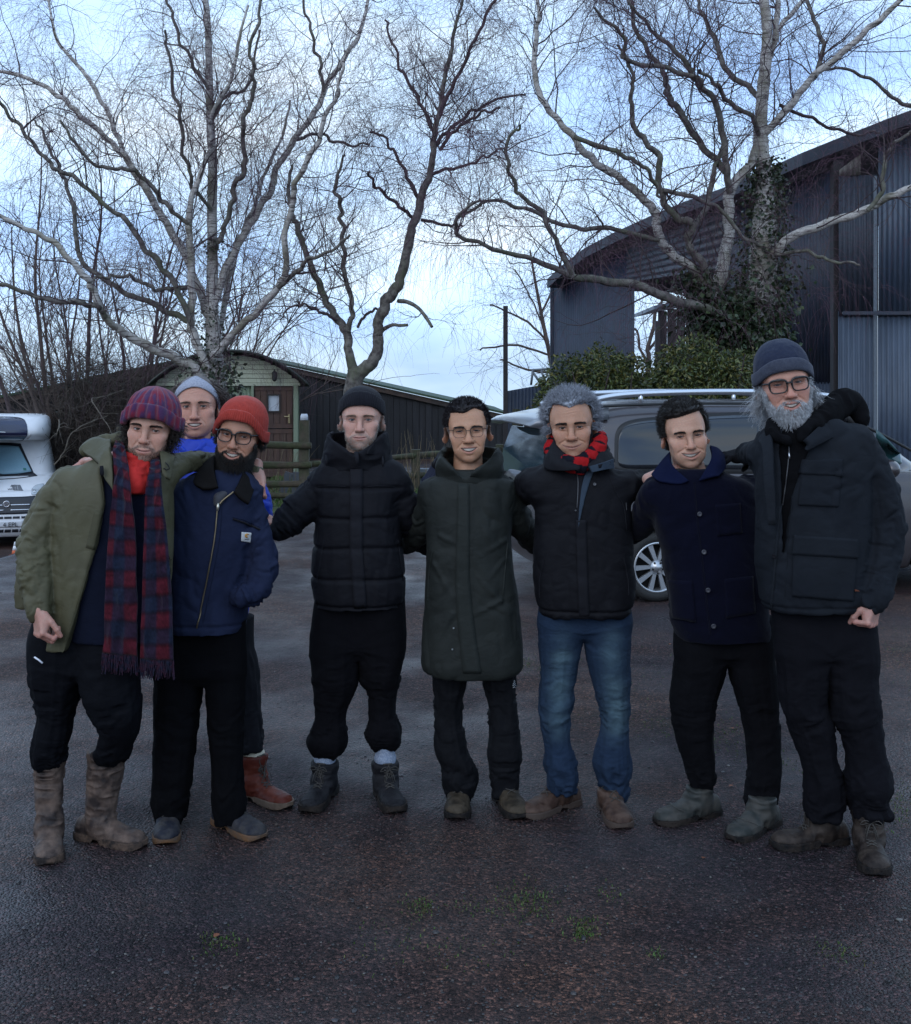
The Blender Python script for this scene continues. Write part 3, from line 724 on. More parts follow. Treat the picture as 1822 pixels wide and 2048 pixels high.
# roof edge: curved sheets with a deep verge overhanging the wall
nrm = np.array(((PB - PA)[1], -(PB - PA)[0])); nrm = nrm / np.linalg.norm(nrm); nrm = nrm if nrm[1] < 0 else -nrm
outl = [(1122, 560), (1155, 530), (1200, 497), (1260, 466), (1330, 435), (1400, 406), (1480, 378), (1560, 344), (1640, 308), (1720, 276), (1822, 236), (1900, 208)]
V = []; n_ = len(outl)
bk = -nrm * 4.5
pl = [PA - .06 * (PB - PA) / LA + nrm * .3] 
ring = []
for x, y in outl:
    t, q = on_wall(x) if x < 1665 else (None, None)
    if t is None:
        d2 = 18.0 - (x - 1662) * .004; q = np.array((W(x, 0, d2)[0], d2))
    q = q + nrm * .32; zz = WZ(y, q[1]); ring.append((q, zz))
for q, zz in ring: V += [(*q, zz), (*(q - nrm * .02), zz - .17), (*(q + bk), zz - .17), (*(q + bk), zz)]
f = [(4 * i + j, 4 * i + 4 + j, 4 * i + 4 + (j + 1) % 4, 4 * i + (j + 1) % 4) for i in range(n_ - 1) for j in range(4)] + [(0, 1, 2, 3), tuple(4 * (n_ - 1) + j for j in (3, 2, 1, 0))]
mk('roof', V, f, M_roof2, barn, False)
for i in range(n_ - 1):
    (a, za), (b, zb) = ring[i], ring[i + 1]
    P = [(*(a + nrm * .03), za - .18), (*(b + nrm * .03), zb - .18), (*(b + nrm * .004), zb - .18), (*(a + nrm * .004), za - .18), (*(a + nrm * .03), za + .02), (*(b + nrm * .03), zb + .02), (*(b + nrm * .004), zb + .02), (*(a + nrm * .004), za + .02)]
    MB().hexa(P).build('verge_sheet', M_roof2, barn)
# corner post, wall B with two courses of sheets
mb = MB(); c0 = PB + (.06, -.1); mb.box((c0[0], c0[1], 2.6), (.16, .16, 5.4)); mb.build('corner_post', M_steel, barn)
mb = MB(); c0 = PA + (-.02, -.03); mb.box((c0[0], c0[1], 2.0), (.07, .07, 4.3)); mb.build('corner_trim', M_tinA, barn)
B0, B1 = np.array((W(1676, 0, 17.75)[0], 17.75)), np.array((W(2000, 0, 17.2)[0], 17.2))
LB = np.linalg.norm(B1 - B0)
def topB(t):
    q = B0 + t * (B1 - B0); px = CX + q[0] / q[1] * F
    return WZ(np.interp(px, [1676, 1700, 1720, 1822, 2000], [346, 330, 316, 262, 190]), q[1])
zj = WZ(622, 17.7); ns = 4
for i in range(ns):
    a, b = B0 + (B1 - B0) * i / ns, B0 + (B1 - B0) * ((i + 1) / ns)
    corrugated('tin_sheet', a, b, -.2, lambda t: zj, M_tinB, barn, amp=.012)
    corrugated('tin_sheet', a + (0, -.03), b + (0, -.03), zj - .08, lambda t, i=i: topB((i + t) / ns) if i else min(topB((i + t) / ns), WZ(352, 17.7)), mat('dark_grey_tin', col=(.036, .042, .058), var=.2, rough=.5) if i == 0 else M_tinB, barn, amp=.012)
corrugated('pale_tin_patch', B0 + (0.0, -.05), B0 + (B1 - B0) * .135 + (0, -.05), lambda t: WZ(352, 17.7), lambda t: WZ(340 - 30 * t, 17.7), mat('bleached_tin', col=(.13, .115, .10), var=.25, rough=.7), barn)
sx_ = W(1751, 0, 17.5)[0]; mb = MB(); mb.box((sx_, 17.52, 2.4), (.05, .03, 5.2)); mb.build('cover_strip', mat('pale_strip', col=(.11, .13, .155), var=.15, rough=.5), barn)
mb = MB(); mb.box(((B0[0] + B1[0]) / 2, 17.40, zj - .05), (2.3, .02, .05)); mb.build('lap_rail', M_tinC, barn)
for i in range(22):
    q = B0 + (B1 - B0) * (i + .5) / 22; mb = MB(); mb.box((q[0], q[1] - .05, zj - .03), (.02, .02, .02)); mb.build('roof_bolt', mat('bolt', col=(.12, .12, .13), rough=.5) if i == 0 else bpy.data.materials['bolt'], barn)
# dark shed seen through the open bay
sh = empty('dark_shed', (W(1360, 0, 30)[0], 30, 0), 'dark lean-to shed with a sloping tin roof seen through the open barn bay', 'shed')
xa, xb = W(1316, 0, 30)[0], W(1500, 0, 30)[0]
for i in range(10):
    a, b = xa + (xb - xa) * i / 10, xa + (xb - xa) * (i + 1) / 10 - .01; z_ = WZ(622 - i * 4, 30)
    mb = MB(); mb.box(((a + b) / 2, 30 - .015 * (i % 2), z_ / 2 - .4), (b - a, .03, z_ + .8)); mb.build('board', mat('brown_black_board', col=(.020, .014, .015), var=.3, rough=.8) if i == 0 else bpy.data.materials['brown_black_board'], sh)
MB().hexa([(xa - .15, 29.7, WZ(620, 30)), (xb, 29.7, WZ(578, 30)), (xb, 33, WZ(578, 30)), (xa - .15, 33, WZ(620, 30)), (xa - .15, 29.7, WZ(613, 30)), (xb, 29.7, WZ(571, 30)), (xb, 33, WZ(571, 30)), (xa - .15, 33, WZ(613, 30))]).build('roof', M_tinB, sh)
mb = MB(); mb.box((xa - .05, 29.8, .9), (.12, .12, 5.3)); mb.build('post', M_steel, sh)
# steel post, low black tin fence, timber rails, pipe frame
px_ = W(1011, 0, 22); zt = WZ(612, 22); mb = MB()
mb.box((px_[0], 21.955, zt / 2 - .1), (.085, .012, zt + .2)); mb.box((px_[0], 22.045, zt / 2 - .1), (.085, .012, zt + .2)); mb.box((px_[0], 22, zt / 2 - .1), (.012, .078, zt + .2))
tag(mb.build('steel_post', M_steel), 'tall dark steel post standing alone against the sky beside the low black fence', 'post')
lf = empty('tin_fence', (W(1055, 0, 22.6)[0], 22.6, 0), 'low fence of black corrugated tin between steel post and barn', 'fence')
fa, fb = np.array((W(1014, 0, 22.4)[0], 22.4)), np.array((W(1200, 0, 23.2)[0], 23.2))
for i in range(3):
    a, b = fa + (fb - fa) * i / 3, fa + (fb - fa) * ((i + 1) / 3)
    corrugated('tin_sheet', a, b, -.1, lambda t, i=i: WZ(782 - 18 * (i + t) / 1.6, 22.6), M_tinA, lf)
fs = empty('timber_frame', (W(1055, 0, 20)[0], 20, 0), 'mossy old timber posts and rails stacked in front of the black tin fence', 'timber')
M_mt2 = mat('mossy_wood', col=(.05, .042, .026), col2=(.045, .055, .02), vscale=6, var=.3, rough=.9)
for nm, (ax, ay), (bx, by), w_ in (('post', (1032, 818), (1032, 900), .11), ('post', (1050, 822), (1050, 900), .10), ('rail', (1030, 850), (1105, 842), .10), ('rail', (1024, 862), (1100, 858), .08), ('rail', (1042, 832), (1100, 826), .09)):
    a, b = W(ax, ay, 20), W(bx, by, 20); V, Fc = tube([a, b], w_ * .6, 4); mk(nm, V, Fc, M_mt2, fs, False)
pf = MB()
for P in ([(1062, 770), (1066, 738)], [(1066, 740), (1110, 737)], [(1066, 745), (1082, 768)], [(1082, 740), (1092, 768)]): pf.tube([W(*P[0], 24), W(*P[1], 24)], .025, 7)
tag(pf.build('pipe_frame', mat('galvanised_pipe', col=(.14, .15, .17), rough=.5), None, True), 'grey pipe frame showing above the low black tin fence', 'frame')
# ------------------------------------------------------------------ trees: limbs laid out one by one, twigs grown from them
def bark(name, pale, dark, moss, lo=.42, hi=.56, ring=True):
    m = bpy.data.materials.new(name); m.use_nodes = True
    t = m.node_tree; b = t.nodes['Principled BSDF']; N = t.nodes.new; K = t.links.new
    co = N('ShaderNodeTexCoord').outputs['Object']
    q = N('ShaderNodeMapping'); q.inputs['Scale'].default_value = (3, 3, 22) if ring else (8, 8, 8); K(co, q.inputs[0])
    n1 = N('ShaderNodeTexNoise'); n1.inputs['Scale'].default_value = 1.6; n1.inputs['Detail'].default_value = 5; n1.inputs['Roughness'].default_value = .65; K(q.outputs[0], n1.inputs[0])
    r1 = N('ShaderNodeValToRGB'); ramp_set(r1, [(lo, dark), (hi, pale)]); K(n1.outputs['Fac'], r1.inputs[0])
    n2 = N('ShaderNodeTexNoise'); n2.inputs['Scale'].default_value = 2.2; n2.inputs['Detail'].default_value = 4; K(co, n2.inputs[0])
    r2 = N('ShaderNodeValToRGB'); ramp_set(r2, [(.5, (0, 0, 0)), (.68, (.85, .85, .85))]); K(n2.outputs['Fac'], r2.inputs[0])
    x = N('ShaderNodeMix'); x.data_type = 'RGBA'; K(r2.outputs[0], x.inputs[0]); K(r1.outputs[0], x.inputs[6]); x.inputs[7].default_value = (*moss, 1)
    K(x.outputs[2], b.inputs['Base Color']); b.inputs['Roughness'].default_value = .8
    bp = N('ShaderNodeBump'); bp.inputs['Strength'].default_value = .5; bp.inputs['Distance'].default_value = .01; K(n1.outputs['Fac'], bp.inputs['Height']); K(bp.outputs[0], b.inputs['Normal'])
    return m
M_birch = bark('birch_bark', (.50, .47, .44), (.06, .05, .045), (.18, .165, .11), .36, .5)
M_birchd = bark('mossy_bark', (.17, .155, .135), (.045, .038, .035), (.09, .10, .055), .36, .6, False)
M_branch = mat('dark_branch', col=(.046, .029, .034), col2=(.075, .05, .05), vscale=10, rough=.85)
M_twig = mat('purple_twig', col=(.085, .036, .060), col2=(.12, .058, .078), vscale=4, rough=.8)
M_hz = mat('hazel_twig', col=(.085, .060, .048), col2=(.055, .038, .034), vscale=4, rough=.85)
def leaf_cloud(name, P, N, size, m, cols, parent, seed=1, droop=.3, wide=.5, kind='stuff'):
    r = np.random.default_rng(seed); n = len(P)
    ax = norm(N * .6 + r.normal(size=(n, 3)) * .6 + np.array((0, 0, -droop))); sd_ = norm(np.cross(ax, r.normal(size=(n, 3)))); up = np.cross(sd_, ax)
    L_ = (size * r.uniform(.6, 1.3, n))[:, None]
    b0 = P; a1 = P + ax * L_ * .45 + sd_ * L_ * wide * .5 + up * L_ * .10; a2 = P + ax * L_ * .45 - sd_ * L_ * wide * .5 + up * L_ * .10; mid = P + ax * L_ * .5; tip = P + ax * L_ - up * L_ * .08
    V = np.stack((b0, a1, mid, a2, tip), 1); k = (np.arange(n) * 5)[:, None]
    Fc = np.concatenate((k + np.array((0, 1, 2)), k + np.array((0, 2, 3)), k + np.array((1, 4, 2)), k + np.array((2, 4, 3))))
    C = np.array(cols)[r.choice(len(cols), n)] * r.uniform(.65, 1.3, (n, 1))
    return mk(name, V.reshape(-1, 3), Fc, m, parent, False, col=np.repeat(C, 5, 0), kind=kind)
M_leaf = mat('leaf', vcol=True, rough=.45, spec=.45)
def grow(starts, dirs, length, n, wig, pull, seed):
    r = np.random.default_rng(seed); N = len(starts); P = np.zeros((N, n + 1, 3)); P[:, 0] = starts; D = norm(dirs); st = (length / n)[:, None]
    for i in range(n):
        D = norm(D + r.normal(size=(N, 3)) * wig + np.asarray(pull)); P[:, i + 1] = P[:, i] + D * st
    return P
class Tree:
    def __init__(s, name, d, base_px, label, seed):
        s.d = d; s.rng = np.random.default_rng(seed); s.seed = seed
        b = W(base_px, 0, d); s.root = empty(name, (b[0], d, 0), label, 'tree'); s.pts = []; s.base = np.array((b[0], d))
    def limb(s, rows, m, name='limb', dd=(0, 0), crook=.0, twigs=1.0, ns=9):
        """rows (px, py, radius px); dd: depth offset at the start and the end"""
        k = len(rows); P = []
        for i, r in enumerate(rows):
            d = s.d + dd[0] + (dd[1] - dd[0]) * (i / (k - 1)) ** 1.0
            P.append((*W(r[0], r[1], d), (r[2] if len(r) > 2 else None)))
        rr = np.array([p[3] if p[3] is not None else np.nan for p in P], float); ok = ~np.isnan(rr)
        rr = np.interp(np.arange(k), np.arange(k)[ok], rr[ok]) / F * s.d
        rr = rr * (.92 if name == 'trunk' else .74)
        if name == 'dead_branch': crook = 0
        elif not crook and name != 'trunk': crook = .022
        A = np.column_stack((np.array([p[:3] for p in P], float), rr)); q = spline(A, max(10, 7 * k))
        if crook:
            q[2:-1, :3] += crook * np.stack([vnoise(np.column_stack((np.arange(len(q)) * .45, 0 * q[:, 0], 0 * q[:, 0] + c + s.seed)), c) for c in range(3)], 1)[2:-1] * np.minimum(1, np.arange(len(q))[2:-1, None] / 10)
            q[2:-1, :3] += .22 * crook * np.stack([vnoise(np.column_stack((np.arange(len(q)) * .9, 0 * q[:, 0], 0 * q[:, 0] + c + s.seed + 40)), c) for c in range(3)], 1)[2:-1]
        q[:, 3] = np.maximum(q[:, 3], .006)
        rad = q[:, 3] * (1 + .10 * vnoise(np.column_stack((np.arange(len(q)) * .8, 0 * q[:, 0], q[:, 0])), 9))
        V, Fc = tubes(q[None, :, :3], rad[None], ns); mk(name, V, Fc, m, s.root)
        if twigs: s.pts.append((q, twigs))
        return q
    def crown(s, n1, n2, n3, l1=1.6, l2=.7, l3=.75, mb=None, mt=None, up=.35, drop=-.28, rmax=.05, r3=.0015, spread=1.0, ymin=-9, wig=.17):
        r = s.rng
        P, R, T, Wt = [], [], [], []
        for q, w in s.pts:
            t = np.gradient(q[:, :3], axis=0); m_ = (q[:, 3] < rmax)
            ln = np.linalg.norm(t, axis=1) * w * m_
            P.append(q[:, :3]); R.append(q[:, 3]); T.append(norm(t)); Wt.append(ln)
        P, R, T, Wt = [np.concatenate(v) for v in (P, R, T, Wt)]
        Wt = Wt / Wt.sum()
        k = r.choice(len(P), n1, p=Wt)
        side = r.normal(size=(n1, 3)); side -= (side * T[k]).sum(1, keepdims=True) * T[k]
        D = norm(norm(side) * spread + T[k] * .55 + np.array((0, 0, up)))
        wig = wig * 1.25; L1 = l1 * r.uniform(.35, 1.15, n1) * np.clip(R[k] / .03, .45, 1.2)
        B1 = grow(P[k], D, L1, 10, wig, (0, 0, .03), s.seed + 1)
        r1 = np.minimum(R[k] * .42, .011) * r.uniform(.5, 1, n1)
        V, Q = tubes(B1, r1[:, None] * (1 - .8 * np.linspace(0, 1, 11))[None], 5); mk('branches', V, Q, mb, s.root, kind='stuff')
        def child(B, Lp, n, l, up_, pull, seed, seg, wg):
            N, M, _ = B.shape; k = r.integers(0, N, n); j = r.integers(2, M, n); p = B[k, j]; t = norm(B[k, j] - B[k, j - 1])
            sd_ = r.normal(size=(n, 3)); sd_ -= (sd_ * t).sum(1, keepdims=True) * t
            D = norm(norm(sd_) * .8 + t * .7 + np.array((0, 0, up_)))
            return grow(p, D, l * r.uniform(.4, 1.2, n), seg, wg, (0, 0, pull), seed)
        B2 = child(B1, L1, n2, l2, .12, -.02, s.seed + 2, 7, .2)
        V, Q = tubes(B2, (.0030 * r.uniform(.6, 1.2, n2))[:, None] * (1 - .6 * np.linspace(0, 1, 8))[None], 3); mk('branchlets', V, Q, mb, s.root, kind='stuff')
        src = np.concatenate((B2, B1[:, ::-1][:, :8][:, ::-1]))
        B3 = child(src, None, n3, l3, -.05, drop, s.seed + 3, 6, .13)
        V, Q = tubes(B3, (r3 * r.uniform(.6, 1.25, n3))[:, None] * (1 - .45 * np.linspace(0, 1, 7))[None], 3); mk('twigs', V, Q, mt, s.root, kind='stuff')
# ---- big birch on the left
t1 = Tree('birch_tree', 17.0, 431, 'big spreading silver birch with several pale trunks behind the left-hand group', 11)
L_ = t1.limb
L_([(434, 1030, 34), (432, 900, 30), (431, 800, 27), (428, 700, 19), (424, 620, 14), (425, 520, 12), (424, 420, 11), (425, 330, 10), (420, 230, 9), (418, 130, 8), (416, 60, 7), (408, -40, 6), (400, -140, 4)], M_birch, 'trunk', (0, .2), .0, .8, 12)
L_([(428, 800, 15), (396, 743, 13), (352, 717), (307, 698, 12), (262, 674), (238, 658, 10), (213, 637), (198, 614, 9), (183, 574), (163, 545, 8), (99, 480, 7), (50, 455, 6), (0, 431, 5), (-60, 400, 3)], M_birch, dd=(-.1, -1.8))
L_([(210, 636, 8), (198, 616), (160, 606), (99, 601, 6), (50, 584), (0, 567, 5), (-60, 545, 3)], M_birchd, dd=(-1.1, -1.8))
L_([(424, 765, 12), (391, 678, 11), (381, 648), (384, 569, 10), (381, 495), (379, 445, 9), (385, 390), (410, 320, 6), (422, 285), (421, 238, 5), (465, 149), (480, 80, 4), (497, 10, 3)], M_birch, dd=(-.15, -.5))
L_([(381, 648, 8), (371, 641), (317, 614, 8), (248, 584), (198, 550, 7), (163, 520), (149, 446, 6), (139, 396), (120, 340, 5), (100, 300), (70, 240, 3)], M_birchd, dd=(-.2, .6), crook=.03)
L_([(384, 650, 9), (356, 584, 8), (317, 525), (292, 500), (267, 460, 7), (248, 436), (188, 391, 6), (134, 347), (109, 337), (74, 297, 5), (25, 238), (0, 198, 4), (-40, 150, 3)], M_birchd, dd=(-.3, -1.2), crook=.03)
L_([(424, 640, 13), (411, 619), (381, 535, 11), (347, 470), (317, 421, 10), (292, 376), (267, 342, 10), (243, 307), (213, 277, 8), (163, 233), (119, 193, 7), (74, 163), (10, 144, 5), (-40, 150, 3)], M_birch, dd=(.0, 1.2))
L_([(250, 312, 7), (243, 297), (223, 243, 7), (198, 193), (168, 144, 6), (124, 94), (104, 50, 4), (94, -10, 3)], M_birch, dd=(.9, 1.4))
L_([(382, 452, 6), (342, 421), (312, 386, 6), (277, 347), (243, 337, 5), (198, 332), (144, 282, 4), (120, 240, 3)], M_birchd, dd=(-.3, -1.0), crook=.03)
L_([(426, 720, 11), (431, 708), (475, 658, 10), (520, 619), (559, 569, 9), (574, 535), (569, 470, 8), (584, 406), (589, 371), (614, 322, 7), (639, 277), (653, 228, 6), (673, 198), (683, 144, 4), (700, 90, 3)], M_birch, dd=(-.1, -1.2))
L_([(556, 575, 6), (599, 540, 6), (614, 520), (658, 505, 4), (700, 470, 3)], M_birchd, dd=(-.7, -1.3))
L_([(428, 610, 10), (455, 530, 10), (485, 475), (520, 416, 9), (545, 376), (554, 337, 9), (594, 272), (634, 213, 8), (653, 168), (693, 109, 7), (718, 69), (733, 25, 5), (745, -40, 4)], M_birch, dd=(.05, .9))
L_([(430, 500, 8), (436, 485), (455, 436, 7), (470, 376), (490, 337, 7), (488, 277), (488, 233, 6), (500, 198), (507, 149, 5), (500, 99), (520, 25, 4), (530, -40, 3)], M_birchd, dd=(0, -.8), crook=.04)
L_([(440, 660, 8), (460, 545, 8), (470, 495), (495, 446, 7), (515, 396), (530, 347, 5), (560, 280, 4), (580, 200, 3)], M_birch, dd=(.4, 1.6))
L_([(376, 574, 6), (340, 580), (297, 574, 5), (262, 554), (218, 554, 4), (180, 560, 3)], M_birchd, dd=(-.2, -1.0), crook=.04)
L_([(424, 240, 5), (455, 190), (497, 170, 4), (520, 60, 3)], M_birchd, dd=(.1, .6)); L_([(422, 420, 5), (380, 360), (360, 250, 5), (345, 150), (330, 60, 3)], M_birchd, dd=(0, -.9), crook=.05); L_([(418, 180, 5), (380, 120), (345, 40, 4), (330, -40, 3)], M_birchd, dd=(.1, -.4), crook=.04)
L_([(647, 185, 5), (640, 130), (620, 60, 4), (605, -20, 3)], M_birchd, dd=(.5, .2), crook=.04); L_([(590, 280, 5), (640, 270), (690, 290, 4), (740, 290, 3)], M_birchd, dd=(.6, 1.2), crook=.04)
t1.crown(380, 2600, 10500, 1.7, .75, .8, M_branch, M_twig, rmax=.085)
# ---- fork-trunked tree in the middle
t2 = Tree('birch_tree', 16.5, 705, 'fork-trunked mossy birch rising behind the black-beanie man', 23)
L_ = t2.limb
L_([(700, 1030, 24), (703, 880, 22), (705, 790, 20), (712, 745, 19), (713, 735, 14)], M_birchd, 'trunk', twigs=0, ns=12)
L_([(710, 750, 15), (697, 700, 12), (694, 665, 12), (675, 640, 11), (650, 600, 10), (630, 550), (612, 505, 8), (595, 455), (585, 430, 7), (575, 380, 5), (585, 330, 4)], M_birchd, dd=(0, .3), crook=.02)
L_([(696, 662, 8), (705, 620, 7), (690, 545), (687, 480, 6), (680, 420), (672, 370, 5), (690, 310, 3)], M_birchd, dd=(0, -.4), crook=.04)
L_([(714, 752, 19), (745, 722, 17), (757, 685, 15), (757, 650, 15), (775, 600, 15), (800, 560, 14), (815, 500, 13), (828, 450, 12), (845, 390, 11), (860, 340, 9), (868, 280, 8), (878, 230, 7), (890, 160, 6), (905, 90, 5), (920, 20, 4), (930, -60, 3)], M_birchd, dd=(0, -.3), ns=12)
L_([(757, 668, 7), (768, 658, 6), (785, 650, 5), (800, 651), (815, 650, 4)], M_birchd, 'dead_branch', dd=(0, -.2), twigs=0)
L_([(796, 602, 6), (815, 604, 6), (835, 615, 5), (850, 632, 5), (864, 654, 4)], M_birchd, 'dead_branch', dd=(0, -.4), twigs=.1)
L_([(842, 405, 6), (815, 350, 5), (780, 290, 4), (740, 265, 3)], M_branch, dd=(0, .5), crook=.05); L_([(830, 440, 5), (800, 410, 5), (750, 370, 4), (735, 345, 3)], M_branch, dd=(0, -.6), crook=.04); L_([(843, 440, 5), (890, 448, 4), (925, 452, 3)], M_branch, dd=(0, .3))
L_([(866, 300, 6), (905, 250, 5), (960, 215, 4), (1050, 190, 3)], M_branch, dd=(0, .8), crook=.04); L_([(878, 235, 6), (910, 160, 5), (950, 80, 4), (985, 10, 4), (1000, -60, 3)], M_branch, dd=(-.2, -.9), crook=.03); L_([(870, 270, 5), (840, 200, 5), (800, 130, 4), (770, 40, 3)], M_branch, dd=(-.2, .5), crook=.05)
L_([(880, 300, 5), (930, 240, 4), (1000, 215, 3)], M_branch, dd=(-.2, -.8), crook=.04); L_([(715, 655, 4), (735, 625, 4), (765, 615, 3)], M_branch, dd=(0, .2), twigs=.4); L_([(672, 640, 4), (640, 620, 4), (600, 610, 3), (560, 640, 2)], M_branch, dd=(0, -.5), crook=.04); L_([(860, 350, 5), (920, 330, 4), (980, 310, 3), (1010, 300, 2)], M_branch, dd=(0, -.6), crook=.04)
t2.crown(220, 1400, 6000, 1.35, .65, .7, M_branch, M_twig, rmax=.06)
# ---- ivy-clad birch on the right
t3 = Tree('birch_tree', 15.0, 1485, 'many-limbed silver birch wrapped in ivy in front of the corrugated barn', 37)
L_ = t3.limb
ivyA = L_([(1476, 1060, 55), (1478, 860, 48), (1490, 760, 46), (1500, 680, 40), (1522, 583, 33), (1529, 456, 26), (1529, 355, 17), (1521, 284, 16), (1524, 203, 14), (1531, 127, 13), (1534, 51, 11), (1524, -20, 10), (1515, -120, 7)], M_birch, 'trunk', (0, .2), 0, .6, 12)
L_([(1530, 140, 9), (1549, 76, 9), (1558, -10, 7), (1565, -100, 5)], M_birch, dd=(.2, .7))
ivyB = L_([(1470, 700, 30), (1445, 640, 26), (1432, 598, 22), (1445, 532, 17), (1458, 456, 15), (1463, 380, 14), (1503, 325, 12), (1518, 270, 10)], M_birch, dd=(-.1, .1), twigs=.5, ns=12)
L_([(1460, 385, 10), (1453, 350, 9), (1448, 284), (1427, 203, 8), (1387, 157), (1377, 127, 7), (1321, 76), (1270, 20, 4), (1230, -40, 3)], M_birchd, dd=(0, -.8))
L_([(1452, 345, 9), (1437, 330, 9), (1397, 284), (1356, 223, 9), (1336, 193), (1336, 162, 8), (1316, 127), (1275, 66, 6), (1260, 0, 5), (1250, -70, 3)], M_birchd, dd=(0, .7), crook=.03)
L_([(1400, 175, 6), (1397, 162), (1326, 137, 6), (1250, 122), (1245, 66, 5), (1189, 15, 3)], M_birchd, dd=(-.5, -1.2), crook=.03)
L_([(1450, 628, 14), (1412, 619, 12), (1336, 598, 12), (1275, 573), (1184, 558, 10), (1143, 548), (1042, 512, 6), (930, 477, 5), (910, 446), (928, 418, 4), (960, 400, 3)], M_birchd, dd=(-.3, -2.2))
L_([(1145, 549, 7), (1113, 492, 6), (1083, 426), (1042, 396, 5), (1022, 350), (1017, 284, 4), (1040, 250, 3)], M_birchd, dd=(-1.5, -2.2), crook=.03)
L_([(1432, 596, 12), (1387, 543, 12), (1341, 507), (1316, 472, 12), (1311, 431), (1296, 401, 11), (1230, 350), (1174, 309, 10), (1143, 269), (1098, 218, 8), (1072, 172), (1072, 101, 7), (1077, 25, 5), (1070, -50, 4)], M_birch, dd=(-.2, -1.0))
L_([(1148, 274, 6), (1225, 304, 6), (1270, 325), (1300, 350, 5), (1321, 395, 4)], M_birchd, dd=(-.9, -.6), crook=.03); L_([(1318, 480, 7), (1225, 461, 6), (1138, 456), (1052, 421, 5), (976, 401), (910, 441, 3)], M_birchd, dd=(-.5, -1.6), crook=.03)
L_([(1425, 590, 11), (1407, 538, 11), (1377, 487, 10), (1382, 451, 10), (1341, 426, 9), (1321, 365), (1316, 309, 8), (1275, 264), (1260, 203, 6), (1265, 152, 5), (1235, 90, 3)], M_birchd, dd=(-.25, -.9), crook=.03)
L_([(1384, 455, 9), (1412, 416, 8), (1432, 330, 6), (1450, 280, 4)], M_birchd, dd=(-.3, .2)); L_([(1326, 380, 6), (1380, 395, 6), (1440, 420, 5), (1480, 470, 5), (1525, 492, 4)], M_birchd, dd=(-.6, -.4), twigs=.6)
L_([(1548, 510, 13), (1580, 477, 12), (1661, 446, 11), (1732, 421, 10), (1772, 396, 9), (1822, 375, 8), (1890, 360, 6)], M_birch, dd=(-.2, -1.0)); L_([(1735, 421, 6), (1762, 385, 6), (1772, 314, 5), (1792, 284), (1830, 260, 4)], M_birchd, dd=(-.8, -1.0), crook=.03); L_([(1548, 510, 5), (1610, 505, 5), (1661, 524, 4), (1720, 530, 3)], M_birchd, dd=(-.3, -.9), crook=.03)
L_([(1522, 275, 10), (1580, 213, 10), (1625, 157, 9), (1691, 101, 9), (1732, 61, 8), (1792, 10, 7), (1850, -50, 5)], M_birch, dd=(.1, -.7)); L_([(1630, 155, 7), (1645, 96, 6), (1630, 46), (1610, 0, 5), (1600, -60, 3)], M_birchd, dd=(-.2, .3), crook=.03); L_([(1545, 80, 7), (1559, 56, 7), (1605, 5, 6), (1650, -50, 4)], M_birch, dd=(.3, .9))
L_([(1522, 200, 8), (1498, 177, 8), (1453, 142), (1427, 76, 7), (1402, 20, 5), (1390, -50, 4)], M_birchd, dd=(.2, 1.0)); L_([(1520, 280, 7), (1503, 238), (1453, 203, 6), (1432, 170), (1400, 140, 4)], M_birchd, dd=(.1, -.7), crook=.03)
L_([(1900, 240, 8), (1830, 218, 7), (1790, 200), (1740, 160, 5), (1680, 135, 4), (1640, 140, 3)], M_birchd, dd=(1.5, .8)); L_([(1560, 210, 5), (1620, 240), (1700, 270, 4), (1760, 265, 3)], M_branch, dd=(0, .8), crook=.04)
t3.crown(400, 2600, 10500, 1.5, .65, .7, M_branch, M_twig, rmax=.085)
# ivy: shoots and leaves clinging to the trunks
def ivy(tree, qs, n, reach, size, seed, cols, zlo=-9, zhi=99):
    r = np.random.default_rng(seed); P, N = [], []
    for q, w in qs:
        k = int(n * w); i = r.integers(0, len(q), k); a = r.uniform(0, 6.28, k); rad = q[i, 3] + np.abs(r.normal(0, reach, k)) * (.6 + .8 * np.clip(vnoise(q[i, :3] * 1.8, seed) + .5, 0, 1))
        d = np.stack((np.cos(a), np.sin(a), r.normal(0, .25, k)), 1)
        P.append(q[i, :3] + d * rad[:, None] + r.normal(0, .05, (k, 3))); N.append(d)
    P, N = np.concatenate(P), np.concatenate(N); ok = (P[:, 2] > zlo) & (P[:, 2] < zhi)
    return leaf_cloud('ivy', P[ok], N[ok], size, M_leaf, cols, tree.root, seed, .5, .8)
IV = [(.018, .036, .013), (.026, .048, .018), (.013, .026, .011), (.04, .058, .022), (.03, .03, .014)]
qa = ivyA[(ivyA[:, 2] < WZ(330, 15)) & (ivyA[:, 2] > 0)]; qb = ivyB[ivyB[:, 2] < WZ(600, 15)]
ivy(t3, [(qa[qa[:, 2] < WZ(560, 15)], 1.0), (qb, .5)], 7000, .18, .075, 3, IV); ivy(t3, [(qa[qa[:, 2] > WZ(575, 15)], 1)], 2300, .09, .06, 4, IV)
ivy(t3, [(spline([(*W(1385, 545, 14.8), .02), (*W(1405, 580, 14.8), .03), (*W(1425, 620, 14.8), .05), (*W(1450, 690, 14.9), .1)], 20), 1)], 1300, .12, .065, 6, IV)
q1 = spline([(*W(436, 930, 17), .2), (*W(434, 830, 17), .18), (*W(432, 760, 17), .15), (*W(428, 700, 17), .12), (*W(427, 620, 17), .08)], 40)
ivy(t1, [(q1[:26], 1)], 1500, .13, .065, 7, IV); ivy(t1, [(q1[26:], 1)], 350, .07, .05, 8, IV)
q1 = spline([(*W(436, 500, 17), .08), (*W(430, 480, 17), .1), (*W(425, 505, 17), .08)], 10); ivy(t1, [(q1, 1)], 120, .05, .05, 9, IV)
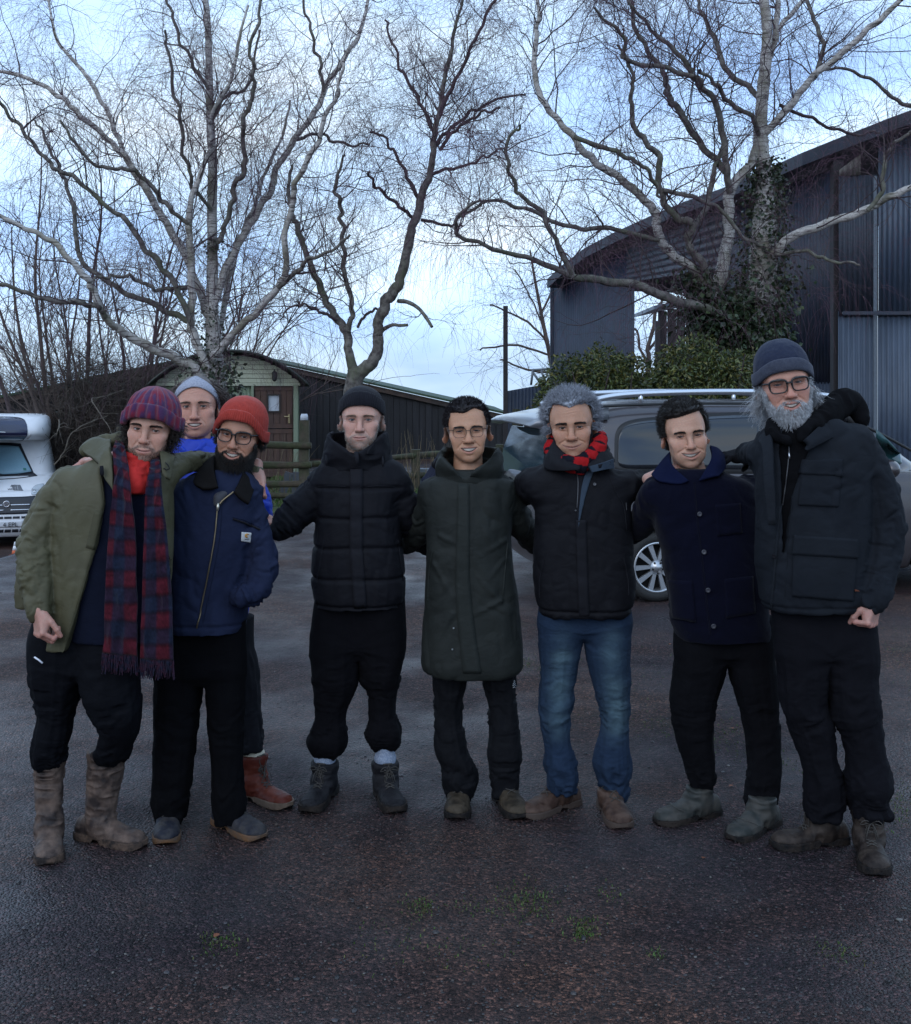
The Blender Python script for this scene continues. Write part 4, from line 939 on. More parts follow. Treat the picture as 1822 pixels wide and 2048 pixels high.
# ---- thicket of bare stems on the far left
tk = empty('bare_thicket', (W(150, 0, 28)[0], 28, -1.4), 'dense bare brown thicket of willow and hazel stems on the far left', 'shrub')
r = np.random.default_rng(5); n = 42
bx = r.uniform(40, 330, n); B = np.array([W(x, 0, (28.2 if x > 115 else 33) + r.uniform(-1, 1.2)) for x in bx]); B[:, 2] = gz(B[:, 0], B[:, 1]) - .1
ang = np.radians(np.interp(bx, [40, 330], [-48, 40]) + r.normal(0, 16, n))
D = np.stack((np.sin(ang), r.normal(0, .25, n), np.cos(ang)), 1)
S = grow(B, D, r.uniform(5.0, 9.6, n), 16, .05, (0, 0, .02), 6)
for i in range(n):
    V, Q = tubes(S[i:i + 1], (r.uniform(.04, .085) * (1 - .82 * np.linspace(0, 1, 17)))[None], 6); mk('stem', V, Q, M_hz if i % 3 else M_branch, tk)
def kids(B, n, l, seg, pull, wig, seed, j0=2, side=.8, up=.25):
    r = np.random.default_rng(seed); N, M, _ = B.shape; k = r.integers(0, N, n); j = r.integers(j0, M, n); p = B[k, j]; t = norm(B[k, j] - B[k, j - 1]); s_ = r.normal(size=(n, 3)); s_ -= (s_ * t).sum(1, keepdims=True) * t
    return grow(p, norm(norm(s_) * side + t + np.array((0, 0, up))), l * r.uniform(.4, 1.2, n), seg, wig, (0, 0, pull), seed)
k1 = kids(S, 900, 2.4, 8, .02, .10, 7, 1); k2 = kids(k1, 5600, 1.05, 6, -.01, .13, 8)
V, Q = tubes(k1, (.014 * r.uniform(.5, 1.2, 900))[:, None] * (1 - .7 * np.linspace(0, 1, 9))[None], 4); mk('branches', V, Q, M_hz, tk, kind='stuff')
V, Q = tubes(k2, (.0050 * r.uniform(.6, 1.2, 5600))[:, None] * (1 - .5 * np.linspace(0, 1, 7))[None], 3); mk('twigs', V, Q, M_hz, tk, kind='stuff')
# low bramble and dead growth at its foot, with dark ivy
n = 6500; px = r.uniform(-40, 400, n); dpt = np.where(px > 110, r.uniform(26.6, 29.6, n), r.uniform(32.5, 34, n)); hz = r.random(n) ** 1.1 * (4.3 - 1.5 * np.abs(px - 170) / 230)
P = np.stack(((px - CX) / F * dpt, dpt, 0 * px), 1); P[:, 2] = gz(P[:, 0], P[:, 1]) + hz
T3 = grow(P, r.normal(size=(n, 3)) + (0, 0, .3), r.uniform(.5, 2.0, n), 7, .16, (0, 0, -.03), 9)
V, Q = tubes(T3, (.008 * r.uniform(.4, 1.3, n))[:, None] * (1 - .6 * np.linspace(0, 1, 8))[None], 3); mk('brambles', V, Q, mat('bramble', col=(.040, .030, .026), col2=(.075, .056, .045), vscale=3, rough=.9), tk, kind='stuff')
n = 9000; px = r.normal(190, 85, n); dpt = np.where(px > 112, r.uniform(27.2, 29.7, n), r.uniform(32.5, 34, n)); P = np.stack(((px - CX) / F * dpt, dpt, 0 * px), 1); P[:, 2] = gz(P[:, 0], P[:, 1]) + r.random(n) ** .9 * (4.2 - 1.9 * np.abs(px - 190) / 150)
ok = vnoise(P * .9, 4) + .35 * vnoise(P * 3, 5) > -.12
leaf_cloud('ivy', P[ok], r.normal(size=(ok.sum(), 3)), .11, M_leaf, [(.014, .022, .011), (.02, .03, .014), (.010, .015, .009), (.035, .028, .02)], tk, 10)
pale = mat('pale_dead_branch', col=(.16, .14, .115), col2=(.10, .085, .07), vscale=9, rough=.85)
for pts, rr in (([(250, 780, 27.2), (200, 795, 26.8), (185, 800, 26.5), (215, 850, 26.3), (225, 870, 26.2)], .018), ([(120, 840, 26.4), (112, 870, 26.2), (90, 885, 31.4), (85, 905, 31.4)], .016), ([(60, 830, 32.0), (40, 800, 32.0), (50, 795, 32.0), (100, 810, 31.9), (150, 815, 26.7)], .017), ([(110, 930, 26.2), (130, 900, 26.2), (150, 860, 26.2), (215, 830, 26.5)], .02)):
    q = spline([W(*x) for x in pts], 20); q[:, :] += .02 * np.stack([vnoise(np.column_stack((np.arange(20) * .7, 0 * q[:, 0], 0 * q[:, 0])), c) for c in range(3)], 1)
    V, Q = tubes(q[None], (rr * (1 - .6 * np.linspace(0, 1, 20)))[None], 6); mk('dead_branch', V, Q, pale, tk)
    kk = kids(q[None], 10, .5, 6, -.02, .15, 3); V, Q = tubes(kk, np.full((10, 1), .006) * (1 - .6 * np.linspace(0, 1, 7))[None], 4); mk('twigs', V, Q, pale, tk, kind='stuff')
# ---- slender far tree beside the steel post
t4 = Tree('young_tree', 34.0, 1105, 'slender bare young tree behind the steel post', 51)
t4.limb([(1112, 860, 6), (1104, 740, 5), (1085, 640, 4), (1070, 560, 3), (1060, 500, 2)], M_hz, 'trunk', twigs=1)
for pts in ([(1105, 745, 4), (1060, 740, 3), (1000, 720, 2)], [(1092, 680, 3), (1050, 640, 3), (980, 610, 2)], [(1098, 710, 3), (1030, 690, 3), (960, 700, 2)], [(1080, 630, 3), (1110, 570, 3), (1125, 520, 2)], [(1088, 660, 3), (1065, 600, 2), (1030, 540, 2)]): t4.limb(pts, M_hz, crook=.05)
t4.crown(60, 260, 420, 1.6, 1.0, .8, M_hz, M_hz, rmax=.2, r3=.004, drop=0, wig=.08)
t5 = Tree('young_tree', 38.0, 1290, 'bare thorn tree seen through the open barn bay', 52)
for i, pts in enumerate(([(1290, 860, 7), (1295, 720, 5), (1310, 640, 4), (1330, 560, 2)], [(1294, 730, 4), (1270, 660, 3), (1265, 580, 2)], [(1298, 700, 4), (1340, 640, 3), (1390, 590, 2)])): t5.limb(pts, M_hz, 'trunk' if i == 0 else 'limb', crook=.08)
t5.crown(45, 200, 300, 1.8, .9, .8, M_hz, M_hz, rmax=.3, r3=.005, drop=0, wig=.12)
# ---- evergreen shrubs behind the car
def shrub(label, d, blobs, n, seed):
    r = np.random.default_rng(seed); c = np.array([W(b[0], b[1], d + b[3]) for b in blobs]); R = np.array([b[2] / F * d for b in blobs])
    s = empty('evergreen_shrub', (c[:, 0].mean(), d, 0), label, 'shrub')
    k = r.choice(len(blobs), n, p=R ** 2 / (R ** 2).sum()); u = norm(r.normal(size=(n, 3))); rad = R[k] * r.random(n) ** .22
    lump = 1 + .34 * vnoise(u * 2.6 + k[:, None] * 7, seed) + .12 * vnoise(u * 7 + k[:, None], seed + 1)
    P = c[k] + u * (rad * lump)[:, None] * (1.1, .9, .92)
    ok = (P[:, 2] > .05) & (vnoise(P * 2.2, seed + 2) > -.62)
    nst = 16
    base = np.array((c[:, 0].mean(), d + .2, 0.0)); tips = c[r.integers(0, len(c), nst)] + r.normal(0, .3, (nst, 3))
    B = np.array([spline([base + (r.normal(0, .15), r.normal(0, .1), 0), (base + t_) / 2 + r.normal(0, .1, 3), t_], 8) for t_ in tips])
    V, Q = tubes(B, np.full((nst, 1), .018) * (1 - .7 * np.linspace(0, 1, 8))[None], 5); mk('stems', V, Q, M_branch, s, kind='stuff')
    leaf_cloud('foliage', P[ok], u[ok], .062, M_leaf, [(.055, .075, .018), (.075, .09, .02), (.035, .05, .015), (.12, .105, .025), (.025, .036, .013)], s, seed + 4, .35, .42)
shrub('rounded yellow-green evergreen shrub beside the low black fence', 13.6, [(1150, 770, 62, 0), (1205, 745, 60, .2), (1255, 770, 62, 0), (1215, 810, 80, -.1), (1140, 820, 70, 0), (1285, 800, 50, .2)], 14000, 61)
shrub('larger yellow-green evergreen shrub at the foot of the ivy tree', 13.4, [(1380, 740, 70, .1), (1345, 790, 60, 0), (1440, 770, 70, -.1), (1490, 760, 60, .1), (1530, 790, 55, .2), (1400, 820, 90, 0)], 17000, 67)
# overhead wire from the barn
V, Q = tubes(spline([W(1690, 101, 19), W(1760, 104, 18.6), W(1860, 100, 18)], 12)[None], np.full((1, 12), .008), 4); tag(mk('overhead_wire', V, Q, M_steel), 'thin dark wire running through the right-hand tree towards the barn', 'wire')
# ------------------------------------------------------------------ vehicles
def text_mesh(name, s, size, origin, ux, uz, m, parent, mirror=False, align='LEFT', depth=.004):
    cu = bpy.data.curves.new(name, 'FONT'); cu.body = s; cu.size = size; cu.align_x = align; cu.align_y = 'CENTER'; cu.extrude = depth; cu.resolution_u = 3
    o = bpy.data.objects.new(name, cu); COL.objects.link(o)
    bpy.context.view_layer.update()
    me = bpy.data.meshes.new_from_object(o.evaluated_get(bpy.context.evaluated_depsgraph_get()))
    V = np.array([v.co[:] for v in me.vertices]); Fc = [tuple(p.vertices) for p in me.polygons]
    bpy.data.objects.remove(o); bpy.data.meshes.remove(me); bpy.data.curves.remove(cu)
    ux, uz = np.asarray(ux, float), np.asarray(uz, float); n_ = np.cross(ux, uz)
    if mirror: V[:, 0] *= -1; Fc = [f[::-1] for f in Fc]
    return mk(name, np.asarray(origin) + V[:, :1] * ux + V[:, 1:2] * uz + V[:, 2:3] * n_, Fc, m, parent, False)
def car():
    phi = math.radians(12); f_ = np.array((math.cos(phi), math.sin(phi), 0)); l_ = np.array((-math.sin(phi), math.cos(phi), 0))
    wc = np.array((1.68, 9.80, 0)); O = wc - 1.0 * f_ - .10 * l_
    T = lambda P: O + np.asarray(P, float)[..., 0:1] * f_ + np.asarray(P, float)[..., 1:2] * l_ + np.asarray(P, float)[..., 2:3] * np.array((0, 0, 1.0))
    root = empty('parked_car', T(np.array([(2.3, .9, 0)]))[0], 'brown-grey people carrier with silver roof rails parked behind the right half of the group', 'car')
    WM_ = root
    f = Fld((-.25, -.06, .12), (4.75, 1.96, 1.85), .026)
    f.loft([(.20, 2.32, 2.10, .92, .84), (.34, 2.32, 2.26, .92, .91), (.62, 2.32, 2.31, .92, .925), (.92, 2.30, 2.28, .92, .905), (1.06, 2.2, 2.12, .92, .87)], n=7, k=.04)
    f.loft([(1.0, 1.95, 1.86, .92, .87), (1.25, 1.78, 1.66, .92, .82), (1.45, 1.62, 1.44, .92, .765), (1.58, 1.58, 1.24, .92, .71), (1.66, 1.55, 1.0, .92, .62), (1.695, 1.55, .75, .92, .50)], n=5, k=.05)
    for u in (1.0, 3.75):
        def arch(X, Y, Z, u=u): return np.maximum(np.sqrt((X - u) ** 2 + (Z - .30) ** 2) - .365, Y - .32)
        f.put((u - .4, -.1, -.1), (u + .4, .32, .7), arch, .02, 's')

    V, Q = f.mesh(); V = relax(V, Q, 3, .5)
    M_paint = mat('brown_grey_paint', col=(.062, .054, .058), rough=.32, metal=.4, coat=.6, var=.06, vscale=2)
    Vw = T(V); b = mk('body', Vw, Q, M_paint, root); tr = bvh(Vw, Q)
    M_gl = mat('dark_car_glass', col=(.012, .014, .018), rough=.06, spec=.7, bump=.02, bscale=3)
    M_gl2 = mat('pale_rear_glass', col=(.02, .04, .055), rough=.05, spec=.6)
    M_tr = mat('black_plastic', col=(.012, .012, .013), rough=.6)
    M_al = mat('satin_aluminium', col=(.62, .64, .68), rough=.28, metal=.85)
    g = lambda nm, a, c, m, off=.012, th=.03, nu=28, nv=10, par=root: patch(nm, tr, 10, a, c, m, par, nu, nv, off, th)
    fr = g('window_surround', [(1229, 905), (1231, 868), (1244, 848), (1275, 838), (1330, 833), (1430, 827), (1540, 822)], [(1229, 930), (1232, 940), (1250, 945), (1290, 946), (1340, 946), (1430, 947), (1540, 948)], M_tr, .006, .03, 40, 10)
    g('side_window', [(1236, 905), (1238, 872), (1250, 854), (1278, 845), (1330, 840), (1430, 834), (1527, 829)], [(1236, 925), (1240, 932), (1255, 937), (1290, 938), (1340, 938), (1430, 939), (1527, 940)], M_gl, .014, .02, 40, 10, fr)
    fr = g('window_surround', [(1540, 822), (1640, 818), (1700, 822)], [(1540, 948), (1650, 946), (1800, 940)], M_tr, .006, .03)
    g('side_window', [(1548, 829), (1635, 826), (1690, 830)], [(1548, 940), (1640, 939), (1735, 935)], M_gl, .014, .02, 28, 10, fr)
    g('quarter_window', [(1752, 858), (1768, 872), (1788, 892), (1800, 908)], [(1752, 915), (1770, 924), (1788, 927), (1802, 928)], mat('teal_glass', col=(.02, .06, .065), rough=.06), .014, .02, 12, 8)
    def seam_(pts, r=.006): P = on_surface(tr, pts, 10, .001, 24); V_, F_ = tubes(P[None], np.full((1, 24), r), 5); mk('panel_gap', V_, F_, M_tr, root)
    seam_([(1540, 945), (1541, 1000), (1536, 1080), (1530, 1130)]); seam_([(1395, 947), (1393, 1010), (1375, 1060)]); seam_([(1100, 985), (1180, 988), (1300, 992), (1540, 996), (1800, 985)], .004)
    # rear glass, lights, spoiler
    def rear(nm, P, m, par=root, th=.03):
        P = np.array(P, float); mb = MB(); k = len(P); A = T(P); Bk = T(P + (th, 0, 0))
        mb.add(np.vstack((A, Bk)), [tuple(range(k))[::-1], tuple(range(k, 2 * k))] + [(i, (i + 1) % k, (i + 1) % k + k, i + k) for i in range(k)]); return mb.build(nm, m, par)
    rear('rear_window', [(.055, .14, 1.02), (.055, 1.70, 1.02), (.085, 1.68, 1.22), (.15, 1.60, 1.44), (.15, .24, 1.44), (.085, .16, 1.22)], M_gl2)
    for v0, v1, s_ in ((.0, .26, 1), (1.58, 1.84, -1)):
        rear('tail_light', [(-.015, v0 + .02, .58), (-.015, v1 - .02, .60), (.0, v1 - .02, .70), (.0, v0 + .03, .70)], mat('red_lens', col=(.35, .012, .012), rough=.15), root, .06)
        rear('reflector', [(-.02, v0 + .55 * s_, .54), (-.02, v1 + .55 * s_, .54), (-.02, v1 + .55 * s_, .60), (-.02, v0 + .55 * s_, .60)], bpy.data.materials['red_lens'], root, .04)
    rear('number_plate', [(-.022, .66, .80), (-.022, 1.18, .80), (-.012, 1.18, .91), (-.012, .66, .91)], mat('yellow_plate', col=(.55, .42, .03), rough=.4), root, .02)
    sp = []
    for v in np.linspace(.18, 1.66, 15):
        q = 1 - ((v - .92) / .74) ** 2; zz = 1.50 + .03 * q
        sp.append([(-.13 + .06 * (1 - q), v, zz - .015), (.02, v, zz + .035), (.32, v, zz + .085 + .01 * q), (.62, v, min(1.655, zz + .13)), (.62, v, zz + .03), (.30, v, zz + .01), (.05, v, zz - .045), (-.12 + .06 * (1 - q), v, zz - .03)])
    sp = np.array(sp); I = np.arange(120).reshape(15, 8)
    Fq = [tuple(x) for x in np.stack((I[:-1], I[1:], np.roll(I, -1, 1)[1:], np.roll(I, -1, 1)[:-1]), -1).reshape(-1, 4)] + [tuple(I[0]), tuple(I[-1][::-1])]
    mk('spoiler', T(sp.reshape(-1, 3)), Fq, mat('sky_sheen_spoiler', col=(.22, .23, .25), rough=.3, metal=.4, coat=.4), root, True)  # paler than the body paint: sky reflection put into the colour
    # roof rails
    for v in (.30, 1.54):
        P = spline([(.42, v, 1.64), (.58, v, 1.705), (.9, v, 1.745), (1.6, v, 1.765), (2.4, v, 1.755), (2.75, v, 1.72), (2.9, v, 1.65)], 40); V_, F_ = tubes(T(P)[None], np.full((1, 40), .026), 8); mk('roof_rail', V_, F_, M_al, root)
        for u in (.95, 2.4): V_, F_ = tube(T(np.array([(u, v, 1.66), (u, v, 1.75)])), .022, 6); mk('rail_foot', V_, F_, M_al, root)
    P = spline([(.30, .16, 1.60), (.6, .17, 1.645), (1.6, .18, 1.665), (2.5, .17, 1.63), (3.0, .13, 1.45), (3.5, .10, 1.2)], 30); V_, F_ = tubes(T(P)[None], np.full((1, 30), .014), 6); mk('roof_gutter', V_, F_, M_tr, root)
    mm = T(np.array([(3.05, -.12, 1.10)]))[0]; bl = Fld(mm - .25, mm + .25, .02); bl.ell(mm, (.09, .13, .085)); V_, Q_ = bl.mesh(); mk('wing_mirror', V_, Q_, M_paint, root)
    # wheels: tyre, rim with five pairs of spokes, hub, bolts
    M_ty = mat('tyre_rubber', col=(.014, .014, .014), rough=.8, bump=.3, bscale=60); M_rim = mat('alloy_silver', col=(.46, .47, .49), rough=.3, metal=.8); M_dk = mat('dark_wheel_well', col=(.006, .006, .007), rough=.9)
    for u, v0, s_ in ((1.0, .035, 1), (3.75, .035, 1), (1.0, 1.80, -1), (3.75, 1.80, -1)):
        def ring(prof, n=48):
            a = np.linspace(0, 2 * math.pi, n, endpoint=False); G = np.array([[(u + r * math.cos(x), v0 + s_ * w, .293 + r * math.sin(x)) for x in a] for r, w in prof]); J = np.arange(len(prof) * n).reshape(len(prof), n)
            return T(G.reshape(-1, 3)), np.stack((J[:-1], np.roll(J, -1, 1)[:-1], np.roll(J, -1, 1)[1:], J[1:]), -1).reshape(-1, 4)
        V_, F_ = ring([(.205, .02), (.215, .0), (.25, -.008), (.278, .004), (.290, .03), (.293, .09), (.291, .16), (.27, .19), (.2, .18)]); wh = mk('tyre', V_, F_, M_ty, root)
        V_, F_ = ring([(.213, .0), (.203, -.006), (.196, .0), (.19, .05), (.19, .15)]); mk('rim', V_, F_, M_rim, wh)
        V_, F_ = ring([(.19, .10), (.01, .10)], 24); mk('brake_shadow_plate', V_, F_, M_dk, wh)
        mb = MB()
        for k in range(5):
            for dk in (-.21, .21):
                a = math.pi / 2 + k * 2 * math.pi / 5 + dk * .9; a2 = math.pi / 2 + k * 2 * math.pi / 5 + dk * 1.55
                c0, c1 = np.array((math.cos(a), math.sin(a))), np.array((math.cos(a2), math.sin(a2))); t0 = np.array((-c0[1], c0[0])); t1 = np.array((-c1[1], c1[0]))
                P = []
                for w_, dw in ((.008, 0.0), (.035, .03)):
                    for (c, t, rr, hw2) in ((c0, t0, .045, .014), (c1, t1, .200, .022)):
                        for q in (-1, 1): xy = c * rr + t * q * hw2; P.append((u + xy[0], v0 + s_ * w_, .293 + xy[1]))
                P = np.array(P)[[0, 1, 3, 2, 4, 5, 7, 6]]; mb.hexa(T(P))
        mb.build('spokes', M_rim, wh)
        V_, F_ = ring([(.062, .03), (.06, .004), (.03, -.004), (.028, -.007), (.001, -.008)], 24); mk('hub_cap', V_, F_, M_rim, wh)
        for k in range(5):
            a = -math.pi / 2 + k * 2 * math.pi / 5; c0 = np.array([(u + .047 * math.cos(a), v0 - s_ * .006, .293 + .047 * math.sin(a)), (u + .047 * math.cos(a), v0 + s_ * .01, .293 + .047 * math.sin(a))]); V_, F_ = tube(T(c0), .009, 8); mk('wheel_bolt', V_, F_, M_tr, wh)
    mb = MB(); P = np.array([(.3, .3, .2), (4.4, .3, .2), (4.4, 1.54, .2), (.3, 1.54, .2), (.3, .3, .6), (4.4, .3, .6), (4.4, 1.54, .6), (.3, 1.54, .6)]); mb.hexa(T(P)); mb.build('underbody', M_dk, root)
car()
def van():
    D = 25.0; g0 = WZ(1095, D); sc = D / F; xc = (1 - CX) * sc
    X = lambda px: (px - CX) * sc
    Z = lambda py: float(WZ(py, D))
    root = empty('motorhome', (xc, D + .4, g0), 'white motorhome with dark blue cab-top panel and pale screened windscreen at the left edge', 'motorhome')
    M_wh = mat('white_gelcoat', col=(.70, .71, .74), rough=.35, var=.04, vscale=2); M_nv = mat('navy_panel', col=(.012, .016, .05), rough=.15, coat=.5); M_bk = mat('black_trim', col=(.012, .013, .02), rough=.4)
    f = Fld((xc - 1.3, D - .4, g0 + .1), (xc + 1.3, D + 3.4, Z(828)), .032)
    f.loft([(g0 + .22, xc, .94, D + 1.2, 1.2), (Z(1060), xc, 1.0, D + 1.2, 1.3), (Z(1030), xc, 1.0, D + 1.2, 1.3), (Z(1000), xc, .98, D + 1.25, 1.22), (Z(985), xc, .97, D + 1.3, 1.15)], n=5, k=.03)
    f.loft([(Z(1000), xc, .98, D + 1.3, 1.2), (Z(975), xc, .97, D + 1.4, 1.05), (Z(957), xc, .95, D + 1.6, .95)], n=4.5, k=.05)
    f.loft([(Z(975), xc, .95, D + 1.9, 1.05), (Z(955), xc, .93, D + 1.9, 1.05), (Z(920), xc, .86, D + 2.05, .95), (Z(882), xc, .77, D + 2.2, .85)], n=5, k=.04)
    f.loft([(Z(884), xc, .78, D + 1.9, 1.1), (Z(872), xc, .82, D + 1.75, 1.25), (Z(850), xc, .83, D + 1.8, 1.2), (Z(836), xc, .76, D + 1.9, 1.05), (Z(832), xc, .6, D + 2.0, .9)], n=4, k=.03)
    V, Q = f.mesh(); V = relax(V, Q, 3, .5); b = mk('cab', V, Q, M_wh, root); tr = bvh(V, Q)
    mb = MB(); mb.box((xc - .1, D + 5.0, (g0 + .5 + Z(836)) / 2), (1.75, 4.2, Z(836) - g0 - .5)); mb.build('habitation_body', M_wh, root)
    g = lambda nm, a, c, m, off=.012, th=.03, nu=20, nv=10, par=root: patch(nm, tr, D, a, c, m, par, nu, nv, off, th)
    g('cab_top_panel', [(-56, 836), (-30, 833.5), (1, 833), (35, 834), (54, 838), (57, 850)], [(-55, 878), (-30, 881), (1, 881), (30, 881.5), (50, 881.5), (55, 880)], M_nv)
    g('rooflight_strip', [(-4, 863), (14, 864)], [(-4, 864.5), (14, 865.5)], M_wh, .02, .01, 6, 3); 
    ws = g('windscreen_surround', [(-63, 887), (-30, 885.5), (1, 885), (40, 885.5), (64, 887.5)], [(-77, 952), (-40, 957), (1, 959), (45, 957), (79, 953)], M_bk, .01, .03)
    g('windscreen', [(-58, 893), (-25, 891), (1, 890.5), (40, 891.5), (59.5, 894)], [(-72, 944), (-40, 948), (1, 949), (45, 948), (74, 944)], mat('pale_blue_screen', col=(.25, .42, .52), rough=.25, var=.05), .02, .03, 20, 10, ws)
    g('tax_sticker', [(59, 937.5), (64.5, 938)], [(59, 942), (64.5, 942.5)], mat('green_sticker', col=(.03, .20, .16), rough=.4), .032, .006, 5, 5)
    g('wiper', [(0, 951), (30, 950), (48, 951)], [(0, 953), (30, 952), (48, 952.5)], M_bk, .03, .012, 12, 3)
    hl = g('headlight', [(51, 989), (56, 981), (64, 974), (74, 970.5), (84, 969)], [(52, 991.5), (58, 991.5), (66, 989), (75, 983), (84, 977)], mat('lamp_glass', col=(.42, .46, .50), rough=.12, spec=.8), .016, .03)
    g('lamp_bulb', [(56, 982), (61, 982)], [(56, 987), (61, 987)], mat('lamp_reflector', col=(.75, .77, .8), rough=.15, metal=.6), .03, .012, 6, 5, hl)
    gr = g('grille', [(-62, 994), (-30, 994.5), (1, 994.5), (35, 994.5), (62, 993)], [(-50, 1028), (-30, 1029), (1, 1029), (30, 1029), (50, 1027.5)], M_bk, .012, .03)
    M_ch = mat('chrome_bar', col=(.55, .55, .58), rough=.25, metal=.85)
    for y, x1 in ((1011, 46), (1021, 43)): g('grille_bar', [(7, y - .9), (x1, y - .9)], [(7, y + .9), (x1, y + .9)], M_ch, .03, .03, 14, 4, gr); g('grille_bar', [(-x1, y - .9), (-5, y - .9)], [(-x1, y + .9), (-5, y + .9)], M_ch, .03, .03, 14, 4, gr)
    c = cast(tr, 1, 1010, D, .05)[0]
    def disc(nm, r0, r1, y, m, par):
        t = np.linspace(0, 2 * math.pi, 33); P = c + np.stack((r0 * np.cos(t), 0 * t - y, r0 * np.sin(t)), 1); V_, F_ = tubes(P[None], np.full((1, 33), r1), 6); return mk(nm, V_, F_, m, par)
    em = disc('badge', .062, .014, 0, M_ch, root); mb = MB(); mb.tube([c + (0, .02, 0), c + (0, -.005, 0)], .06, 20); mb.build('badge_disc', mat('badge_red_grey', col=(.22, .20, .22), rough=.3, metal=.4), em)
    for x in (-.03, -.01, .01, .03): mb = MB(); mb.tube([c + (x - .004, -.012, -.03), c + (x + .004, -.012, .03)], .005, 5); mb.build('badge_stroke', M_ch, em)
    for y0, y1, xs_ in ((1033.5, 1038, ((0, 7), (9, 22), (25, 35), (38, 46))), (1059, 1065, ((0, 6), (8, 20), (22, 35), (37, 46)))):
        for a, b_ in xs_:
            for s_ in (1, -1):
                q = sorted((s_ * a + 1, s_ * b_ + 1)); g('air_slot', [(q[0], y0), (q[1], y0)], [(q[0], y1), (q[1], y1)], M_bk, .008, .02, 8, 4)
    pl = g('number_plate', [(-29, 1042), (30, 1042)], [(-29, 1055), (30, 1055)], mat('white_plate', col=(.60, .62, .66), rough=.4), .012, .02, 14, 5)
    q = cast(tr, 14, 1048.5, D, .03)[0]; M_tx = mat('plate_black', col=(.01, .01, .012), rough=.6)
    text_mesh('plate_letters', '4 EPL', .135, (X(-4.5), q[1] - .012, Z(1048.7)), (1, 0, 0), (0, 0, 1), M_tx, pl)
    M_lg = mat('grey_vinyl', col=(.15, .16, .18), rough=.5)
    lg = g('logo_square', [(21.5, 970.5), (38, 970.8)], [(22, 981.5), (39.5, 982.8)], M_lg, .010, .008, 8, 8)
    for k in range(2): g('logo_stripe', [(27 + 4 * k, 972), (28.6 + 4 * k, 972)], [(25 + 5 * k, 981), (26.2 + 5 * k, 981)], mat('logo_pale', col=(.35, .36, .38), rough=.5) if k == 0 else bpy.data.materials['logo_pale'], .014, .004, 4, 8, lg)
    for s_, y in (('CA', 972.8), ('CON', 979.5)):
        q0, n_ = cast(tr, 12, y, D, .014); q1 = cast(tr, 12, y - 3, D, .014)[0]; uz = norm(q1 - q0)
        text_mesh('bonnet_letters', s_, .085 if len(s_) == 2 else .068, (X(19.2), q0[1], q0[2]), (1.18, 0, 0), uz, M_lg, root, True)
    for px in (-66, 62):
        cc = np.array((X(px), D + .75, g0 + .33)); t = MB(); t.tube([cc + (-.1, 0, 0), cc + (-.08, 0, 0), cc + (.08, 0, 0), cc + (.1, 0, 0)], [.27, .33, .33, .27], 28); V_ = np.concatenate(t.V); mk('wheel', V_, t.Fq, mat('van_tyre', col=(.012, .012, .012), rough=.85), root, True)
    mb = MB(); mb.box((xc, D + 2.5, g0 + .35), (1.7, 4.5, .3)); mb.build('chassis', M_bk, root)
    lt = g('marker_lamp', [(60, 869), (63.5, 868.5)], [(59.5, 878), (63, 878)], mat('clear_lamp', col=(.5, .5, .52), rough=.2), .012, .01, 4, 6)
van()
bpy.data.objects['motorhome'].rotation_euler = (0, 0, math.radians(17))
# traffic cone by the motorhome
cz = float(WZ(1101, 23.6)); cx = W(31, 0, 23.6)[0]
cn = empty('traffic_cone', (cx, 23.6, cz), 'small orange and white traffic cone beside the motorhome wheel', 'cone')
M_oc = mat('cone_orange', col=(.50, .09, .02), rough=.5); M_wc = mat('cone_white', col=(.65, .66, .68), rough=.4)
z_ = float(gz(cx, 23.6))
mb = MB(); mb.box((cx, 23.6, z_ + .02), (.20, .20, .04)); mb.build('base', M_oc, cn)
V, F_ = tube([(cx, 23.6, z_ + .04), (cx, 23.6, z_ + .13)], [.075, .06], 20); mk('cone_body', V, F_, M_oc, cn)
V, F_ = tube([(cx, 23.6, z_ + .13), (cx, 23.6, z_ + .22)], [.06, .04], 20); mk('white_band', V, F_, M_wc, cn)
V, F_ = tube([(cx, 23.6, z_ + .22), (cx, 23.6, z_ + .30)], [.04, .02], 20); mk('cone_tip', V, F_, M_wc, cn)
# ------------------------------------------------------------------ heads
def sstep(a, b, x): t = np.clip((x - a) / (b - a), 0, 1); return t * t * (3 - 2 * t)
M_skin = mat('skin', vcol=True, rough=0.5, spec=0.35, var=0.10, vscale=55, sub=0.22, bump=0.15, bscale=420, bdist=0.002)
M_eye = mat('eyeball', vcol=True, rough=0.08)
M_teeth = mat('teeth', col=(0.62, 0.585, 0.52), rough=0.3)
M_mouth = mat('mouth_inside', col=(0.06, 0.015, 0.013), rough=0.5)
def hair_mat(name, c, c2): return mat(name, col=c, col2=c2, vscale=90, rough=0.5, spec=0.35, lo=0.35, hi=0.65)
M_lash = mat('lash', col=(0.012, 0.009, 0.008), rough=0.6)
def lipy(x, w): return -0.1015 + 0.0135 * (np.abs(x) / 0.03) ** 2
def beard_mask(P, zc, w=.026, lift=.0):
    x = np.abs(P[:, 0]); z = P[:, 2]
    zl = np.interp(x, [0, .02, .032, .045, .056, .064, .072, .08], [-.054, -.055, -.060, -.070, -.064, -.045, -.012, .02])
    m = sstep(zl + .006, zl - .005, z) * sstep(-.15, -.125, z) * sstep(.03, .012, P[:, 1])
    lip = ((P[:, 0] / (w * .92)) ** 2 + ((z - zc + .003 - lift * .45) / (.0115 + .12 * (w - .02))) ** 2)
    return m * sstep(0.7, 1.3, lip)
class Head:
    pass
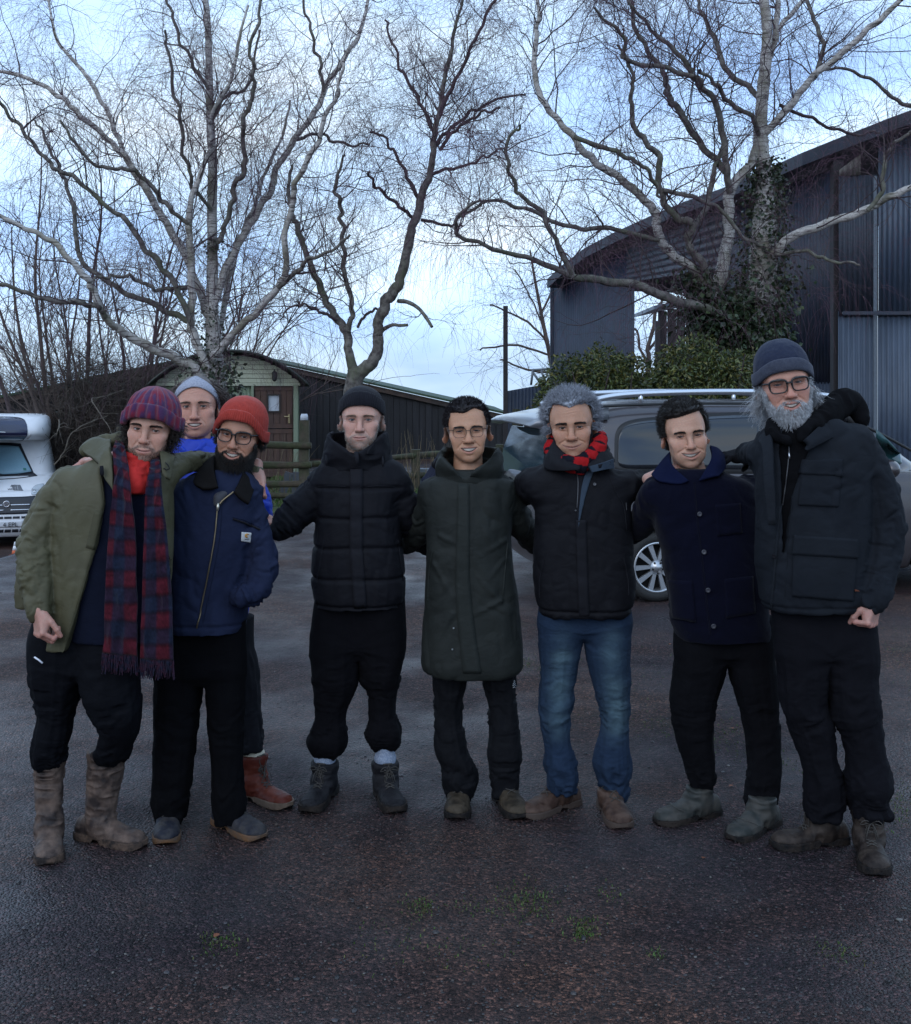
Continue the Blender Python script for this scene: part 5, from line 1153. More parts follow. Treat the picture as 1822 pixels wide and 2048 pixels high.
def head(p, eye, s=1.08, ypr=(0, 0, 0), dd=-0.05, neck=None, skin=(0.40, 0.225, 0.165), red=(0.40, 0.135, 0.10), lip=(0.30, 0.115, 0.10),
         w=0.026, lift=0.007, op=0.0, eyeop=0.008, nw=1.0, jw=1.0, cheek=1.0, stub=0.0, stubc=(0.1, 0.08, 0.07), iris=(0.09, 0.05, 0.025), ear=1.0,
         nosel=1.0, browc=(0.03, 0.02, 0.015), brown=1.0, zc=-0.073, fat=1.0, browz=0.0, scalp=None, eyetilt=0.0, lipk=1.0, age=1.0):
    h = Head(); h.s = s; h.R = rot_ypr(*ypr); h.p = p
    h.pos = W(eye[0], eye[1], p.d + dd)                    # where the point between the eyes sits
    e0 = np.array((0, -0.085, 0.0))
    h.tw = lambda V: (np.asarray(V, float) - e0) * s @ h.R.T + h.pos
    h.tl = lambda V: (np.asarray(V, float) - h.pos) @ h.R / s + e0
    f = Fld((-0.105, -0.14, -0.235), (0.105, 0.125, 0.135), 0.0023)
    f.ell((0, .008, .035), (.077 * fat, .1, .086), .01)
    j = jw
    f.loft([(.085, 0, .046 * fat, -.005, .060), (.065, 0, .060 * fat, -.012, .067), (.03, 0, .070 * fat, -.02, .071), (0, 0, .069 * fat, -.022, .066), (-.03, 0, .067 * fat * (1 + (j - 1) * .4), -.025, .064), (-.06, 0, .065 * j, -.03, .063),
            (-.085, 0, .058 * j, -.035, .060), (-.105, 0, .044 * j, -.045, .050), (-.117, 0, .029 * j, -.05, .038)], n=2.35, k=.02)
    for sx in (-1, 1): f.ell((sx * .032, -.072, -.066), (.026, .018, .03), .016)
    nb = h.tl(np.asarray(neck)) if neck is not None else np.array((0, .05, -.2))
    f.cap((0, .03, -.06), nb, .054, .060, .018)
    for sx in (-1, 1):
        f.ell((sx * .048, -.058, -.022), (.022, .024, .018), .015)
        if cheek: f.ell((sx * .037, -.077, -.036), (.020 * cheek, .0115 * cheek, .017 * cheek), .018)
        f.cap((sx * .010, -.0895, .0150 + browz), (sx * .046, -.0755, .0122 + browz), .010, .0085, .020)
        f.ell((sx * .032, -.1035, .002), (.02, .0165, .0115), .013, 's')
    f.ell((0, -.083, -.07), (.034, .018, .026), .014)
    f.ell((0, -.083, -.106), (.02 * j, .014, .013), .012)
    tipz = -.0385 * nosel
    f.cap((0, -.0895, .008), (0, -.107, tipz + .011), .0092 * nw ** .5, .0102 * nw ** .5, .012)
    f.ell((0, -.1105, tipz), (.0132 * nw, .0115, .0108), .007)
    for sx in (-1, 1):
        f.ell((sx * .0133 * nw, -.1, tipz - .002), (.0082, .0105, .0083), .004)
        f.ell((sx * .007 * nw, -.1085, tipz - .0098), (.0044, .0058, .0028), .0025, 's')
        f.ell((sx * .032, -.0765, -.0003), (.0143, .0143, .0143), .005)
        c, q = math.cos(eyetilt * sx), math.sin(eyetilt * sx)
        Rt = np.array(((c, 0, -q), (0, 1, 0), (q, 0, c)))
        f.ell((sx * .032, -.0935, 0), (.0136, .0165, eyeop / 2 + .0006), .0018, 's', R=Rt)
        z0 = eyeop / 2
        f.cap((sx * .02, -.0905, z0 + .0042), (sx * .044, -.083, z0 + .0045), .0013, k=.003, op='s')
        f.cap((sx * .022, -.0895, -z0 - .0075), (sx * .043, -.0825, -z0 - .005), .0013, k=.004, op='s')
        # ears
        ca, sa = math.cos(sx * .62), math.sin(sx * .62); Re = np.array(((ca, -sa, 0), (sa, ca, 0), (0, 0, 1))) @ np.array(Matrix.Rotation(-0.18, 3, 'X'))
        f.ell((sx * .083 * fat, .012, -.016), (.0068 * ear, .0205 * ear, .033), .004, R=Re)
        f.ell((sx * .0905 * fat, .004, -.011), (.0062, .0115, .02), .004, 's', R=Re)
    xs = np.linspace(-1, 1, 9)
    cz = lambda u: zc + lift * u * u
    for a, b in zip(xs[:-1], xs[1:]):
        def pt(u, dz, dy): return (u * w, lipy(u * w, w) + dy, cz(u) + dz * (1 - u * u))
        ra = lambda u: .0018 + .0028 * lipk * (1 - u * u)
        f.cap(pt(a, .0045 + op * .5, .002), pt(b, .0045 + op * .5, .002), ra(a), ra(b), .003)
        f.cap(pt(a, -.0055 - op * .55, .0015), pt(b, -.0055 - op * .55, .0015), ra(a) * 1.15, ra(b) * 1.15, .003)
    def mouth(X, Y, Z):
        u = np.clip(np.abs(X) / w, 0, 1.2)
        t = np.maximum(.0007, (op / 2 + .0006) * (1 - u * u))
        d = np.maximum(np.abs(Z - (zc + lift * u * u)) - t, np.abs(X) - w)
        return np.maximum(d, Y - (-.080))
    if op > 0: f.put((-w, -.12, zc - .02), (w, -.075, zc + lift + .02), mouth, .0018, 's')
    else:
        def line(X, Y, Z):
            u = np.clip(np.abs(X) / (w + .002), 0, 1.3)
            return np.maximum(np.abs(Z - (zc + lift * u * u)) - .0007, np.abs(np.abs(Y - (-.1015 + .0135 * (X / .03) ** 2))) - .0035) + np.where(u > 1, .01, 0)
        f.put((-w, -.12, zc - .02), (w, -.075, zc + lift + .02), line, .003, 's')
    V, Q = f.mesh()
    V = relax(V, Q, 2, .4)
    q3 = spline(np.array([(.0175 * nw, tipz + .004), (.026, tipz - .008), (w + .009, zc + lift + .004), (w + .011, zc + lift - .008)]), 24)     # smile folds
    dd_ = np.full(len(V), 9.0); fr_ = np.zeros(len(V))
    for k, (a, b) in enumerate(zip(q3[:-1], q3[1:])):
        ab = b - a; px_ = np.column_stack((np.abs(V[:, 0]), V[:, 2])) - a; t = np.clip(px_ @ ab / (ab @ ab), 0, 1); e = np.linalg.norm(px_ - t[:, None] * ab, axis=1)
        fr_ = np.where(e < dd_, k / 22, fr_); dd_ = np.minimum(dd_, e)
    g_ = (.0018 + .0012 * cheek * (lift > .004)) * np.exp(-(dd_ / .0032) ** 2) * sstep(0, .15, fr_) * sstep(1.02, .7, fr_) * (V[:, 1] < -.06)
    for z_, wd_ in ((.052, .03), (.062, .028), (.072, .022)): g_ += .0006 * age * np.exp(-((V[:, 2] - z_ - .003 * np.sin(V[:, 0] * 60)) / .0018) ** 2) * np.exp(-(V[:, 0] / wd_) ** 2) * (V[:, 1] < -.06)
    for ex, ez in ((.062, .010), (.064, .0), (.061, -.010)):   # lines at the outer corners of the eyes
        a, b = np.array((.0475, ez * .25)), np.array((ex, ez)); ab = b - a; px_ = np.column_stack((np.abs(V[:, 0]), V[:, 2])) - a; t = np.clip(px_ @ ab / (ab @ ab), 0, 1)
        g_ += .0008 * age * np.exp(-(np.linalg.norm(px_ - t[:, None] * ab, axis=1) / .0017) ** 2) * (V[:, 1] < -.03)
    g_ += .0009 * age * np.exp(-((V[:, 2] + .013 + .10 * (np.abs(V[:, 0]) - .032) ** 2 * 40) / .002) ** 2) * np.exp(-((np.abs(V[:, 0]) - .032) / .012) ** 2) * (V[:, 1] < -.06)
    V = V - vnormals(V, Q) * g_[:, None]
    h.V, h.F, h.N = V, Q, vnormals(V, Q)
    h.tree = bvh(V, Q)
    # skin pigment, plus painted shade along closed lips
    C = np.ones((len(V), 3)) * skin
    g = lambda c, r: np.exp(-(((V - c) / r) ** 2).sum(1))
    rd = np.clip(.55 * g((0, -.115, tipz), (.018, .02, .02)) + .45 * (g((.045, -.08, -.03), (.022, .04, .02)) + g((-.045, -.08, -.03), (.022, .04, .02))) + .6 * sstep(.0735 * fat, .079 * fat, np.abs(V[:, 0])) * (V[:, 1] > -.01) + .2 * g((0, -.09, -.106), (.02, .03, .014)), 0, 1)
    rd = rd + .1 * fbm(V * 60, 2, 3)
    C = C * np.array((1.06, .93, .88)); rd = rd + .22 * np.clip(fbm(V * 26, 3, 13), 0, 1)
    C = C + (np.array(red) - C) * np.clip(rd, 0, 1)[:, None] * .6
    C *= (1 + .07 * fbm(V * 45, 3, 5))[:, None]
    if scalp is not None: C = C + (np.array(scalp[1]) - C) * scalp[0](V)[:, None]
    bm = beard_mask(V, zc, w, lift)
    if stub:
        k = bm * stub * np.clip(.75 + .5 * fbm(V * 300, 2, 9), 0, 1)
        C = C + (np.array(stubc) - C) * k[:, None]
    u = V[:, 0] / w
    zz = V[:, 2] - (zc + lift * u * u)
    lt = (.0068 + op * .55) * np.clip(1 - u * u, 0, 1) + .001
    lm = sstep(1.15, .9, np.abs(zz + .0008) / lt) * (np.abs(u) < 1.02) * sstep(-.082, -.088, V[:, 1])
    C = C + (np.array(lip) - C) * (lm * .62)[:, None]
    if op == 0: C = C + (np.array((.075, .03, .026)) - C) * (np.exp(-(zz / .0014) ** 2) * sstep(1.1, .9, np.abs(u)) * (V[:, 1] < -.07) * .85)[:, None]  # shade in the gap of a closed mouth, painted as a dark line
    C = np.where(((V[:, 1] > -.094) & (np.abs(zz) < op / 2 * np.clip(1 - u * u, 0, 1)) & (np.abs(u) < 1) & (V[:, 1] < -.07))[:, None], np.array((.05, .015, .012)), C)
    for sx in (-1, 1):                                    # lid margins, a little redder
        q = np.sqrt(((V[:, 0] - sx * .032) / .0142) ** 2 + (V[:, 2] / (eyeop / 2 + .0022)) ** 2)
        C = C + (np.array((.22, .1, .085)) - C) * (sstep(1.25, .95, q) * (V[:, 1] < -.06) * .6)[:, None]
    h.C = C; h.bm = bm
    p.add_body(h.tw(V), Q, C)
    h.kw = dict(w=w, lift=lift, op=op, zc=zc, eyeop=eyeop)
    p.head = h
    # eyes, lashes, brows and teeth are built once the person exists
    def later(root):
        n1, n2 = 16, 24
        for sx in (-1, 1):
            th = np.linspace(0, math.pi, n1); ph = np.linspace(0, 2 * math.pi, n2, endpoint=False)
            c = np.array((sx * .032, -.0765, 0))
            gaze = norm(h.tl(CAM) - c)
            a = norm(np.cross(gaze, (0, 0, 1))); b = np.cross(gaze, a)
            S = np.cos(th)[:, None, None] * gaze + np.sin(th)[:, None, None] * (np.cos(ph)[None, :, None] * a + np.sin(ph)[None, :, None] * b)
            I = np.arange(n1 * n2).reshape(n1, n2)
            Q2 = np.stack((I[:-1], np.roll(I, -1, 1)[:-1], np.roll(I, -1, 1)[1:], I[1:]), -1).reshape(-1, 4)
            tt = np.repeat(th, n2)
            col = np.where((tt < .2)[:, None], np.array((.005, .005, .005)), np.where((tt < .47)[:, None], np.array(iris), np.array((.36, .32, .31))))
            mk('eye', h.tw(c + .0125 * S.reshape(-1, 3)), Q2, M_eye, root, col=col)
            fi = np.linspace(0.12, math.pi - .12, 10); cq, sq = math.cos(eyetilt * sx), math.sin(eyetilt * sx)
            pts = []
            for q in fi:
                dx, dz = .0136 * math.cos(q), (eyeop / 2 + .0006) * math.sin(q)
                dx, dz = dx * cq + dz * sq * 1, -dx * sq * -1 * 1 + dz * cq
                pts.append(c + np.array((dx, -math.sqrt(max(1e-6, .0149 ** 2 - dx * dx - dz * dz)), dz)))
            V3, F3 = tube(h.tw(pts), np.array([.0005] + [.0011] * 8 + [.0005]) * s, 5)
            mk('eyelash', V3, F3, M_lash, root)
            rr = np.random.default_rng(5 + sx); t = rr.uniform(0, 1, int(170 * brown))
            bx = .013 + .037 * t; bz = .0128 + browz + .0042 * np.sin(t * 2.3) + rr.normal(0, .0016, len(t)) * (1 - .4 * t)
            P0, D0 = [], []
            for x, z, q in zip(bx, bz, t):
                hh = h.tree.ray_cast(Vector((sx * x, -.2, z)), Vector((0, 1, 0)))
                if hh[0] is not None: P0.append(np.array(hh[0])); D0.append(np.array((sx * (.6 + .6 * q), -.35, .55 - 1.0 * q)))
            if P0:
                V3, F3 = strands(h.tw(P0), np.array(D0) @ h.R.T, .0095 * s, 3, .1, .05, .00085 * s, seed=11)
                mk('eyebrow', V3, F3, hair_mat('brow_hair', browc, tuple(1.5 * v for v in browc)), root)
        if op > 0:
            us = np.linspace(-.92, .92, 41); G = []
            for zi, (fz, fy) in enumerate(((1.0, .006), (.55, .0048), (.0, .0052), (-.45, .0075))):
                for q in us:
                    tt = (op / 2 + .0008) * (1 - q * q)
                    bul = .0009 * abs(math.sin(q * math.pi * 4.2))
                    G.append((q * w, lipy(q * w, w) + fy - bul, zc + lift * q * q + tt * fz * 1.05 - (0 if zi < 3 else .0004 * math.cos(q * math.pi * 8.4))))
            I = np.arange(len(G)).reshape(4, 41)
            mk('teeth', h.tw(G), np.stack((I[:-1, :-1], I[1:, :-1], I[1:, 1:], I[:-1, 1:]), -1).reshape(-1, 4), M_teeth, root)
    p.todo.append(later)
    return h
def beard(h, m, length=.012, n=1500, thr=.5, width=.0009, down=.8, curl=.25, chin=1.0, seed=3, extra=None, moust=1.0, seg=4):
    def later(root):
        r = np.random.default_rng(seed)
        msk = h.bm.copy() if extra is None else extra(h.V, h.bm)
        k = np.where(msk > thr)[0]
        if len(k) == 0: return
        k = r.choice(k, n)
        Pn = h.V[k] + r.normal(0, .0008, (n, 3)); N = h.N[k]
        D = N * .7 + np.array((0, -.1, -down))
        D[:, 0] += np.sign(Pn[:, 0]) * .12
        mo = (Pn[:, 2] > h.kw['zc'] + .004) & (np.abs(Pn[:, 0]) < .034)
        D[mo] = N[mo] * .35 + np.stack((np.sign(Pn[mo, 0]) * .75, np.full(mo.sum(), -.2), np.full(mo.sum(), -.75)), 1)
        ln = length * (1 + (chin - 1) * np.clip((-.085 - Pn[:, 2]) / .03, 0, 1)); ln = np.where(mo, np.minimum(ln, .011) * moust, ln)
        V, Q = strands(h.tw(Pn - N * .001), D @ h.R.T, ln * h.s, seg, curl, .15, width * h.s, seed)
        mk('beard', V, Q, m, root)
    h.p.todo.append(later)
def ellip_r(th, z, grow, fat=1.0):                         # outline of the skull around the vertical axis
    # superellipse of the cranium with its widest part at z ~ .02
    k = np.sqrt(np.clip(1 - ((z - .035) / (.086 + grow)) ** 2, 0, 1)) if np.any(z > .035) else 1.0
    kz = np.where(z > .035, np.sqrt(np.clip(1 - ((z - .035) / (.086 + grow)) ** 2, 0.0, 1)), 1.0)
    a, b = (.077 * fat + grow) * kz, (.1 + grow) * kz
    return a * np.sin(th), .008 - b * np.cos(th)
def beanie(h, m, name, zf, zs, zb, cuff, grow=.006, top=.012, ribs=0, amp=.0012, roundness=1.0, cuffgrow=.006, fat=1.03, mcuff=None, colf=None, peak=0.0, lumps=.0015, seed=0):
    """knitted hat: zf/zs/zb = lower edge at brow, side, nape; cuff = height of the turn-up"""
    def later(root):
        nt_, nv = 288, 34
        th = np.linspace(0, 2 * math.pi, nt_, endpoint=False)
        ze = np.interp(np.abs(((th + math.pi) % (2 * math.pi)) - math.pi), [0, .55, 1.25, 1.75, 2.4, math.pi], [zf, zf - .004, zs, zs, zb, zb])
        ze = np.real(np.fft.ifft(np.fft.fft(ze) * np.exp(-(np.minimum(np.arange(nt_), nt_ - np.arange(nt_)) / 9.0) ** 2)))
        rib = (np.abs(np.sin(ribs * th / 2)) ** .7 - .6) * amp if ribs else 0 * th
        def shell(g, z, ribk=1.0):
            x, y = ellip_r(th, np.minimum(z, .035), g, fat)
            n = np.hypot(x, y - .008); k = 1 + rib * ribk / n
            return np.stack((x * k, .008 + (y - .008) * k, z), 1)
        rows = []
        zt = .121 + top
        for v in np.linspace(0, 1, nv):
            g = grow
            z = ze + (zt - ze) * v
            base = .035
            zz = z.copy()
            kz = np.where(z > base, np.sqrt(np.clip(1 - (np.maximum(z - base, 0) / (zt - base)) ** (2 * roundness), 0, 1)), 1.0)
            x, y = (.077 * fat + g) * np.sin(th), .008 - (.1 + g) * np.cos(th)
            kz = np.maximum(kz, 0.02)
            rb = 1 + rib * min(1, 3 * (1 - v)) / .09
            P = np.stack((x * kz * rb, .008 + (y - .008) * kz * rb + peak * v * v, zz), 1)
            rows.append(P)
        # inner turn under the edge
        inner = rows[0].copy(); inner[:, 0] *= .95; inner[:, 1] = .008 + (inner[:, 1] - .008) * .95; inner[:, 2] += .012
        G = np.array([inner] + rows)
        G += (fbm(G * 38, 2, seed) * lumps)[..., None] * norm(G - np.array((0, .008, .02)))
        nR = len(G); I = np.arange(nR * nt_).reshape(nR, nt_)
        Q = np.stack((I[:-1], np.roll(I, -1, 1)[:-1], np.roll(I, -1, 1)[1:], I[1:]), -1).reshape(-1, 4)
        V = G.reshape(-1, 3)
        hat = mk(name, h.tw(V), Q, m, root, col=colf(V, np.tile(th, nR), seed) if colf else None)
        if cuff > 0:
            rows = []
            prof = [(.0, -.2), (.0, .6), (.06, 1.0), (.3, 1.08), (.6, 1.05), (.9, 1.0), (.985, .75), (1.0, .2), (.97, -.3)]
            for v, gg in prof:
                z = ze - .002 + cuff * v
                kz = np.where(z > .035, np.sqrt(np.clip(1 - (np.maximum(z - .035, 0) / (zt + .01 - .035)) ** (2 * roundness), 0, 1)), 1.0)
                g = grow + cuffgrow * gg
                x, y = (.077 * fat + g) * np.sin(th) * kz, (-(.1 + g) * np.cos(th)) * kz
                rb = 1 + rib * 1.2 / .09
                rows.append(np.stack((x * rb, .008 + y * rb, z), 1))
            G = np.array(rows); G += (fbm(G * 38, 2, seed + 4) * lumps)[..., None] * norm(G - np.array((0, .008, .02)))
            nR = len(G); I = np.arange(nR * nt_).reshape(nR, nt_)
            Q = np.stack((I[:-1], np.roll(I, -1, 1)[:-1], np.roll(I, -1, 1)[1:], I[1:]), -1).reshape(-1, 4)
            V = G.reshape(-1, 3)
            mk('cuff', h.tw(V), Q, mcuff or m, hat, col=colf(V, np.tile(th, nR), seed + 9) if colf else None)
        return hat
    h.p.todo.append(later)
def hair_cap(h, m, hairline, grow=.008, amp=.003, freq=45, n=2500, length=.02, curl=.3, width=.001, grav=.2, lift=.8, name='hair', seed=1, dirf=None, cap=True, seg=6, noise=.4):
    """hair = a close lumpy cap where hairline(V) > 0, with strands standing out of it"""
    def later(root):
        r = np.random.default_rng(seed)
        mk_ = hairline(h.V) * (1 - (np.abs(h.V[:, 0]) > .0775) * (h.V[:, 2] < .026) * (h.V[:, 1] < .035))
        idx = np.where(mk_ > .5)[0]
        obj = None
        if cap:
            k = np.clip(mk_, 0, 1)
            V2 = h.V + h.N * ((grow * (.42 + .58 * sstep(.01, .085, h.V[:, 2])) * k + amp * fbm(h.V * freq, 2, seed) * k) - .002 * (1 - k))[:, None]
            keep = (mk_[h.F] > .12).all(1)
            us, inv = np.unique(h.F[keep], return_inverse=True)
            obj = mk(name, h.tw(V2[us]), inv.reshape(-1, 4), m, root)
        k = r.choice(idx, n)
        N = h.N[k]; P0 = h.V[k] + N * (grow * .4 * (.42 + .58 * sstep(.01, .085, h.V[k, 2])))[:, None]
        D = dirf(h.V[k], N) if dirf else N * lift + np.array((0, .3, .2))
        ln = length(h.V[k]) if callable(length) else length
        V, Q = strands(h.tw(P0), D @ h.R.T, np.asarray(ln) * h.s, seg, curl, grav, width * h.s, seed, step_noise=noise)
        mk(name if obj is None else 'strands', V, Q, m, root if obj is None else obj)
    h.p.todo.append(later)
def glasses(h, m, mlens, lw=.026, lh=.02, r=.0016, z=-.004, shape=2.8, bridge=.0, y=-.111, half=.033, wrap=.01, top=1.0, rimtop=None, name='glasses'):
    def later(root):
        mb = MB(); lens = MB()
        a = np.linspace(0, 2 * math.pi, 41)
        for sx in (-1, 1):
            ca, sa = np.cos(a), np.sin(a)
            x = lw * np.sign(ca) * np.abs(ca) ** (2 / shape); zz = lh * np.sign(sa) * np.abs(sa) ** (2 / shape)
            x = x * (1 + .06 * zz / lh)
            P = np.stack((sx * half + x, y + wrap * ((sx * x + .01) / lw * .5 + .5) ** 2, z + zz), 1)
            rr = np.where(sa > 0, rimtop or r, r)
            V, Q = tubes(h.tw(P)[None], (rr * h.s)[None], 6); mb.add(V, Q)
            c = P[:-1].mean(0)
            lens.add(h.tw(np.vstack((c[None], P[:-1]))), [(0, 1 + i, 1 + (i + 1) % 40) for i in range(40)])
            hx = sx * (half + lw * 1.03)
            hy = y + wrap * ((lw + .01) / lw * .5 + .5) ** 2
            mb.tube(h.tw([(hx, hy, z + lh * .62), (sx * (.0745), -.075, z + lh * .62), (sx * .0775, -.03, z + lh * .55), (sx * .079, .012, z + .004)]), (rimtop or r) * h.s, 6)
        mb.tube(h.tw([(-half + lw * .98, y, z + lh * .25), (-.004, y - .004, z + lh * .45 + bridge), (.004, y - .004, z + lh * .45 + bridge), (half - lw * .98, y, z + lh * .25)]), (rimtop or r) * h.s, 6)
        g = mb.build(name, m, root, True)
        lens.build('lens', mlens, g, False)
    h.p.todo.append(later)
# ------------------------------------------------------------------ hands: five jointed fingers grown from one palm
def hand(p, wrist, fdir, palm, side=1, curl=(40, 55, 40), s=1.0, thumb=(0.5, 0.75, -0.35), tcurl=30, skin=(0.40, 0.22, 0.17), red=(0.40, 0.15, 0.12), spread=1.0, curls=None, ret=False):
    """fdir: where the knuckles point; palm: where the palm faces; side +1/-1: which way the thumb lies"""
    x = norm(np.asarray(fdir, float)); z = -norm(np.asarray(palm, float)); z = norm(z - x * (z @ x)); y = np.cross(z, x) * side
    B = np.stack((x, y, z), 1) * s
    f = Fld((-.075, -.075, -.10), (.2, .095, .05), .0023)
    f.cap((-.04, 0, 0), (0.005, 0, 0), .026, .026, .01)
    ys = [.034, .0115, -.0115, -.0325]; ln = [.95, 1.05, .98, .78]; xs = [.088, .092, .088, .08]
    f.loft([(-.01, 0.03, .05, 0.0, .034), (.0, 0.03, .05, 0.0, .034)], k=.01) if False else None
    for i in range(4):
        f.cap((0.005, ys[i] * .55, 0), (xs[i], ys[i], .001), .0145, .0105, .014)
    f.ell((.05, .03, -.012), (.034, .018, .015), .012); f.ell((.045, -.028, -.009), (.036, .014, .014), .012)
    for i in range(4):
        c = curls[i] if curls else curl
        o = np.array((xs[i], ys[i], .001)); ang = 0; sp = (ys[i] / .034) * .10 * spread
        f.ell(o + (0, 0, .0035), (.0115, .0095, .0095), .004)
        rs = [.0095, .0088, .0082, .0072]
        for q, l in enumerate((.044, .027, .022)):
            ang += math.radians(c[q]); l = l * ln[i]
            n = o + np.array((math.cos(ang) * l, math.sin(sp) * l * (1 if q == 0 else .3), -math.sin(ang) * l))
            f.cap(o, n, rs[q], rs[q + 1], .0018 if q == 0 else .003); o = n
            if q < 2: f.ell(o + (0, 0, .0008), (.0098, .0092, .0092), .003)
    o = np.array((.02, .028, -.01)); t = norm(np.array(thumb)); rs = [.0145, .0115, .0105, .0085]
    for q, l in enumerate((.042, .034, .027)):
        n = o + t * l
        f.cap(o, n, rs[q], rs[q + 1], .010 if q == 0 else .003); o = n
        a = math.radians(tcurl); t = norm(t * math.cos(a) + np.array((.55, -.75, -.35)) * math.sin(a))
    V, Q = f.mesh(); V = relax(V, Q, 1, .3)
    C = np.ones((len(V), 3)) * skin
    k = np.clip(.5 * fbm(V * 70, 2, 4) + .25 + .5 * sstep(.08, .1, V[:, 0]), 0, 1)
    C = C + (np.array(red) - C) * (k * .6)[:, None]
    Vw = V @ B.T + np.asarray(wrist)
    if side < 0: Q = Q[:, ::-1]
    if ret: return Vw, Q
    p.add_body(Vw, Q, C)
# ------------------------------------------------------------------ boots and shoes
def shoe(p, name, heel, toe_dir, L=.29, wd=.1, shaft=.16, shaft_r=.055, sole=.026, lean=(0, 0), m=None, msole=None, mlace=None, lift=0.0, laces=0, toe_h=.052, instep=.085,
         label=None, bulge=0.0, shaft_top=None, collar=0.0, tread=.004, root=None, heelblock=.0, welt=.004, shaft_rows=None):
    """heel: ground point under the back of the heel; built along its own axis and stood on the ground"""
    u = norm(np.array((toe_dir[0], toe_dir[1], 0.0))); v = np.array((-u[1], u[0], 0.0))
    B = np.stack((u, v, (0, 0, 1.0)), 1)
    T = lambda P: np.asarray(P, float) @ B.T + np.asarray(heel) + (0, 0, lift)
    us = np.array([0, .04, .12, .25, .45, .62, .78, .9, .97, 1.0]) * L
    hw = np.array([.22, .30, .335, .33, .36, .45, .48, .41, .26, .12]) * wd
    off = np.array([0, 0, 0, .0, -.01, -.0, .01, .01, .0, 0]) * wd
    top = np.array([.075, .088, .095, .1, instep, instep * .78, toe_h * 1.1, toe_h, toe_h * .8, toe_h * .5])
    f = Fld((-.03, -wd * .8 - abs(lean[1]) - shaft_r * .3, 0), (L + .03, wd * .8 + abs(lean[1]) + shaft_r * .3, max(shaft + .03, .13)), .0042)
    def foot(X, Y, Z):
        h_ = np.interp(X, us, hw); o_ = np.interp(X, us, off); t_ = np.interp(X, us, top)
        hh = (t_ - .0) / 2; zc = t_ - hh
        q = (np.abs((Y - o_) / h_) ** 2.3 + np.abs((Z - zc * .8) / (hh * 1.2)) ** 2.3) ** (1 / 2.3)
        d = (q - 1) * np.minimum(h_, hh)
        return np.maximum(np.maximum(d, np.maximum(-X, X - L) ), sole - Z)
    f.put((0, -wd * .6, 0), (L, wd * .6, .13), foot, .01)
    if shaft > .09:
        ax = .30 * L
        if shaft_rows is None:
            pts = [(ax + .01, 0, .06, shaft_r * .95), (ax, 0, .11, shaft_r * .92), (ax + lean[0], lean[1], shaft, shaft_r)]
        else: pts = [(ax + r[0], r[1], r[2], r[3]) for r in shaft_rows]
        q = spline(pts, 12)
        for a, b in zip(q[:-1], q[1:]): f.cap(a[:3], b[:3], a[3], b[3], .02 if a[2] < .09 else .006)
        ztop = shaft
        if collar: f.cap((ax + lean[0] - shaft_r * .2, lean[1], shaft - .02), (ax + lean[0], lean[1], shaft - .012), shaft_r + collar, k=.012)
        f.put((-1, -1, -1), (2, 2, 2), lambda X, Y, Z: (Z - ztop) + 0 * X + 0 * Y, .004, 'i')
    V, Q = f.mesh(); V = relax(V, Q, 1, .4)
    N = vnormals(V, Q)
    amp = .0018 + .0035 * np.exp(-((V[:, 0] - .48 * L) / (.12 * L)) ** 2) + (.003 if shaft > .2 else .0) * (V[:, 2] > .1)
    V = V + N * (amp * ridge(V * np.array((34, 14, 42)) + 7.3, 5))[:, None]
    o = mk(name, T(V), Q, m, root)
    if label: o['label'] = label
    # sole: outline with a welt, arch cut behind the ball, tread lugs
    n = 60; t = np.linspace(0, 1, n)
    uu = spline(np.stack((us, hw, off), 1), n)
    up = np.stack((uu[:, 0], uu[:, 2] + uu[:, 1] + welt), 1); dn = np.stack((uu[:, 0], uu[:, 2] - uu[:, 1] - welt), 1)[::-1]
    out = np.vstack((up, dn)); out[:, 0] = out[:, 0] * (1 + 2 * welt / L) - welt
    k = len(out)
    zb = np.where((out[:, 0] > .30 * L) & (out[:, 0] < .42 * L), .012 + heelblock, 0.0) + tread * (np.sin(np.arange(k) * 1.6) > 0) + np.clip((out[:, 0] - .86 * L) / (.14 * L), 0, 1) ** 2 * .014
    rings = [np.column_stack((out * (1, .96), zb)), np.column_stack((out, zb + .004)), np.column_stack((out, np.full(k, sole - .001))), np.column_stack((out * (1, .97), np.full(k, sole + .004)))]
    V2 = np.vstack(rings); I = np.arange(4 * k).reshape(4, k)
    Q2 = [tuple(q) for q in np.stack((I[:-1], np.roll(I, -1, 1)[:-1], np.roll(I, -1, 1)[1:], I[1:]), -1).reshape(-1, 4)] + [tuple(I[0][::-1]), tuple(I[3])]
    mk('sole', T(V2), Q2, msole, o, smooth=False)
    if laces:
        tr = bvh(V, Q); mb = MB()
        def top_at(x, y):
            h = tr.ray_cast(Vector((x, y, .4)), Vector((0.0, 0, -1)))
            if x < .42 * L and shaft > .1: 
                h = tr.ray_cast(Vector((L * 1.2, y, max(.1, .1 + (.42 * L - x) * 1.1))), Vector((-1, 0, 0)))
            return np.array(h[0]) + (0.002, 0, .002) if h[0] is not None else np.array((x, y, .09))
        xs = np.linspace(.60, .30, laces) * L
        for i in range(laces - 1):
            for sg in (-1, 1):
                a, b = top_at(xs[i], sg * .02), top_at(xs[i + 1], -sg * .02)
                mid = top_at((xs[i] + xs[i + 1]) / 2, 0) + (.001, 0, .002)
                mb.tube(T(spline([a, mid, b], 6)), .0019, 5)
        a = top_at(xs[-1], 0) + (.004, 0, .004)
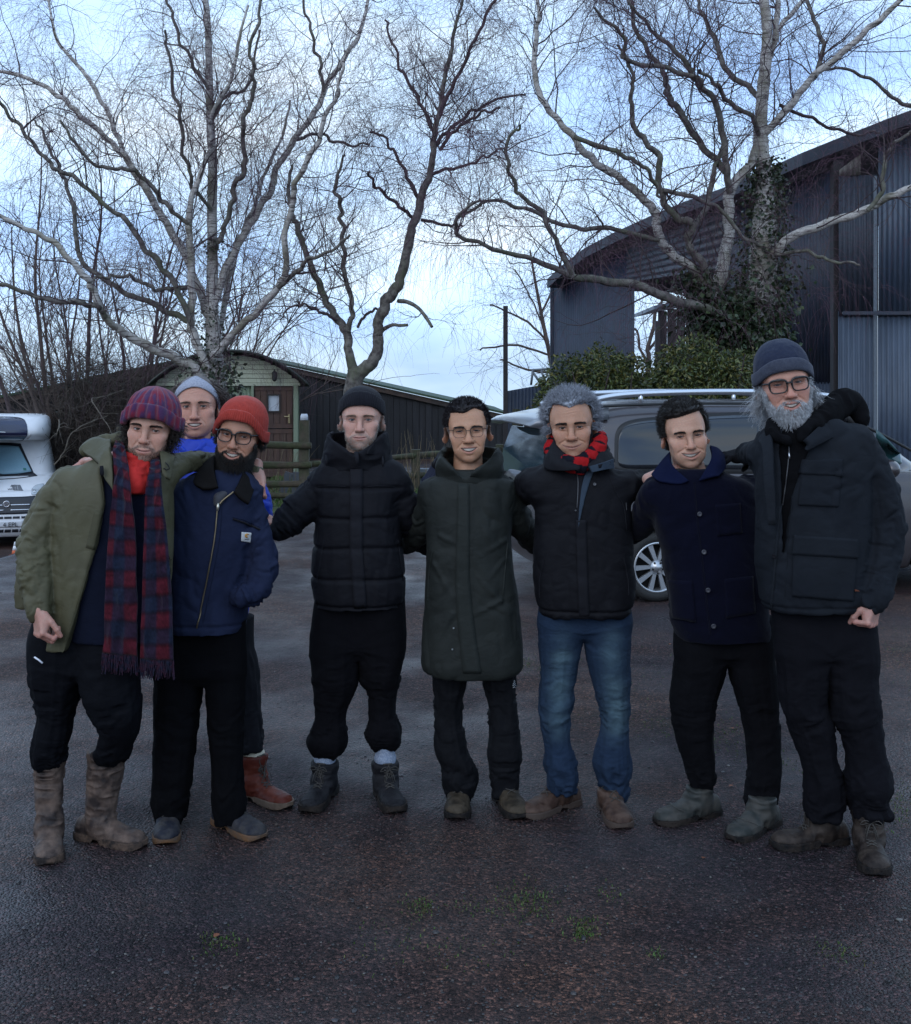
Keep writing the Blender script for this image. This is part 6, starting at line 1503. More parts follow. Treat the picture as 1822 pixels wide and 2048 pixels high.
        for sg in (-1, 1):
            mb.tube(T(spline([a, a + (.012, sg * .025, .012), a + (.008, sg * .04, -.006), a + (.004, sg * .012, -.002)], 10)), .0017, 5)
            mb.tube(T(spline([a, a + (.02, sg * .012, -.015), a + (.025, sg * .022, -.05)], 8)), .0015, 5)
        mb.build('laces', mlace, o, True)
    return o
# ------------------------------------------------------------------ clothes
def gp(px, py): d = CH * F / (py - HZ); return W(px, py, d)
def cloth_disp(V, N, arms=(), amp=.006, lam=.036, tamp=.004, tl=(.11, .11, .055), seed=0, hem=None, tilt=.5, aonly=None):
    D = np.zeros(len(V)); wsum = np.zeros(len(V))
    for i, c in enumerate(arms):
        T, Rd, best, tot = chain_param(V, c)
        w = sstep(1.75, 1.15, best)
        q = np.concatenate(((T / lam)[:, None] + 2.0 * vnoise(Rd * 1.3 + T[:, None] * 9, seed + i)[:, None] * .5, Rd * 1.15), 1)
        e = .35 + .65 * np.clip(fbm(np.column_stack((T / .16, Rd * .7)), 2, seed + 3 * i + 1) + .5, 0, 1.2)
        D += w * amp * e * -(ridge(q, seed + 7 + i) * .75 + .3 * ridge(q * 1.9 + 5, seed + 8 + i)); wsum = np.maximum(wsum, w)
    if tamp:
        sx = np.sign(V[:, 0] - V[:, 0].mean())
        q = np.stack((V[:, 0] / tl[0], V[:, 1] / tl[1], (V[:, 2] + tilt * sx * V[:, 0]) / tl[2]), 1) + .6 * np.stack([vnoise(V * 6, seed + 20 + k) for k in range(3)], 1)
        D += (1 - wsum) * tamp * -(ridge(q, seed + 30) * .8 + .4 * ridge(q * 2.1, seed + 31)) * (.5 + .8 * np.clip(vnoise(V * 5, seed + 40) + .3, 0, 1))
    return D
def leg_chain(rows): return [(r[1], r[3], r[0], r[2]) for r in rows]
def trousers(p, pelvis, legL, legR, m, root, name='trousers', amp=.008, lam=.045, ddk=(0, 0), ddh=(0, 0), col=None, seed=1, h=.0062, flare=0, tamp=.002, k=.012):
    y0, xl0, xr0 = pelvis[0][:3]
    legL = [(y0, xl0, legL[0][2] + 6, .104)] + list(legL); legR = [(y0, legR[0][1] - 6, xr0, .104)] + list(legR)
    PV = p.rows(pelvis[:-1] if len(pelvis) > 2 else pelvis, .66)
    PV = [(r[0], r[1], r[2] * .95, r[3], min(r[4], .106) * .86) for r in PV]
    z_, x_, a_, y_, b_ = PV[-1]
    PV = PV + [(z_ - .03, x_, a_ * .88, y_, b_ * .8), (z_ - .06, x_, a_ * .55, y_, b_ * .5)]
    LG = []
    for i, lg in enumerate((legL, legR)):
        rs = p.rows(lg, 1.02, .115, 0.0, ddh[i])
        n = len(rs)
        rs = [(r[0], r[1], r[2], r[3] + ddk[i] * math.sin(math.pi * j / (n - 1)), r[4]) for j, r in enumerate(rs)]
        LG.append(rs)
    lo, hi = bbox_of([PV] + LG, [], .03)
    f = Fld(lo, hi, h)
    for rs in LG: f.loft(rs, n=2.15, k=k, grow=-.007)
    f.loft(PV, n=2.2, k=.025, grow=-.006)
    V, Q = f.mesh(); V = relax(V, Q, 2, .5); N = vnormals(V, Q)
    chains = [leg_chain(r) for r in LG]
    D = np.zeros(len(V))
    zt = LG[0][1][0]; zb = min(r[0] for r in LG[0])
    for i, c in enumerate(chains):
        T, Rd, best, tot = chain_param(V, c)
        near = sstep(1.6, 1.2, best) * sstep(zt + .10, zt - .06, V[:, 2])
        u = T / tot if c[0][2] > c[-1][2] else 1 - T / tot
        env = .22 + .55 * np.exp(-((u - .52) / .13) ** 2) + 1.0 * sstep(.68, .97, u)
        q = np.concatenate(((T / lam)[:, None] + vnoise(Rd * 1.2 + T[:, None] * 6, seed + i)[:, None] * 1.1, Rd * .95), 1)
        D += near * 1.5 * amp * env * (ridge(q, seed + 5 + i) * .75 + .25 * ridge(q * 2 + 3, seed + 6 + i))
        q2 = np.stack((Rd[:, 0] * 3.2, Rd[:, 1] * 3.2, T / .28), 1)
        D += near * amp * .35 * ridge(q2, seed + 50 + i)
    xm = sum(r[1] for r in PV) / len(PV)
    rad = np.arctan2(V[:, 2] - zt, np.abs(V[:, 0] - xm) + .02)
    D += tamp * ridge(np.stack((rad * 2.4, V[:, 2] * 3, V[:, 1] * 3), 1), seed + 60) * np.exp(-((V[:, 2] - zt) / .14) ** 2)
    V = V + N * D[:, None]
    o = mk(name, V, Q, m, root, col=col(V) if col else None)
    return V, Q, bvh(V, Q), o
def jacket(p, rows, arms, m, root, name='jacket', amp=.006, lam=.036, tamp=.004, tl=(.11, .11, .055), n=2.5, h=.0058, seed=0, extra=None, ratio=.6, karm=.035, disp=None, col=None, tilt=.5, bm=.16, hemlip=.0):
    T = p.rows(rows, ratio, bm)
    T = [(*r[:4], max(r[4], .132) if i >= len(T) - 2 and name not in ('sweater', 'hoodie') else r[4]) for i, r in enumerate(T)]
    A = [p.limb(a) for a in arms]
    lo, hi = bbox_of([T], A, .05)
    f = Fld(lo, hi, h)
    f.loft(T, n=n, k=.02, m=40)
    for a in A: f.chain(a, k=karm)
    if extra: extra(f)
    V, Q = f.mesh(); V = relax(V, Q, 2, .5); N = vnormals(V, Q)
    D = cloth_disp(V, N, A, amp, lam, tamp, tl, seed, tilt=tilt)
    if disp is not None: D = D + disp(V, A)
    V = V + N * D[:, None]
    o = mk(name, V, Q, m, root, col=col(V) if col else None)
    return V, Q, bvh(V, Q), o
def hollow(f, p, rows, th=.018, n=2.3, vline=None, grow=0.0, k=.012):     # a stand collar or hood ring open at the top, cut lower in front
    R = p.rows(rows, .8, .2)
    g = Fld(*bbox_of([R], [], .03), f.h)
    g.loft(R, n=n, k=.006, m=24)
    z1 = max(r[0] for r in R); z0 = min(r[0] for r in R)
    inner = [(r[0] - (.02 if r[0] < z1 - 1e-6 else -.03), r[1], r[2] - th, r[3], r[4] - th) for r in R]
    g.loft(inner, n=n, k=.004, op='s', m=24, ztop=.02)
    if vline:
        (xc, yc_), (xs, ys) = vline                       # lowest point in front, and where the rim reaches the side
        c, q = p.w(xc, yc_), p.w(xs, ys); sl_ = (q[2] - c[2]) / max(1e-3, abs(q[0] - c[0]))
        ym = sum(r[3] for r in R) / len(R)
        g.put(lo=(R[0][1] - .3, ym - .3, z0), hi=(R[0][1] + .3, ym, z1 + .05), fn=lambda X, Y, Z: np.maximum(c[2] + sl_ * np.abs(X - c[0]) - Z, Y - ym + .02), k=.008, op='s')
    # merge into the garment field
    off = np.round((g.lo - f.lo) / f.h).astype(int)
    return g
def sheet(p, name, rows, m, parent, nu=22, nv=14, thick=.006, wr=.0, wl=.03, seed=0, colf=None, kind=None, round_=True):
    G0 = [spline([(*p.w(*r[:2], r[2] if len(r) > 2 else 0),) for r in row], nu) for row in rows]
    G0 = np.array(G0)                                     # rows x nu x 3
    G = np.array([spline(G0[:, i], nv) for i in range(nu)]).transpose(1, 0, 2) if len(rows) > 2 else np.array([G0[0] + (G0[1] - G0[0]) * t for t in np.linspace(0, 1, nv)])
    du, dv = np.gradient(G, axis=1), np.gradient(G, axis=0)
    N = norm(np.cross(du, dv)); tocam = CAM - G
    N = np.where((N * tocam).sum(-1, keepdims=True) < 0, -N, N)
    if wr: G = G + N * (wr * ridge(G / (np.array((1, 1, 3.5)) * wl) + .4 * vnoise(G * 14, seed + 1)[..., None], seed))[..., None]
    I = np.arange(nu * nv).reshape(nv, nu); k = nu * nv
    f = np.stack((I[:-1, :-1], I[1:, :-1], I[1:, 1:], I[:-1, 1:]), -1).reshape(-1, 4)
    bl = np.concatenate((I[0], I[1:, -1], I[-1, -2::-1], I[-2:0:-1, 0])); e = np.roll(bl, -1)
    A = G + N * thick / 2; Bk = G - N * thick / 2
    V = np.concatenate((A.reshape(-1, 3), Bk.reshape(-1, 3)))
    Fc = np.concatenate((f, f[:, ::-1] + k, np.stack((bl, e, e + k, bl + k), 1)))
    if (np.cross(V[Fc[0][1]] - V[Fc[0][0]], V[Fc[0][2]] - V[Fc[0][0]]) @ (CAM - V[Fc[0][0]])) < 0: Fc = Fc[:, ::-1]
    col = None
    if colf:
        u = np.tile(np.linspace(0, 1, nu), nv); v = np.repeat(np.linspace(0, 1, nv), nu)
        c = colf(u, v, G.reshape(-1, 3)); col = np.concatenate((c, c))
    return mk(name, V, Fc, m, parent, True, col=col, kind=kind), G
def blob(p, name, chains, m, root, h=.006, k=.02, amp=.004, lam=.04, seed=0, col=None, lofts=(), cut=None, rel=2, fl=None):
    A = [p.limb(c) for c in chains]; Ls = [p.rows(r, .8, .2) for r in lofts]
    f = Fld(*bbox_of(Ls, A, .04), h)
    for l in Ls: f.loft(l, n=2.2, k=k)
    for a in A: f.chain(a, k=k)
    if cut: cut(f)
    V, Q = f.mesh(); V = relax(V, Q, rel, .5); N = vnormals(V, Q)
    V = V + N * (amp * (ridge(V / lam + fbm(V * 12, 2, seed)[:, None], seed + 2)))[:, None]
    return mk(name, V, Q, m, root, col=col(V) if col else None), V, Q
def ring_collar(p, name, rows, m, root, th=.014, vline=None, h=.005, amp=.003, seed=0, n=2.2):
    f = Fld((0, 0, 0), (.1, .1, .1), h)
    g = hollow(f, p, rows, th, n, vline)
    V, Q = g.mesh(); V = relax(V, Q, 2, .5); N = vnormals(V, Q)
    V = V + N * (amp * ridge(V * np.array((14, 14, 24)) + .5 * fbm(V * 9, 2, seed)[:, None], seed))[:, None]
    return mk(name, V, Q, m, root), V, Q
def zipper(tree, d, pts, m, root, w=.006, name='zip', off=.004, n=40, teeth=None):
    P = on_surface(tree, pts, d, off, n)
    P[1:-1] = (P[:-2] + 2 * P[1:-1] + P[2:]) / 4
    V, Fc = tubes(P[None], np.full((1, n), w / 2), 6)
    return mk(name, V, Fc, m, root)
def seam(tree, d, pts, m, root, r=.0022, name='seam', off=.0005, n=30):
    P = on_surface(tree, pts, d, off, n)
    P[1:-1] = (P[:-2] + 2 * P[1:-1] + P[2:]) / 4
    V, Fc = tubes(P[None], np.full((1, n), r), 5)
    return mk(name, V, Fc, m, root)
def button(tree, d, px, py, m, root, r=.009):
    q, nn = cast(tree, px, py, d, .004)
    a = norm(np.cross(nn, (0, 0, 1))); b = np.cross(nn, a)
    t = np.linspace(0, 2 * math.pi, 17)[:-1]
    prof = [(.6, .0005), (1, 0), (1, .003), (.8, .0042), (.55, .003)]
    V = np.concatenate([q + r * k * (np.cos(t)[:, None] * a + np.sin(t)[:, None] * b) + nn * hgt for k, hgt in prof])
    I = np.arange(80).reshape(5, 16)
    Q = [tuple(x) for x in np.stack((I[:-1], np.roll(I, -1, 1)[:-1], np.roll(I, -1, 1)[1:], I[1:]), -1).reshape(-1, 4)] + [tuple(I[-1])]
    return mk('button', V, Q, m, root)
def finish(p, lofts, chains):
    """the hidden rest of the body under the clothes, joined to head and hands as one mesh; then everything that hangs on it"""
    Ls = [p.rows(r, .6, .16) for r in lofts]; A = [p.limb(c) for c in chains]
    f = Fld(*bbox_of(Ls, A, .02), .02)
    for i, l in enumerate(Ls): f.loft(l if i == 0 else l[:2], k=.008, grow=-.055 if i == 0 else -.04)
    for a in A: f.chain(a[:-1] if len(a) > 3 else a, k=.03, grow=-.03)
    for a in A: f.cap(a[-2][:3], a[-1][:3], .022, .02, .01)
    V, Q = f.mesh()
    p.add_body(V, Q, (.36, .22, .17))
    root = mk('person', np.concatenate(p.bodyV), np.concatenate(p.bodyF), M_skin, None, col=np.concatenate(p.bodyC))
    tag(root, p.label, 'person', 'men standing arm in arm in the yard')
    for t in p.todo: t(root)
    p.root = root
    return root

def fabric(name, c, rough=.88, spec=.14, c2=None, sheen=.0, bs=900, bump=.25, var=.12, crump=.22, **kw):
    return mat(name, col=c, col2=c2, rough=rough, spec=spec, var=var, vscale=kw.pop('vscale', 5), bump=bump, bscale=bs, bdist=.002, sheen=sheen, crump=crump, **kw)
M_zip = mat('brass_zip', col=(.24, .19, .12), rough=.4, metal=.9)
M_zipd = mat('dark_zip', col=(.06, .06, .065), rough=.4, metal=.5)
M_blackf = fabric('black_cloth', (.009, .009, .012))
M_btn = mat('button_horn', col=(.035, .035, .045), rough=.35)
M_lens = glass_mat('spectacle_lens', tint=(.04, .04, .045), clear=.93, rough=.02)
M_frame = mat('black_acetate', col=(.008, .007, .008), rough=.22)
M_wire = mat('dark_wire_frame', col=(.035, .03, .03), rough=.3, metal=.6)
M_lacek = mat('dark_lace', col=(.05, .045, .04), rough=.9)
M_sole = mat('black_rubber_sole', spec=.14, col=(.009, .0085, .009), col2=(.026, .02, .017), vscale=25, rough=.8, bump=.5, bscale=80)

# ================================================================== 1: olive jacket
def person_olive():
    p = Person(4.45, 'person in open olive jacket and maroon knitted hat, long tartan scarf, muddy wellington boots')
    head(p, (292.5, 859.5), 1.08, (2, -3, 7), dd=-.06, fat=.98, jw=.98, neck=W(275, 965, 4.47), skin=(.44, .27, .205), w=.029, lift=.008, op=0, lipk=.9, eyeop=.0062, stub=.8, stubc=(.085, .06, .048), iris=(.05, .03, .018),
         browc=(.02, .013, .01), brown=1.2, cheek=1.0, lip=(.33, .13, .115), zc=-.075)
    h = p.head
    def knit(V, th, s):
        n = vnoise(np.column_stack((np.cos(th) * 9, np.sin(th) * 9, V[:, 2] * 42)), 3 + s); n2 = vnoise(np.column_stack((th * 22, V[:, 2] * 210, th * 0)), 8)
        a = np.array((.15, .014, .032)); b = np.array((.055, .022, .068)); c = np.array((.20, .09, .125)); q = np.array((.05, .025, .07))
        r = np.abs(np.sin(9 * th))
        C = a + (b - a) * sstep(-.1, .35, n)[:, None]
        C = C + (q - C) * (sstep(.3, .7, n2) * .6)[:, None]
        return C + (c - C) * (sstep(.35, .1, r) * .55)[:, None]
    M_kn = mat('maroon_wool_knit', vcol=True, rough=.95, spec=.15, bump=.5, bscale=330, bdist=.004, sheen=.15)
    beanie(h, M_kn, 'knitted_hat', .045, -.002, -.03, .052, grow=.016, top=.028, ribs=18, amp=.006, roundness=1.25, cuffgrow=.012, colf=knit, seed=2, lumps=.003)
    M_h = hair_mat('dark_brown_curls', (.010, .007, .006), (.028, .018, .014))
    hl = lambda V: sstep(.055, .068, np.abs(V[:, 0])) * sstep(.03, .01, V[:, 2]) * sstep(-.125, -.10, V[:, 2]) * (V[:, 1] > -.035) + (V[:, 1] > .05) * (V[:, 2] < .03) * (V[:, 2] > -.12)
    hair_cap(h, M_h, hl, .016, .008, 40, 1500, .055, .9, .0016, .5, .8, seed=4, cap=True, seg=8, noise=.9,
             dirf=lambda P, N: N * .9 + np.stack((np.sign(P[:, 0]) * .5, np.full(len(P), -.1), np.full(len(P), -.4)), 1))
    beard(h, M_h, .006, 1300, .55, .0008, .9, .2, 1.2, moust=1.0)
    # hands
    hand(p, p.w(77, 1221, -.15), (.16, -.22, -.95), (.75, .6, 0), 1, (55, 75, 45), 1.0, (.75, .45, -.4), 25)
    hand(p, W(512, 944, 4.72), (.05, -.62, -.62), (.0, .55, -.8), -1, (45, 62, 40), 1.0, (.6, .7, -.35), 20)
    ch_arms = [[(135, 965, 36, .0), (98, 1020, 38, -.01), (73, 1085, 38, -.05), (72, 1150, 35, -.10), (77, 1222, 27, -.14)],
               [(325, 950, 30, .02), (370, 926, 24, .16), (425, 922, 19, .32), (475, 926, 17, .33), (512, 942, 16, .27)]]
    rows = [(905, 228, 318, .075), (925, 165, 335, .09), (950, 130, 342, .115), (1000, 112, 345, .14), (1070, 105, 346, .15), (1150, 100, 344, .155), (1230, 95, 338, .155), (1292, 92, 332, .15)]
    legL = [(1290, 56, 185), (1370, 60, 167), (1422, 73, 150), (1463, 67, 147), (1490, 64, 138), (1514, 64, 132), (1535, 72, 122)]
    legR = [(1290, 160, 284), (1367, 168, 287), (1418, 190, 291), (1440, 203, 290), (1460, 206, 285), (1485, 200, 271), (1505, 192, 262), (1522, 196, 250)]
    srow = [(925, 225, 325, .07), (950, 190, 335, .09), (1000, 146, 338, .115), (1100, 140, 338, .128), (1200, 138, 334, .132), (1278, 140, 330, .13)]
    root = finish(p, [srow, legL, legR], ch_arms)
    M_o = fabric('olive_nylon', (.066, .060, .031), .62, .28, c2=(.080, .073, .043), bs=300, bump=.1, vscale=3)
    le = np.array([(880, 205), (905, 214), (1000, 229), (1080, 216), (1136, 199), (1220, 175), (1293, 152), (1400, 120)], float)
    re = np.array([(880, 306), (905, 314), (1000, 326), (1110, 340), (1200, 352), (1400, 360)], float)
    z = lambda y: WZ(y, p.d); xx = lambda x: (x - CX) / F * p.d
    zl, xl = z(le[::-1, 0]), xx(le[::-1, 1]); zr, xr = z(re[::-1, 0]), xx(re[::-1, 1])
    def extra(f):
        f.loft(p.rows([(1065, 40, 150, .06), (1130, 4, 150, .075), (1185, -16, 150, .08), (1222, -4, 140, .075)], yc=.10), n=2.2, k=.03)
        f.put((-2.2, 3.5, z(1320)), (0, 4.6, z(870)), lambda X, Y, Z: np.maximum(np.maximum(np.interp(Z, zl, xl) - X, X - np.interp(Z, zr, xr)), Y - 4.47), .012, 's')
        zh = lambda X: np.interp(X, [xx(60), xx(100), xx(152), xx(345)], [z(1232), z(1266), z(1296), z(1302)])
        f.put((-2.2, 3.5, z(1330)), (0, 5, z(1190)), lambda X, Y, Z: np.where(Y < 4.52, Z - zh(X), Z - z(1228)) , .006, 's') if False else None
    V, Q, tr, J = jacket(p, rows, ch_arms, M_o, root, amp=.014, lam=.042, tamp=.009, tl=(.07, .09, .16), seed=11, extra=extra, tilt=.9, bm=.17)
    # hem, placket and collar of the jacket
    M_o2 = fabric('olive_trim', (.056, .052, .029), .7, .25, bump=.1)
    edge = [(214, 905), (229, 1000), (216, 1080), (199, 1136), (175, 1220), (153, 1290)]
    in1 = [(x - 22, y) for x, y in edge]
    seam(tr, p.d, [(x - 5, y) for x, y in edge], M_o2, J, .006, 'front_edge', .0)
    seam(tr, p.d, in1, M_o2, J, .0022, 'seam', .001)
    patch('pocket_flap', tr, p.d, [(172, 1095), (190, 1020)], [(188, 1100), (206, 1022)], M_o2, J, 10, 6, .004, .006)
    sheet(p, 'hood', [[(166, 893, .05), (190, 880, .06), (222, 880, .05)], [(168, 905, -.0), (200, 905, -.05), (222, 905, -.08)], [(196, 925, -.09), (214, 935, -.12), (226, 945, -.13)], [(204, 945, -.12), (216, 965, -.14), (228, 985, -.145)]], M_o, J, thick=.018, wr=.008, wl=.05, seed=3)
    blob(p, 'hood_back', [[(172, 902, 12, .03), (200, 888, 14, .09), (250, 880, 15, .12), (310, 895, 14, .10), (335, 915, 12, .03)]], M_o, J, amp=.006, seed=5)
    sheet(p, 'collar', [[(318, 900, -.03), (335, 908, -.03), (350, 914, -.02)], [(322, 920, -.10), (333, 922, -.10), (347, 920, -.06)], [(326, 950, -.13), (332, 955, -.135), (338, 960, -.12)]], M_o2, J, thick=.008, wr=.002)
    t_, f_ = tube([p.w(331, 925, -.12), p.w(337, 932, -.13), p.w(339, 938, -.13), p.w(333, 940, -.13), p.w(327, 936, -.13)], .002, 5); mk('drawcord', t_, f_, M_blackf, J)
    t_, f_ = tube([p.w(203, 932, -.15), p.w(204, 948, -.155), p.w(205, 952, -.155)], [.007, .008, .004], 8); mk('toggle', t_, f_, M_blackf, J)
    # sweater, scarf, snood
    M_sw = fabric('navy_sweater', (.005, .007, .017), .95, .12, bs=500)
    sv = jacket(p, srow, [], M_sw, root, 'sweater', tamp=.004, seed=5, h=.009)
    M_red = fabric('red_snood', (.40, .018, .015), .8, .25, bump=.15)
    blob(p, 'snood', [], M_red, root, h=.0055, amp=.006, lam=.022, seed=8, lofts=[[(905, 242, 308, .06, .005), (925, 243, 312, .075, -.01), (942, 246, 314, .09, -.035), (968, 254, 313, .085, -.055), (982, 266, 304, .06, -.07)]])
    M_sc = mat('tartan_wool', vcol=True, rough=.95, spec=.1, bump=.35, bscale=700, bdist=.002, sheen=.08)
    def plaid(nv, nw, off=0):
        def fn(u, v, G):
            sq = lambda x: sstep(-.35, .35, np.sin(math.pi * x))
            a, b = sq(u * nw + off), sq(v * nv)
            red, navy, mix = np.array((.060, .007, .013)), np.array((.010, .014, .030)), np.array((.024, .008, .018))
            C = navy + (mix - navy) * ((a + b) / 1.6).clip(0, 1)[:, None]; C = C + (red - C) * (a * b)[:, None]
            C *= (1 - .35 * sstep(.88, .97, np.abs(np.sin(math.pi * (v * nv + .5)))))[:, None]
            return C * (1 + .35 * vnoise(G * 260, 3) + .2 * vnoise(G * np.array((40, 40, 300)), 5))[:, None]
        return fn
    fl = sv[2]
    s1, G1 = sheet(p, 'scarf', [[(232, 884, .03), (247, 889, .0)], [(227, 906, -.06), (254, 914, -.09)], [(228, 960, -.15), (262, 975, -.165)], [(218, 1060, -.175), (270, 1065, -.18)], [(212, 1180, -.18), (274, 1180, -.185)], [(207, 1305, -.17), (275, 1312, -.17)]], M_sc, root, 40, 150, .008, .009, .028, 3, plaid(19, 2.6, .4))
    s2, G2 = sheet(p, 'scarf', [[(302, 922, -.05), (319, 918, -.03)], [(298, 940, -.12), (322, 936, -.10)], [(291, 985, -.165), (324, 985, -.155)], [(288, 1070, -.19), (334, 1070, -.175)], [(284, 1200, -.19), (344, 1195, -.175)], [(280, 1318, -.175), (347, 1320, -.165)]], M_sc, root, 40, 150, .008, .009, .028, 7, plaid(19, 2.6, .7))
    for s_, G in ((s1, G1), (s2, G2)):
        rt = G[-1][np.linspace(0, 39, 120).astype(int)] + rng.normal(0, .002, (120, 3))
        V3, Q3 = strands(rt, np.tile((0, 0, -1.0), (120, 1)), .065, 5, .12, .2, .0022, 4, step_noise=.25, taper=.3)
        mk('fringe', V3, Q3, fabric('scarf_fringe', (.045, .018, .032), .95, .1, c2=(.02, .022, .04), vscale=60), s_)
    # trousers, boots
    M_t = fabric('black_softshell', (.0034, .0038, .0058), .82, .09, bs=600, bump=.1)
    tv = trousers(p, [(1230, 70, 300, .13), (1280, 56, 290, .135), (1330, 58, 284, .13), (1375, 62, 284, .12)], legL, legR, M_t, root, ddk=(-.0, -.06), ddh=(.07, .10), amp=.009, seed=3)
    t_, f_ = tube(on_surface(tv[2], [(70, 1314), (78, 1319), (86, 1326)], p.d, .003), .0035, 6); mk('reflective_tab', t_, f_, mat('reflective_tape', col=(.7, .72, .8), rough=.4), tv[3])
    M_w = mat('muddy_rubber', spec=.14, col=(.030, .023, .022), col2=(.12, .083, .066), vscale=14, lo=.36, hi=.62, rough=.55, rvar=.2, var=.25, bump=.25, bscale=60)
    M_ws = mat('wellington_sole', spec=.14, col=(.022, .018, .017), col2=(.09, .06, .045), vscale=22, rough=.75, bump=.5, bscale=70)
    a = gp(98, 1676); a[2] = 0
    for nm, hp, dr, L_, srows, top in (('wellington_boot', np.array((-1.612, 4.62, 0)), (.33, -1), .30, [(.02, 0, .06, .050), (.015, 0, .12, .047), (.0, .0, .24, .051), (-.01, .0, .352, .059)], .352),
                                       ('wellington_boot', np.array((-1.50, 4.625, 0)), (.30, -.12), .315, [(.02, 0, .06, .053), (.012, 0, .12, .051), (.03, 0, .24, .063), (.045, .0, .375, .073)], .37)):
        b = shoe(p, nm, hp, dr, L_, .112, top, .06, .03, m=M_w, msole=M_ws, root=root, shaft_rows=srows, tread=.006, heelblock=.004, instep=.10, toe_h=.06)
        u = norm(np.array((dr[0], dr[1], 0.))); ax = hp + u * .3 * L_; vv = np.array((-u[1], u[0], 0))
        t = np.linspace(0, 2 * math.pi, 33)
        for zz, k in ((top - .008, srows[-1]), (top - .075, None), (.115, None)):
            q = spline(np.array(srows), 20); i = int(np.argmin(abs(q[:, 2] - zz))); r_ = q[i, 3] + (.002 if zz > .2 else .004)
            c = ax + u * q[i, 0] + vv * q[i, 1] + np.array((0, 0, zz))
            P = c + r_ * (np.cos(t)[:, None] * u + np.sin(t)[:, None] * vv)
            if zz < .2: P[:, 2] += -.03 * np.cos(t)
            V3, Q3 = tubes(P[None], np.full((1, 33), .0032), 6); mk('welt_band', V3, Q3, M_w, b)
    return p
